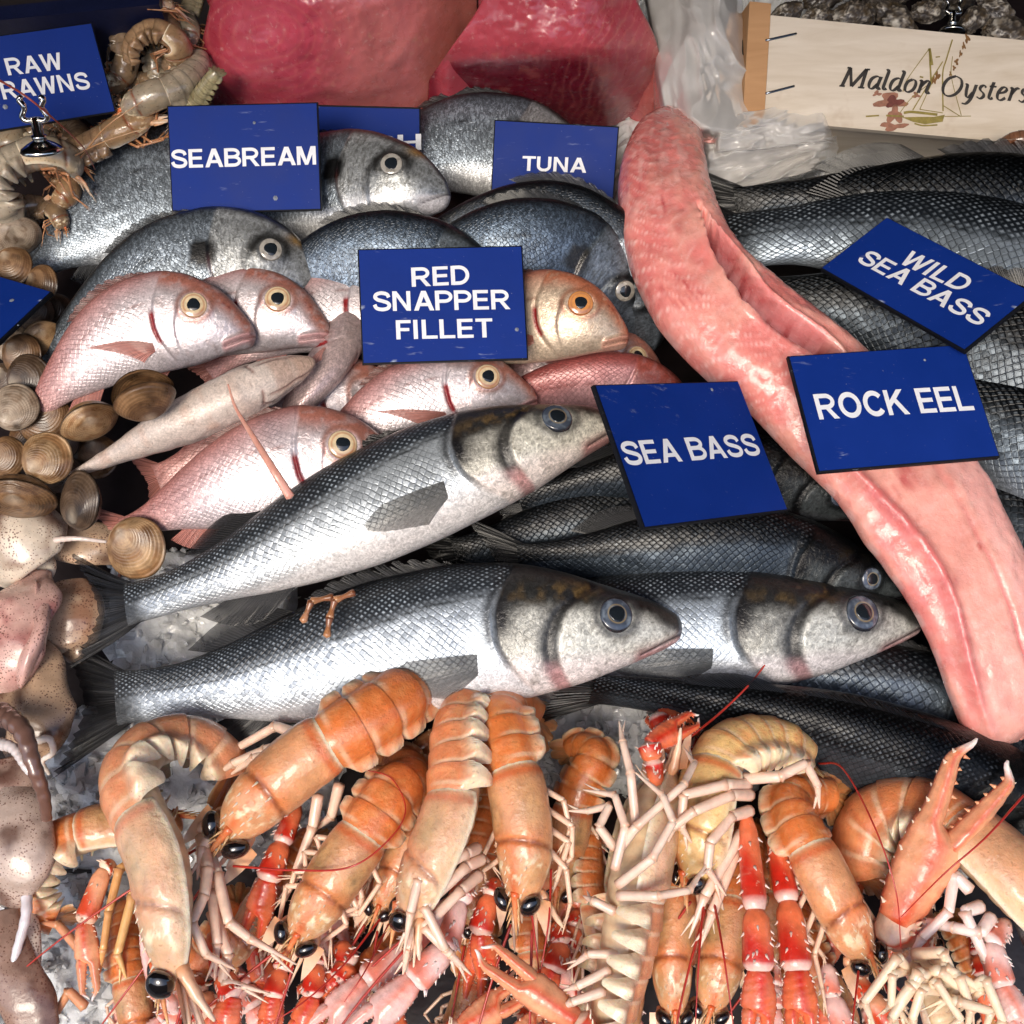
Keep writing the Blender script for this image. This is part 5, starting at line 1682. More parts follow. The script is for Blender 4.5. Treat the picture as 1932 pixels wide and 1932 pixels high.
        if legs:
            for s_ in legside:
                for i in range(nleg):
                    self.auto_leg(s_, i, lc)
        # --- mouth parts and scales reaching forward
        if feelers:
            b = Buf()
            for s_ in (-1, 1):
                for j, (sp, ln, r0) in enumerate(((.28, .17, .013), (.55, .12, .017), (.12, .13, .010), (.40, .22, .008))):
                    k = np.linspace(0, 1, 7)
                    jit = rng.normal(scale=.02, size=2)
                    p = self.pt(.05 - k * ln, s_ * hw * sp * (1 + .5 * k) + jit[0] * k, hw * (-.15 - .35 * k ** 1.5) + jit[1] * k)
                    b.add(*tube(p, L * r0 * (1 - .75 * k ** 1.5) * (1 + .25 * (np.arange(7) % 2)), 6), col=mix(np.tile(lin(228, 170, 128), (44, 1)), lin(236, 210, 186), np.repeat(k, 6).tolist() + [0, 1]))
                # toothed antennal scale
                k = np.linspace(0, 1, 8); a = np.linspace(-1, 1, 5)
                S, A = np.meshgrid(k, a, indexing='ij'); S, A = S.ravel(), A.ravel()
                v = self.pt(.03 - S * .15, s_ * hw * (.75 + .15 * S) + A * .030 * (1 - S ** 2) * (1 + .25 * np.sin(S * 22)), hw * (-.05 - .25 * S) + .004 * A)
                b.add(v, gfaces(8, 5), mix(np.tile(lin(222, 160, 116), (40, 1)), lin(238, 214, 190), S))
            under(b.build('mouthparts', M_LEG if not prawn else self.mat), root)
        if feelers and not prawn:
            for s_ in (-1, 1):
                k = np.linspace(0, 1, 5)
                jx, jy = rng.uniform(.2, 1.2), rng.uniform(-.5, .4)
                q = self.pt(-.08 - .75 * k, s_ * hw * (.4 + 3.2 * jx * k * (1 - .35 * k)), hw * (-.1 + .9 * np.sin(k * 2.4) + jy * k))
                q[:, 2] = np.maximum(q[:, 2], .01)
                w = crom(q, 50)
                under(Buf().add(*tube(w, np.linspace(.0008, .0003, 50), 6), col=lin(176, 52, 40)).build('antenna', M_LEG), root)
            b = Buf()
            for s_ in (-1, 1):
                for j in range(7):
                    tq = .05 + .024 * j
                    f_ = R(22 + 7 * math.sin(j * 2.0)) * s_
                    p0 = self.ring(np.array([tq]), np.array([f_]), np.interp(np.array([tq / cf]), [0, .12, .3, .6], [.20, .62, .88, 1.0]))[0]
                    fr = self.frame(np.array([tq]))
                    cone(b, p0 - fr[3][0] * .0008, nrm(fr[3][0] * .7 - fr[1][0]), L * .020, L * .0048, lin(240, 214, 184))
            under(b.build('spine_row', self.mat), root)
        for w_ in whiskers:
            self.whisker(w_)

    def frame(self, t):
        p, tt, s, n = self.cur.at(t)
        ro = np.interp(t, [0, 1], self.roll)[:, None]
        N = np.cos(ro) * n + np.sin(ro) * s
        return p, tt, nrm(np.cross(tt, N)), N

    def pt(self, t, b, n):
        """point at t along the body, b sideways and n towards the back, both as fractions of the length"""
        p, tt, B, N = self.frame(np.asarray(t, float))
        return p + (B * np.asarray(b, float)[:, None] + N * np.asarray(n, float)[:, None]) * self.L

    def ring(self, T, F, w):
        hh, hl = .92, .74
        c = np.cos(F)
        return self.pt(T, self.hw * w * np.sin(F), self.hw * w * np.where(c > 0, hh * c, hl * c))

    def whisker(self, pts, r=.0007, col=(176, 44, 36)):
        p = crom(PP(pts), 60)
        under(Buf().add(*tube(p, np.linspace(r, r * .35, 60), 6), col=lin(*col)).build('antenna', M_LEG), self.root)

    def leg(self, pts, r=.0026, col=None, pincer=True, world=False):
        """a jointed walking leg through the given points"""
        p = np.array(pts, float) if world else PP(pts)
        col = lin(232, 200, 180) if col is None else np.array(col)
        b = Buf()
        n = len(p)
        for i in range(n - 1):
            k = np.linspace(0, 1, 9)
            seg = p[i] + (p[i + 1] - p[i]) * k[:, None]
            ra, rb = r * (1 - .55 * i / n), r * (1 - .55 * (i + 1) / n)
            if i == n - 2:
                rb = r * .12
            rr = ra + (rb - ra) * k
            rr = rr * (1 + .22 * np.exp(-(k / .10) ** 2) - .18 * np.exp(-((k - .16) / .06) ** 2)) if i else rr
            c = mix(np.tile(col, (74, 1)), np.clip(col * 1.08, 0, 1), np.repeat(k, 8).tolist() + [0, 1])
            c = mix(c, lin(198, 138, 100), (np.exp(-((np.repeat(k, 8) - .03) / .06) ** 2) * .7).tolist() + [.5, 0])
            b.add(*tube(seg, rr, 8), col=c)
            if i == n - 2 and pincer:
                d = seg[-1] - seg[0]
                off = nrm(np.cross(d, np.array([.2, .1, 1]))) * r * .8
                s2 = seg[4] + off * .4 + (d * .52 + off * 1.2) * k[:, None]
                b.add(*tube(s2, r * .34 * (1 - .8 * k), 6), col=np.clip(col * 1.05, 0, 1))
        return under(b.build('leg', M_LEG), self.root)

    def auto_leg(self, s_, i, col):
        rng = self.rng; hw = self.hw
        t = self.cf * (.42 + .15 * i)
        a = self.pt(np.array([t]), np.array([s_ * hw * .42]), np.array([-hw * .62]))[0]
        o = .55 + .25 * rng.random()
        k1 = self.pt(np.array([t - .05 - .03 * rng.random()]), np.array([s_ * hw * (1.15 + .35 * rng.random())]), np.array([-hw * (.55 + .2 * rng.random())]))[0]
        k2 = self.pt(np.array([t - .14 - .08 * rng.random()]), np.array([s_ * hw * (1.35 + o * .6 * rng.normal())]), np.array([-hw * (.75 + .3 * rng.random())]))[0]
        k3 = self.pt(np.array([t - .22 - .10 * rng.random()]), np.array([s_ * hw * (1.1 + o * .8 * rng.normal())]), np.array([-hw * (.9 + .3 * rng.random())]))[0]
        q = np.array([a, k1, k2, k3])
        q[:, 2] = np.maximum(q[:, 2], .006)
        self.leg(q, r=.0115 * self.L, col=col, world=True)

    def claw(self, pts, w=44, mode='red', spread=0.10, sd=1.0, name='claw'):
        return claw(self.root, pts, w, mode, spread, sd, name)


def cone(b, p, d, ln, r, col):
    k = np.linspace(0, 1, 4)
    b.add(*tube(p + d * (ln * k)[:, None], r * (1 - .85 * k), 6), col=col)


def claw(root, pts, w=44, mode='red', spread=.10, sd=1.0, name='claw', tip=True):
    """a long pincer limb: arm segments through pts, the last stretch being the hand with its two fingers"""
    p = PP(pts)
    rng = np.random.default_rng(int(sd * 977))
    W = w * pxm(pts[-2][1], pts[-2][2])
    pal = {'red': (lin(196, 40, 24), lin(226, 116, 74), lin(242, 212, 200)), 'pink': (lin(226, 130, 110), lin(236, 196, 190), lin(244, 224, 218)),
           'orange': (lin(204, 68, 30), lin(230, 164, 124), lin(242, 214, 190)), 'brown': (lin(128, 66, 36), lin(160, 108, 72), lin(206, 180, 150))}[mode]
    b = Buf()
    arm = p[:-1]
    for i in range(len(arm) - 1):
        n = 16
        k = np.linspace(0, 1, n)
        seg = arm[i] + (arm[i + 1] - arm[i]) * k[:, None]
        last = i == len(arm) - 2
        rr = W * (.30 + .12 * k + (.10 if last else 0)) * (1 - .35 * np.exp(-(k / .10) ** 2) - .25 * np.exp(-((k - 1) / .06) ** 2))
        kk = np.repeat(k, 12)
        aa = np.tile(np.arange(12), n)
        c = mix(np.tile(pal[1], (len(kk), 1)), pal[0], ss(.25, .75, kk + .18 * np.sin(aa * 1.05)))
        c = mix(c, pal[2], ss(.86, .97, kk) * .9)
        c = np.vstack([c, pal[1][None], pal[2][None]])
        v, f = tube(seg, rr, 12, .8)
        b.add(v, f, c)
        d = nrm(arm[i + 1] - arm[i]); s = nrm(np.cross(d, [0, 0, 1.0])); up = np.cross(s, d)
        for j in range(11):
            q = rng.uniform(.25, .97); an = rng.uniform(-.3, np.pi + .3)
            o = s * math.cos(an) + up * math.sin(an) * .8
            r0 = W * (.32 + .14 * q) * (1.15 if last else .95)
            cone(b, arm[i] + (arm[i + 1] - arm[i]) * q + o * r0 * .9, nrm(o + d * .9), W * .20, W * .055, pal[2])
    a0, a1 = p[-2], p[-1]
    d = a1 - a0; Lh = float(np.linalg.norm(d)); d = d / Lh
    s = nrm(np.cross(d, [0, 0, 1.0])); up = np.cross(s, d)

    def loft(x, cen, hw, hh, colf, nseg=20, lift=0.0):
        n = len(x)
        an = np.linspace(0, 2 * np.pi, nseg, endpoint=False)
        X, A = np.meshgrid(np.arange(n), an, indexing='ij'); X, A = X.ravel(), A.ravel()
        ridge = 1 + .10 * np.cos(4 * A) + .03 * np.sin(X * 1.7 + A * 3)
        cy = hw[X] * np.sign(np.cos(A)) * np.abs(np.cos(A)) ** .8 * ridge + cen[X]
        cz = hh[X] * np.sign(np.sin(A)) * np.abs(np.sin(A)) ** .8 * ridge + lift
        v = a0 + d * x[X][:, None] * Lh + s * cy[:, None] + up * cz[:, None]
        f = gfaces(n, nseg, True)
        v = np.vstack([v, v[:nseg].mean(0), v[-nseg:].mean(0)])
        for j in range(nseg):
            f.append((n * nseg, j, (j + 1) % nseg)); f.append((n * nseg + 1, (n - 1) * nseg + (j + 1) % nseg, (n - 1) * nseg + j))
        c = colf(x[X], np.cos(A), np.sin(A))
        c = np.vstack([c, c[:1], c[-1:]])
        return v, f, c

    def colf(x, ca, sa):
        rid = np.abs(np.cos(2 * np.arctan2(sa, ca))) ** 6
        c = mix(np.tile(pal[1], (len(x), 1)), pal[0], np.clip(rid * .85 + .5 * ss(.25, .0, x), 0, 1))
        if mode != 'brown':
            c = mix(c, pal[2], ss(.2, -.6, sa) * .7)
        c = mix(c, lin(244, 232, 226), ss(.90, .96, x))
        return c
    x = np.linspace(0, 1, 40)
    split = ss(.44, .54, x)
    hwid = W * np.interp(x, [0, .10, .32, .45, .54, .8, .95, 1], [.30, .40, .50, .50, .21, .15, .07, .02])
    cen = -W * split * (.26 + .16 * spread * 10 * ss(.5, 1, x) - .25 * ss(.85, 1, x))
    v, f, c = loft(x, cen, hwid, W * np.interp(x, [0, .3, .5, .8, 1], [.26, .36, .28, .15, .02]), colf)
    b.add(v, f, c)
    for j in range(13):
        q = .06 + .9 * j / 13
        e = np.interp(q, x, cen) - np.interp(q, x, hwid)
        cone(b, a0 + d * q * Lh + s * e * .95 + up * W * rng.uniform(-.05, .12), nrm(-s + d * .6), W * .11 * (1 - .4 * q), W * .05, pal[2])
        if q > .5:
            e = np.interp(q, x, cen) + np.interp(q, x, hwid)
            cone(b, a0 + d * q * Lh + s * e * .9, s, W * .08 * (1.3 if j % 3 == 0 else .7), W * .045, pal[1] * 1.05)
        if q < .48:
            e = np.interp(q, x, hwid)
            cone(b, a0 + d * q * Lh + s * e * .95, nrm(s + d * .6), W * .11, W * .05, pal[2])
    o = b.build(name, M_CLAW)
    if root is not None:
        under(o, root)
    b2 = Buf()
    x2 = np.linspace(.45, .97, 26)
    k = (x2 - .45) / .52
    hw2 = W * np.interp(k, [0, .1, .6, .92, 1], [.16, .22, .15, .07, .02])
    cen2 = W * (.27 + spread * 4.2 * k - .28 * ss(.8, 1, k))
    v, f, c = loft(x2, cen2, hw2, W * np.interp(k, [0, .2, .8, 1], [.22, .25, .13, .02]), lambda x, ca, sa: colf(x + .03, ca, sa))
    b2.add(v, f, c)
    for j in range(8):
        q = .08 + .85 * j / 8
        xx = .45 + .52 * q
        e = np.interp(q, k, cen2) - np.interp(q, k, hw2)
        cone(b2, a0 + d * xx * Lh + s * e * .97, -s, W * .08 * (1.3 if j % 3 == 0 else .7), W * .045, pal[1] * 1.05)
        e = np.interp(q, k, cen2) + np.interp(q, k, hw2)
        cone(b2, a0 + d * xx * Lh + s * e * .97, nrm(s + d), W * .06, W * .035, pal[2])
    f_ = b2.build('pincer_finger', M_CLAW)
    if root is not None:
        under(f_, o)
    else:
        f_.parent = o
    return o


def lang(label, pts, **kw):
    return Crust('langoustine', label, 'langoustine', pts, group=G_LANG, mat=M_SHELL, **kw)


def loose_claw(label, pts, w=44, mode='red', spread=.05, sd=1.0):
    r = empty('langoustine_claw', P(*pts[-2]), label, 'claw', 'loose looking claws among the langoustines')
    claw(r, pts, w, mode, spread, sd, 'limb')
    return r
# lower layer, partly covered
for i, (u, v, an) in enumerate(((480, 1730, 62), (905, 1650, 84), (1125, 1740, 100), (1452, 1730, 80), (1715, 1690, 110), (640, 1905, 55), (1010, 1830, 96), (1180, 1905, 78), (1560, 1860, 118), (250, 1880, 100))):
    d = np.array([math.cos(R(an)), -math.sin(R(an))])
    lang('langoustine squeezed into the lower layer of the pile', [(u - d[0] * 110, v - d[1] * 110, .034), (u - d[0] * 20, v - d[1] * 20, .042), (u + d[0] * 70, v + d[1] * 70, .042), (u + d[0] * 150 + 14, v + d[1] * 150, .036), (u + d[0] * 190 + 30, v + d[1] * 190, .026)], sd=300 + i, roll=(-40, 25, 60, -20, 15)[i % 5], hw=.13)
lang('langoustine body buried at the bottom left under pale claws', [(230, 1985, .02), (300, 1900, .022), (380, 1810, .024), (440, 1730, .024), (470, 1680, .02)], sd=50, roll=15)
lang('langoustine buried between the red claws below the left-centre eyes', [(560, 2010, .02), (600, 1900, .022), (640, 1800, .022), (660, 1720, .02)], sd=51, roll=-10)
lang('langoustine buried under the long orange pincer', [(830, 2010, .02), (880, 1900, .022), (900, 1800, .024), (920, 1700, .024), (925, 1650, .02)], sd=52, roll=10)
lang('dark langoustine glimpsed right of the dorsal one in the centre', [(1050, 1960, .02), (1070, 1850, .024), (1080, 1740, .024), (1090, 1640, .02)], sd=53, roll=0)
lang('langoustine buried under the two hanging red claws', [(1480, 2000, .02), (1500, 1880, .022), (1490, 1760, .024), (1470, 1660, .02)], sd=54, roll=0)
lang('langoustine buried in the bottom right corner', [(1900, 2010, .02), (1880, 1900, .024), (1830, 1800, .024), (1780, 1720, .02)], sd=55, roll=0)

o = lang('langoustine behind the white one, orange tail top peeping out', [(1055, 1690, .036), (1070, 1590, .042), (1092, 1490, .050), (1122, 1432, .052), (1092, 1412, .040), (1060, 1440, .03)], roll=-20, sd=60, hw=.13)
o = lang('long brown-backed langoustine lying face down under the white one', [(1272, 1925, .052), (1268, 1810, .058), (1276, 1690, .058), (1292, 1580, .050), (1310, 1480, .035)], sd=61, hw=.105, green=.8, cf=.5, legs=False)
o = lang('langoustine with a mottled back under the hanging claws', [(1335, 1915, .05), (1365, 1800, .055), (1392, 1690, .055), (1405, 1600, .045), (1410, 1540, .03)], sd=62, hw=.135, green=1.0, cf=.52, legs=False)
o = lang('narrow langoustine squeezed in behind the side-lying one', [(712, 1722, .055), (752, 1630, .062), (800, 1530, .064), (826, 1450, .055), (840, 1390, .04)], sd=63, hw=.105, green=.3)
o.whisker([(720, 1730, .06), (640, 1830, .08), (560, 1900, .09), (480, 1945, .09)]); o.whisker([(738, 1735, .06), (690, 1830, .09), (650, 1890, .09)])

o = lang('curled langoustine at the far left, its ringed tail bending down', [(345, 1560, .046), (255, 1562, .054), (170, 1572, .056), (105, 1606, .052), (72, 1665, .044), (92, 1722, .036), (150, 1735, .03)], roll=72, sd=64, hw=.15, legs=False, feelers=False, eyes=False, cf=.42)
o.claw([(215, 1630, .055), (196, 1640, .06), (160, 1740, .06), (172, 1890, .055)], 44, 'orange', .02, 2)
o.leg([(260, 1620, .05), (225, 1640, .06), (205, 1720, .06), (195, 1790, .06), (185, 1850, .05)], .003, lin(214, 160, 100))
o.leg([(270, 1630, .05), (250, 1690, .055), (222, 1800, .055), (240, 1850, .05)], .0034, lin(220, 176, 116))
o.leg([(150, 1790, .05), (110, 1745, .05), (70, 1740, .045)], .003, lin(214, 150, 112))
o.leg([(160, 1900, .05), (130, 1870, .05), (110, 1905, .045), (60, 1932, .04)], .003, lin(214, 150, 112))

o = lang('dorsal langoustine at the upper left with its tail over the silver bass', [(424, 1580, .088), (500, 1497, .098), (590, 1420, .104), (685, 1362, .104), (752, 1316, .094), (770, 1296, .076), (720, 1296, .060), (655, 1312, .052)], roll=8, sd=65, hw=.112, cf=.40, legs=False, green=.15)
for q in ([(560, 1400, .085), (500, 1415, .08), (440, 1440, .075), (395, 1470, .07)], [(540, 1420, .085), (480, 1430, .08), (430, 1465, .07)], [(590, 1395, .085), (520, 1370, .075), (450, 1410, .065), (400, 1430, .06)],
          [(600, 1500, .08), (590, 1560, .075), (560, 1640, .07), (540, 1700, .06)], [(640, 1480, .08), (625, 1540, .07), (590, 1570, .065)]):
    o.leg(q, .0034)
o.claw([(560, 1520, .06), (532, 1590, .066), (505, 1660, .068), (470, 1790, .055)], 52, 'red', .03, 3)

o = lang('curled langoustine left of centre, side on, tail hooped over its back', [(332, 1850, .098), (328, 1740, .108), (308, 1620, .110), (268, 1530, .102), (252, 1465, .090), (292, 1415, .078), (365, 1402, .068), (428, 1448, .060), (432, 1530, .052)],
         roll=(-76, -84), sd=66, hw=.116, cf=.41, legs=False, pale=.25)
for q in ([(380, 1580, .085), (392, 1640, .10), (385, 1690, .105), (362, 1740, .108), (388, 1800, .10), (445, 1830, .09)], [(390, 1600, .085), (410, 1650, .095), (432, 1740, .1), (470, 1770, .095), (560, 1820, .085)],
          [(385, 1640, .085), (400, 1680, .09), (410, 1780, .092), (405, 1850, .085)], [(380, 1560, .085), (405, 1570, .09), (380, 1600, .095), (372, 1660, .10)], [(400, 1720, .085), (430, 1800, .09), (420, 1850, .085), (510, 1875, .08)]):
    o.leg(q, .0036)
o.claw([(400, 1760, .075), (418, 1840, .08), (440, 1880, .082), (405, 1985, .08)], 52, 'red', .03, 4)
o.claw([(330, 1940, .07), (330, 1905, .075), (292, 1862, .08), (272, 1680, .085)], 36, 'pink', .01, 5)

o = lang('langoustine facing down left, two black eyes in the left centre', [(556, 1775, .078), (618, 1675, .088), (682, 1580, .092), (738, 1500, .088), (768, 1468, .074), (748, 1440, .058), (700, 1450, .05)], roll=6, sd=67, hw=.122, cf=.44, green=.8)
o.whisker([(440, 1634, .088), (560, 1642, .10), (660, 1636, .112), (730, 1588, .11), (765, 1530, .105), (740, 1470, .10), (690, 1452, .09)])
o.claw([(545, 1790, .06), (530, 1830, .064), (515, 1880, .066), (505, 1975, .06)], 46, 'red', .03, 6)
o.claw([(600, 1790, .055), (595, 1820, .06), (590, 1880, .062), (545, 1990, .06)], 46, 'red', .03, 7)

o = lang('side-lying langoustine in the centre with white-tipped tail flaps on its right', [(772, 1740, .088), (815, 1640, .098), (855, 1540, .102), (866, 1450, .098), (868, 1380, .090), (890, 1330, .080), (950, 1318, .070)], roll=(-74, -80), sd=68, hw=.152, cf=.46, legs=False, pale=.15)
for q in ([(900, 1600, .095), (880, 1610, .105), (790, 1660, .112), (775, 1720, .11), (762, 1800, .10)], [(910, 1620, .09), (880, 1635, .10), (800, 1710, .106), (840, 1790, .10), (870, 1830, .09)],
          [(905, 1650, .085), (870, 1680, .095), (800, 1750, .10), (850, 1800, .098), (890, 1840, .09)], [(790, 1740, .09), (770, 1790, .09), (760, 1840, .085)]):
    o.leg(q, .0034)
o.claw([(880, 1640, .07), (868, 1700, .08), (842, 1790, .084), (780, 1850, .084), (640, 1985, .08)], 62, 'pink', .03, 8)
o.claw([(850, 1700, .05), (770, 1790, .06), (690, 1850, .064), (560, 1985, .06)], 58, 'pink', .03, 9)

o = lang('dorsal langoustine in the middle, head down with both black eyes showing', [(984, 1705, .088), (990, 1600, .098), (976, 1490, .102), (952, 1400, .096), (944, 1345, .084), (982, 1338, .066), (1040, 1385, .052)], roll=-28, sd=69, hw=.122, cf=.44, green=.6)
o.whisker([(1000, 1700, .09), (1012, 1790, .09), (1020, 1860, .08)]); o.whisker([(1040, 1640, .09), (1035, 1740, .095), (1015, 1860, .09)])
o.claw([(940, 1660, .06), (925, 1690, .066), (905, 1760, .066), (925, 1850, .05)], 48, 'red', .03, 10)
o.claw([(1050, 1740, .05), (1060, 1780, .055), (1045, 1830, .056), (1000, 1900, .05)], 50, 'red', .03, 11)

o = lang('pale langoustine lying on its back, white legs crossed over its chest', [(1258, 1450, .085), (1222, 1545, .094), (1200, 1650, .096), (1180, 1760, .092), (1160, 1850, .086), (1142, 1930, .08), (1130, 2000, .07)], roll=-118, sd=70, hw=.150, cf=.47, legs=False, pale=.25)
for q in ([(1160, 1640, .115), (1180, 1560, .122), (1160, 1500, .12), (1100, 1490, .11)], [(1165, 1670, .115), (1230, 1620, .128), (1270, 1550, .13), (1250, 1500, .13), (1190, 1450, .12)],
          [(1170, 1600, .115), (1200, 1560, .125), (1290, 1480, .128), (1310, 1440, .12), (1290, 1410, .11)], [(1165, 1690, .115), (1240, 1690, .125), (1300, 1680, .12), (1340, 1620, .11)],
          [(1160, 1600, .11), (1130, 1560, .115), (1150, 1520, .115), (1110, 1530, .105), (1070, 1530, .10)], [(1200, 1560, .115), (1190, 1460, .122), (1175, 1400, .12), (1168, 1360, .115)],
          [(1160, 1720, .105), (1120, 1700, .105), (1100, 1690, .1)], [(1150, 1830, .10), (1090, 1860, .10), (1060, 1870, .095)], [(1140, 1870, .10), (1080, 1890, .10), (1030, 1920, .09)], [(1190, 1800, .1), (1110, 1800, .1), (1070, 1830, .09)]):
    o.leg(q, .0027, lin(228, 200, 182))
o.claw([(1240, 1480, .105), (1232, 1435, .11), (1225, 1405, .11), (1320, 1350, .095)], 46, 'red', .02, 12)
o.claw([(1280, 1450, .07), (1270, 1420, .075), (1240, 1350, .07), (1330, 1375, .06)], 40, 'red', .02, 13)

o = lang('side-on langoustine right of centre, thin legs folded across it and tail to the right', [(1316, 1668, .086), (1328, 1570, .094), (1340, 1490, .096), (1372, 1425, .09), (1430, 1402, .08), (1490, 1412, .072), (1535, 1450, .06)], roll=(-66, -80), sd=71, hw=.165, shell=lin(230, 190, 128), cf=.44, legs=False)
for q in ([(1410, 1480, .10), (1370, 1480, .118), (1290, 1500, .12), (1285, 1560, .115), (1305, 1590, .108)], [(1415, 1500, .10), (1380, 1500, .115), (1310, 1530, .122), (1270, 1560, .12), (1260, 1590, .11)],
          [(1400, 1470, .10), (1470, 1465, .11), (1520, 1440, .11), (1542, 1480, .10), (1546, 1525, .09)], [(1415, 1530, .1), (1380, 1540, .11), (1340, 1590, .115), (1335, 1640, .11), (1370, 1690, .10)], [(1400, 1570, .1), (1330, 1690, .1), (1300, 1770, .095)], [(1390, 1600, .095), (1345, 1720, .098), (1320, 1790, .09)]):
    o.leg(q, .0034)
o.claw([(1408, 1540, .10), (1425, 1715, .108), (1432, 1830, .108), (1430, 1990, .10)], 62, 'red', .02, 14)
o.claw([(1460, 1570, .08), (1486, 1700, .09), (1504, 1830, .094), (1518, 1990, .09)], 62, 'red', .02, 15)
o.whisker([(1330, 1680, .095), (1320, 1790, .11), (1312, 1932, .11)], .0008); o.whisker([(1345, 1690, .095), (1365, 1800, .12), (1385, 1945, .12)], .0008)

o = lang('orange langoustine on the right, head down between the claws', [(1634, 1815, .080), (1580, 1705, .092), (1532, 1610, .094), (1500, 1550, .086), (1496, 1510, .074), (1560, 1500, .062), (1600, 1510, .055)], roll=14, sd=72, hw=.118, cf=.46, green=.2)
o.whisker([(1660, 1830, .09), (1690, 1920, .1), (1700, 1990, .1)]); o.whisker([(1620, 1830, .09), (1605, 1960, .1)])
o.whisker([(1545, 1440, .07), (1590, 1450, .10), (1650, 1560, .13), (1690, 1680, .13), (1700, 1790, .11)])
o.claw([(1600, 1830, .07), (1640, 1880, .075), (1680, 1930, .075), (1760, 2010, .07)], 50, 'orange', .02, 16)
o.claw([(1560, 1820, .06), (1570, 1880, .06), (1600, 1960, .06), (1620, 2030, .06)], 50, 'pink', .02, 17)

o = lang('big langoustine at the right edge raising an open red claw', [(2040, 1800, .085), (1950, 1710, .096), (1870, 1625, .096), (1790, 1562, .082), (1710, 1530, .070), (1645, 1555, .060), (1622, 1625, .050), (1650, 1690, .04)], roll=(58, 80), sd=73, hw=.15, cf=.47, legs=False, green=.2, pale=.1)
o.claw([(1745, 1780, .06), (1712, 1765, .07), (1690, 1735, .085), (1862, 1402, .125)], 104, 'orange', .11, 18, 'raised_claw')
for q in ([(1830, 1680, .1), (1800, 1650, .10), (1790, 1720, .1), (1740, 1770, .095), (1690, 1850, .09)], [(1850, 1710, .10), (1820, 1720, .105), (1860, 1810, .1), (1870, 1880, .09)], [(1870, 1730, .1), (1850, 1760, .105), (1800, 1750, .1), (1750, 1740, .09), (1720, 1790, .08)],
          [(1760, 1700, .09), (1720, 1690, .09), (1660, 1660, .08)]):
    o.leg(q, .0036, lin(236, 212, 204))
o.claw([(1900, 1740, .09), (1870, 1780, .10), (1890, 1860, .1), (1960, 1990, .1)], 56, 'pink', .02, 19)
o.whisker([(1932, 1500, .12), (1860, 1580, .135), (1780, 1650, .13), (1700, 1730, .1)])

o = lang('cream langoustine on its back in the bottom right, legs in a tangle', [(1728, 1800, .070), (1762, 1880, .078), (1790, 1960, .078), (1810, 2050, .07)], roll=176, sd=74, hw=.18, cf=.87, legs=False, pale=.6, tail=False, eyes=False)
rg = np.random.default_rng(9)
for i in range(13):
    u, v = 1730 + rg.uniform(-10, 70), 1800 + rg.uniform(0, 110)
    sg = rg.choice([-1, 1])
    o.leg([(u, v, .10), (u + sg * rg.uniform(25, 60), v + rg.uniform(-45, 30), .118), (u + sg * rg.uniform(45, 95), v + rg.uniform(10, 75), .112), (u + sg * rg.uniform(20, 80), v + rg.uniform(70, 130), .10)], rg.uniform(.0024, .0036), lin(232, 208, 180))

rq = np.random.default_rng(31)
for i, (u, v, an) in enumerate(((478, 1790, -80), (610, 1700, -60), (690, 1650, -110), (905, 1770, -95), (1035, 1800, -70), (1110, 1650, -100), (1500, 1630, -60), (1455, 1900, -90), (1720, 1730, -120), (1860, 1840, -75), (250, 1830, -100), (395, 1915, -60),
                              (640, 1900, -125), (1190, 1920, -80), (1010, 1640, -75), (1590, 1740, -110), (480, 1900, -60), (1320, 1700, -100), (740, 1900, -70), (1660, 1930, -60), (1000, 1930, -110), (1560, 1890, -80))):
    d = np.array([math.cos(R(an)), -math.sin(R(an))])
    pts = [(u - d[0] * 90, v - d[1] * 90, .03), (u - d[0] * 40, v - d[1] * 40, .036), (u, v, .038), (u + d[0] * 130 + rq.uniform(-30, 30), v + d[1] * 130, .03)]
    loose_claw('claw half seen in the gaps between the langoustine bodies', pts, 46 + 8 * (i % 3), ('red', 'pink', 'orange')[i % 3], .02, 200 + i)
loose_claw('long orange pincer lying slantwise at the bottom centre', [(1170, 2010, .08), (1120, 1965, .09), (1085, 1925, .094), (898, 1788, .10)], 62, 'orange', .03, 30)
loose_claw('orange claw pointing up right at the bottom centre, behind the long pincer', [(780, 2030, .05), (830, 1975, .055), (870, 1940, .06), (1010, 1850, .055)], 56, 'orange', .02, 31)
loose_claw('second orange claw at the bottom edge right of the pale pink hands', [(900, 2060, .05), (930, 2010, .055), (960, 1975, .06), (1060, 1900, .05)], 54, 'orange', .02, 32)
loose_claw('bright red claw joint under the centre-left eyes', [(640, 1780, .05), (660, 1820, .055), (640, 1850, .056), (560, 1890, .05)], 56, 'red', .02, 33)
loose_claw('red and pink claw hand at the bottom left corner of the pile', [(350, 1870, .05), (330, 1905, .055), (310, 1930, .056), (240, 2010, .05)], 52, 'pink', .02, 34)
loose_claw('brown claw reaching out of the pile towards the silver bass', [(690, 1470, .04), (740, 1440, .045), (775, 1425, .048), (868, 1362, .045)], 40, 'brown', .08, 35)
loose_claw('dark claw lying on the ice right of the orange langoustine', [(1540, 1520, .03), (1600, 1560, .035), (1640, 1590, .036), (1700, 1660, .03)], 34, 'brown', .03, 36)
loose_claw('red claw tip sticking out from under the black bass tail', [(1330, 1420, .04), (1300, 1400, .045), (1270, 1390, .046), (1222, 1345, .04)], 40, 'red', .04, 37)
loose_claw('small red claw segment right of the two black eyes in the middle', [(1090, 1720, .04), (1085, 1750, .045), (1070, 1790, .046), (1000, 1850, .04)], 46, 'red', .02, 38)

# ------------------------------------------------------------------ raw prawns at the top left
G_PR = 'raw prawns at the top left'
GREY, BROWN, AMB = lin(152, 140, 122), lin(128, 106, 84), lin(152, 122, 92)


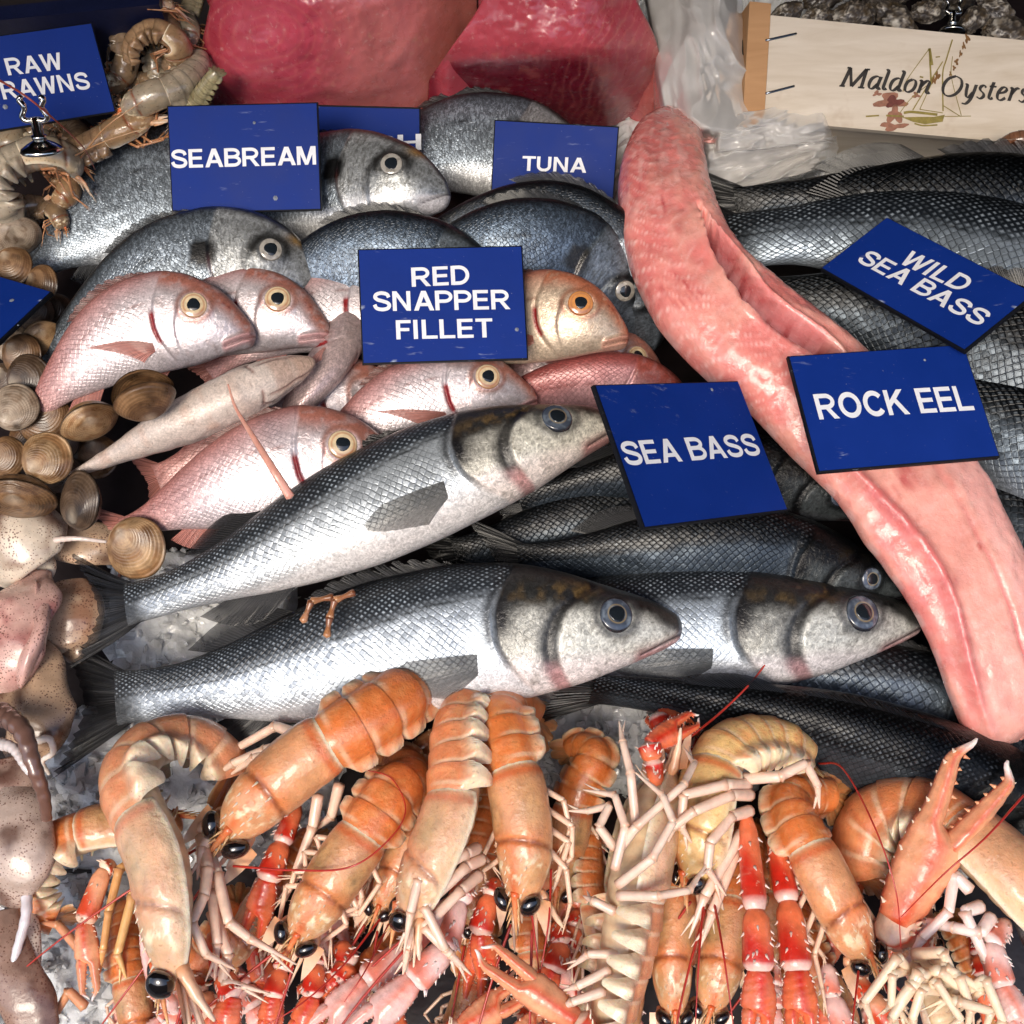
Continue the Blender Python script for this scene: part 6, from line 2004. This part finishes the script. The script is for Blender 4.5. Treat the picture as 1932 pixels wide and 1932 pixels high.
def prawn(label, pts, shell=GREY, **kw):
    a = dict(hw=.085, cf=.40, legs=True, nleg=3, legcol=lin(170, 120, 84), feelers=True, prawn=True, green=.2)
    a.update(kw)
    return Crust('prawn', label, 'prawn', pts, group=G_PR, mat=M_PRAWN, shell=shell, **a)


pr = [('tan prawn arching over the corner of the RAW PRAWNS sign', [(330, 20, .12), (290, 8, .13), (240, 20, .125), (205, 60, .11), (200, 110, .10)], AMB, 60),
      ('brown prawn dangling at the picture top next to the tuna', [(250, -30, .12), (290, 10, .12), (320, 60, .11), (330, 110, .10), (300, 140, .09)], BROWN, -60),
      ('glossy rounded prawn right of the RAW PRAWNS sign', [(340, 130, .10), (330, 80, .12), (290, 62, .125), (255, 85, .12), (250, 130, .105)], AMB, 60),
      ('prawn with a rusty patch left of the RAW PRAWNS sign corner', [(205, 175, .09), (235, 130, .10), (240, 85, .11), (225, 55, .11), (200, 50, .10)], BROWN, 40),
      ('grey prawn with a bright orange spot on its side', [(230, 215, .10), (280, 185, .11), (330, 165, .11), (370, 130, .105), (375, 95, .10)], GREY, 20),
      ('pale prawn tail poking up against the tuna with a dark seam', [(330, 240, .09), (365, 200, .10), (385, 170, .11), (405, 140, .12), (412, 128, .12)], lin(150, 140, 108), 10),
      ('tan prawn with long whiskers lying above the left bream', [(290, 215, .10), (230, 245, .095), (170, 275, .085), (110, 300, .08), (80, 310, .075)], AMB, 10),
      ('large translucent prawn at the left edge above the clams', [(150, 330, .075), (110, 300, .09), (50, 300, .095), (0, 340, .09), (10, 395, .075), (50, 410, .06)], lin(168, 156, 138), 60),
      ('reddish prawn head at the left edge under the steel holder', [(-30, 320, .08), (20, 290, .085), (70, 285, .08), (120, 300, .07)], lin(150, 86, 56), 10),
      ('dark prawn at the left edge between the translucent one and the clams', [(-40, 420, .05), (10, 400, .06), (60, 385, .06), (110, 390, .05)], BROWN, 10),
      ('prawn partly hidden behind the RAW PRAWNS sign top', [(140, 60, .10), (100, 40, .10), (60, 45, .10), (20, 60, .10)], BROWN, 10),
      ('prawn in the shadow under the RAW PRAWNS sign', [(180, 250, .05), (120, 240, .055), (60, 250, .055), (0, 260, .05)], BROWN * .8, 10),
      ('small prawn wedged between the tuna and the SEABREAM sign', [(300, 300, .06), (330, 260, .07), (350, 220, .075), (380, 190, .07)], BROWN, 10),
      ('pale prawn at the picture top beside the tuna edge', [(370, 90, .09), (350, 50, .10), (360, 10, .10), (380, -40, .10)], lin(160, 146, 120), -30)]
for i, (lab, pts, c, ro) in enumerate(pr):
    prawn(lab, pts, c, roll=ro, sd=80 + i, hw=.15 if i in (2, 7) else .12, eyes=i in (3, 4, 8, 12))
rng_p = np.random.default_rng(77)
for i, (u, v, z, an) in enumerate(((228, 120, .085, 1.2), (262, 150, .085, 2.6), (215, 30, .10, .4), (290, 120, .095, 4.0), (345, 40, .10, 1.8), (250, 230, .07, .2), (150, 275, .06, .3), (60, 270, .06, 3.2), (30, 250, .055, .5), (90, 395, .055, 2.2), (130, 345, .06, 1.0), (310, 175, .08, 5.2))):
    ln = 62
    pts = [(u + math.cos(an + .55 * j) * ln * (j - 1.5) * .55, v - math.sin(an + .55 * j) * ln * (j - 1.5) * .55, z + .006 * math.sin(j * 1.6)) for j in range(4)]
    prawn('small grey-brown prawn in the heap around the RAW PRAWNS sign', pts, (GREY, BROWN, AMB, lin(160, 146, 124))[i % 4] * .9, roll=rng_p.uniform(-70, 70), sd=120 + i, hw=.15, eyes=i % 3 == 0)
for q in ([(150, 300, .09), (200, 240, .11), (270, 190, .12)], [(120, 305, .09), (190, 270, .105), (280, 240, .11)], [(-10, 146, .16), (60, 190, .17), (150, 270, .12), (180, 320, .08)]):
    r_ = empty('prawn_feeler', P(*q[0]), {150: 'longest pale prawn feeler trailing above the left bream', 120: 'lower pale prawn feeler trailing above the left bream', -10: 'thin red feeler crossing the RAW PRAWNS sign'}[q[0][0]], 'feeler')
    p = crom(PP(q), 40)
    under(Buf().add(*tube(p, np.linspace(.0008, .0003, 40), 6), col=lin(150, 70, 54) if q[0][0] < 0 else lin(176, 132, 92)).build('strand', M_LEG), r_)
# brown crustacean pieces at the right edge by the crate
for i, (lab, pts, c) in enumerate((('brown prawn at the right edge below the crate', [(1985, 330, .09), (1935, 290, .095), (1890, 285, .09), (1870, 310, .08), (1890, 340, .07)], lin(140, 92, 66)), ('brown prawn against the right edge beside the ice', [(1990, 280, .07), (1940, 262, .08), (1900, 270, .075), (1880, 300, .06)], lin(120, 84, 64)))):
    prawn(lab, pts, c, roll=30, sd=97 + i, hw=.12)
# ------------------------------------------------------------------ clams
def clam_material():
    k = NT('clam_shell')
    c = k.attr('Col')
    nz = k.noise(85, 4, 0.6)
    c = k.mixc(1.0, c, k.mixc(k.rng(nz, 0.3, 0.7), (0.48, 0.45, 0.42), (1.25, 1.2, 1.15)), 'MULTIPLY')
    nb = k.bump(k.noise(300, 4, 0.6), 0.5, 0.0004)
    return k.set(col=c, rough=k.rng(nz, 0.3, 0.7, 0.25, 0.5), normal=nb, coat=0.25, coatr=0.15, spec=0.4)


M_CLAM = clam_material()


def valve(sg, Rr, sd, cols, puff):
    """one ribbed valve: a grid of growth rings (r) by ribs (a), hinge beak at +y"""
    nr, na = 60, 90
    r = np.linspace(0, 1, nr); a = np.linspace(0, 2 * np.pi, na, endpoint=False)
    Q, A = np.meshgrid(r, a, indexing='ij'); Q, A = Q.ravel(), A.ravel()
    ox, oy = .10, .62                       # beak
    ex, ey = 1.0 * np.cos(A), .86 * np.sin(A) - .04 + .10 * np.sin(A) ** 3
    x, y = ox + (ex - ox) * Q, oy + (ey - oy) * Q
    rr = np.clip(1 - (x ** 2 + (y / .86) ** 2), 0, 1)
    h = puff * (Q * 0 + np.clip(1 - Q ** 2.0, 0, 1) ** .72 * (1 - .35 * (1 - Q)) * np.clip(.35 + 1.0 * rr ** .5, 0, 1.1))
    ring = np.sin(Q ** .8 * 105 + .8 * np.sin(A * 2 + sd)); rib = np.cos(A * 46)
    h = h + (.010 * ring * Q + .006 * rib * Q) * ss(.02, .2, 1 - Q + .12)
    wob = 1 + .03 * fbm(np.stack([np.cos(A) * 2 + sd, np.sin(A) * 2, Q * 1.5], 1), 3) * Q
    v = np.stack([x * wob, y * wob, sg * h], 1) * Rr
    n1 = fbm(np.stack([x * 1.6 + sd, y * 1.6, 0 * x], 1), 3)
    n4 = fbm(np.stack([np.cos(A) * 2.2 + sd, np.sin(A) * 2.2, Q * 7], 1), 3)
    band = 2.2 * n4 + .35 * np.sin(Q * 15 + sd)
    c = mix(np.tile(cols[0], (len(x), 1)), cols[1], ss(-.2, .8, band) * .75)
    c = mix(c, cols[2], ss(.12, .4, n1) * .7)
    c = mix(c, cols[0] * .45, ss(.3, 1.0, -ring) * .35)
    c = mix(c, lin(206, 196, 178), ss(.35, .05, Q) * .45)
    c = mix(c, cols[0] * .16, ss(.955, .99, Q) * .9)
    c = mix(c, cols[1] * .6, .35 * ss(.2, 1, rib))
    return v, gfaces(nr, na, True), c


def clam(label, u, v, z, r, yaw=0, tilt=8, azim=0, pal=0, gape=0.0, sd=1.0, puff=.44):
    """tilt 0 lies flat showing one valve, tilt 90 stands on its rim showing the seam; azim is the way it leans; yaw turns the beak"""
    pals = [(lin(134, 104, 74), lin(94, 66, 44), lin(58, 42, 32)), (lin(176, 146, 110), lin(136, 96, 58), lin(98, 66, 40)), (lin(96, 80, 66), lin(70, 54, 42), lin(40, 32, 28)), (lin(172, 158, 142), lin(126, 104, 84), lin(82, 66, 54))]
    Rr = r * pxm(v, z)
    rot = (mathutils.Matrix.Rotation(R(azim), 3, 'Z') @ mathutils.Matrix.Rotation(R(tilt), 3, 'X') @ mathutils.Matrix.Rotation(R(yaw), 3, 'Z'))
    M = np.array(rot)
    c = P(u, v, z)
    root = empty('clam', c, label, 'clam', 'clams on the left')
    for sg in (1, -1):
        vv, f, col = valve(sg, Rr, sd + sg * .3, pals[pal], puff)
        if gape:
            g = gape * sg * .5
            cy, sy = math.cos(g), math.sin(g)
            y0 = .62 * Rr
            yy, zz = vv[:, 1] - y0, vv[:, 2]
            vv = np.stack([vv[:, 0], y0 + yy * cy + zz * sy, -yy * sy + zz * cy], 1)
        vv = vv + np.array([0, 0, sg * .0003])
        under(mesh('valve', vv @ M.T + c, f, M_CLAM, None, True, {'Col': col}), root)
    if gape:
        e, f = ellipsoid((0, -.05 * Rr, 0), np.diag([.8, .6, .12]) * Rr, 14, 24)
        under(Buf().add(e @ M.T + c, f, lin(120, 104, 84)).build('clam_meat', M_WHITEMEAT), root)


import mathutils
for a in (('grey clam edge-on at the far left below the prawns', 32, 446, .06, 46, 0, 70, 30, 3), ('brown clam on the left edge, topmost of the heap', 22, 502, .075, 40, 40, 15, 0, 0), ('brown clam beside the left bream near the sign corner', 78, 536, .07, 38, 100, 30, -40, 0),
          ('dark clam partly under the blank sign corner', 66, 590, .065, 36, 20, 30, 20, 2), ('clam tilted on its edge right of the blank sign', 82, 640, .08, 42, 0, 62, 28, 1), ('round clam under the blank sign tip', 40, 668, .085, 40, 60, 26, 0, 0),
          ('speckled brown clam touching the tail side of the big-eyed snapper', 54, 716, .092, 48, 130, 26, -20, 2), ('ribbed greyish clam at the left edge in the middle of the heap', 28, 770, .10, 48, 170, 16, 0, 3), ('dark ribbed clam below the speckled one', 84, 790, .088, 52, 10, 20, 10, 0),
          ('small clam at the left edge above the striped edge-on one', 12, 862, .085, 40, 90, 20, 0, 0), ('golden brown clam with dark bands beside the belly-up fish', 88, 866, .108, 52, 150, 20, -10, 1), ('large dark clam leaning on the front snapper', 152, 946, .10, 60, 250, 42, -60, 2),
          ('little clam wedged behind the striped edge-on clam', 14, 912, .075, 34, 0, 30, 0, 0), ('pale-beaked tan clam on the ice below the front snapper', 256, 1032, .088, 62, 62, 30, -20, 1)):
    clam(a[0], a[1], a[2], a[3], a[4], a[5], a[6], a[7], a[8], sd=a[1] * .13 + a[2] * .01)
for u, v, z, r, yw, az in ((24, 606, .05, 38, 30, 20), (50, 762, .06, 44, 100, -30), (118, 740, .07, 42, 10, 40), (60, 830, .065, 44, 200, 0), (118, 905, .065, 46, 60, 20), (26, 650, .055, 40, 150, 50), (98, 690, .065, 42, 270, 10), (4, 722, .06, 40, 20, -20), (62, 905, .06, 42, 90, 30), (112, 830, .075, 40, 330, 0), (100, 590, .05, 40, 40, 0), (14, 550, .05, 40, 240, 10), (180, 860, .06, 44, 0, 30), (100, 960, .06, 44, 200, 0)):
    clam('half-hidden brown clam in the lower layer of the heap', u, v, z, r, yw, 24, az, (0, 2, 3)[int(u) % 3], sd=u * .1 + v * .01)
clam('clam standing edge-on between snapper and belly-up fish, seam slanting up', 168, 796, .115, 56, 0, 84, 28, 1, sd=3.3, puff=.46)
clam('gaping clam lying on the belly-up fish against the snapper', 272, 750, .150, 60, 180, 78, 22, 0, gape=.34, sd=5.1, puff=.46)
clam('long striped clam edge-on at the left edge above the squid', 36, 940, .10, 70, 0, 80, 2, 0, gape=.0, sd=7.7, puff=.46)

# ------------------------------------------------------------------ squid
def mantle(b, pts, rads, col, tip=None, spread=.75, sd=1.0):
    cur = Curve(PP(pts), 90)
    n = 90; t = np.linspace(0, 1, n)
    rp = np.array([1.22 * r * 1.06 * pxm(p[1], p[2]) for r, p in zip(rads, pts)])
    rr = pchip(np.linspace(0, 1, len(rads)), rp, t)
    v, f = tube(cur.p, rr, 40, spread)
    nz = fbm(np.vstack([v[:-2] * 46, v[-2:] * 46]) + sd, 4)
    v[:-2] += nrm(v[:-2] - np.repeat(cur.p, 40, 0)) * (.0045 * (.35 - np.abs(noise3(v[:-2] * 34 + sd))) + .004 * fbm(v[:-2] * 22 + sd, 3) + .0012 * nz[:-2])[:, None]
    c = mix(np.tile(col, (len(v), 1)), (tip if tip is not None else col * .55), ss(-.05, .35, nz))
    b.add(v, f, c)


def squid(label, parts, tent=(), fins=(), sd=1.0):
    root = empty('squid', P(*parts[0][0][0]), label, 'squid', 'squid on the left')
    for pts, rads, col, tip in parts:
        b = Buf(); mantle(b, pts, rads, np.array(col), tip, .46, sd)
        under(b.build('mantle', M_SQUID), root)
    for pts, r0, col in tent:
        p = crom(PP(pts), 60)
        k = np.linspace(0, 1, 60)
        m = r0 * pxm(pts[0][1], pts[0][2])
        under(Buf().add(*tube(p, m * (1 - .55 * k) * (1 + .06 * np.sin(k * 70)), 14), col=np.array(col)).build('tentacle', M_WHITEMEAT), root)
    for poly, z, col in fins:
        q = np.array(poly, float)
        o = crom(np.vstack([np.c_[q, 0 * q[:, 0]], [[q[0, 0], q[0, 1], 0]]]), 61)[:-1, :2]
        c = o.mean(0)
        V = []
        for s, dz in ((0, .008), (.3, .0075), (.6, .006), (.85, .003), (.97, .0), (1.0, -.003), (.97, -.006), (.6, -.007)):
            uv = c + (o - c) * s
            V.append(np.array([P(a, b_, z + dz + .002 * math.sin(a * .06 + b_ * .05)) for a, b_ in uv]))
        v = np.vstack(V)
        nz = fbm(v * 60 + sd, 3)
        under(Buf().add(v, gfaces(8, 60, True), mix(np.tile(np.array(col), (len(v), 1)), np.array(col) * .5, ss(0, .4, nz))).build('fin', M_SQUID), root)


PALE, ROSE, BRN = lin(214, 200, 182), lin(208, 170, 158), lin(150, 112, 92)
squid('squid head with brown blotches just under the striped clam', [([(100, 975, .065), (60, 1000, .075), (20, 1040, .075), (0, 1080, .06)], [26, 50, 48, 30], PALE, lin(120, 84, 66)), ([(40, 1050, .06), (70, 1075, .06), (85, 1050, .055)], [18, 22, 12], PALE, None)], sd=1)
squid('tan squid body lying under the pale-beaked clam', [([(95, 1025, .045), (150, 1024, .05), (215, 1030, .045)], [26, 34, 30], lin(196, 168, 142), lin(150, 116, 94))], tent=[([(80, 1022, .075), (140, 1016, .082), (200, 1022, .078)], 7, lin(224, 206, 196))], sd=2)
squid('rosy squid mantle with fine dots at the left edge', [([(70, 1085, .062), (45, 1150, .075), (15, 1230, .075), (-15, 1310, .06)], [22, 52, 50, 24], ROSE, lin(160, 104, 100))], fins=[([(66, 1092), (96, 1130), (84, 1220), (40, 1300), (30, 1250), (60, 1180)], .078, lin(200, 160, 150))], sd=3)
squid('speckled tan squid fin between the two bass tails', [([(120, 1110, .045), (125, 1160, .05), (130, 1215, .045)], [34, 50, 38], lin(196, 168, 142), lin(150, 112, 90))], fins=[([(70, 1090), (168, 1130), (166, 1246), (110, 1240), (66, 1180)], .045, lin(196, 168, 142))], sd=4)
squid('mottled brown squid mantle beside the lower bass tail', [([(40, 1215, .05), (60, 1290, .06), (62, 1370, .06), (30, 1430, .045)], [36, 60, 58, 30], lin(190, 160, 132), lin(84, 60, 48))],
      tent=[([(0, 1345, .085), (40, 1375, .1), (62, 1440, .1), (82, 1500, .09), (88, 1545, .08)], 22, lin(112, 84, 74)), ([(-10, 1402, .095), (25, 1412, .1), (50, 1450, .1), (70, 1470, .095)], 13, lin(206, 196, 194)), ([(64, 1400, .075), (92, 1394, .08), (100, 1420, .075), (80, 1436, .07), (92, 1460, .06)], 8, lin(226, 212, 200))], sd=5)
squid('dotted squid mantle left of the ice heap', [([(25, 1440, .055), (15, 1490, .06), (-10, 1530, .05)], [34, 50, 34], lin(176, 150, 136), lin(110, 80, 70))], sd=6)
squid('pale glossy squid mantle with white tentacle hanging at the lower left', [([(20, 1500, .06), (30, 1560, .07), (28, 1620, .07), (10, 1690, .055)], [30, 52, 54, 36], lin(186, 166, 154), lin(120, 96, 86))],
      tent=[([(46, 1640, .06), (50, 1720, .065), (30, 1800, .06), (20, 1850, .055), (50, 1900, .05)], 12, lin(216, 210, 214))], sd=7)
squid('pale squid skin with a short curled arm beside the ice at the lower left', [([(30, 1700, .045), (40, 1760, .05), (36, 1830, .05), (10, 1880, .04)], [20, 30, 28, 16], lin(196, 184, 174), lin(130, 110, 100))], tent=[([(70, 1600, .05), (86, 1640, .055), (74, 1680, .05)], 8, lin(210, 200, 196))], sd=9)
squid('spotted brown squid at the lower left corner', [([(-10, 1740, .05), (10, 1800, .055), (40, 1870, .055), (70, 1950, .05)], [44, 42, 44, 34], lin(150, 122, 108), lin(96, 66, 58))], sd=8)

# ------------------------------------------------------------------ two broken crab legs on the front bass
for lab, q in (('left one of two broken brown legs on the front bass', [(628, 1126, .112), (588, 1134, .114), (572, 1172, .112)]), ('right one of two broken brown legs on the front bass', [(668, 1118, .114), (632, 1132, .116), (622, 1165, .114), (617, 1200, .112)])):
    r_ = empty('crab_leg', P(*q[0]), lab, 'crab leg', 'broken legs on the front bass')
    p = PP(q); b = Buf()
    for i in range(len(p) - 1):
        k = np.linspace(0, 1, 8)[:, None]
        b.add(*tube(p[i] + (p[i + 1] - p[i]) * k, .0019 * (1 + .25 * np.cos(k[:, 0] * 6.28)), 8), col=mix(np.tile(lin(110, 62, 36), (66, 1)), lin(176, 124, 84), np.repeat(k[:, 0], 8).tolist() + [0, 1]))
    under(b.build('shell', M_CLAW), r_)
# the long pink pectoral filament on the front snapper
r_ = empty('pectoral_ray', P(540, 930, .15), 'long pink loose fin ray draped over the front snapper', 'fin')
p = crom(PP([(548, 938, .150), (515, 885, .158), (478, 825, .155), (445, 770, .150), (430, 725, .150)]), 50)
under(Buf().add(*tube(p, np.linspace(.0026, .0005, 50), 8, .35), col=lin(214, 156, 140)).build('ray', M_LEG), r_)
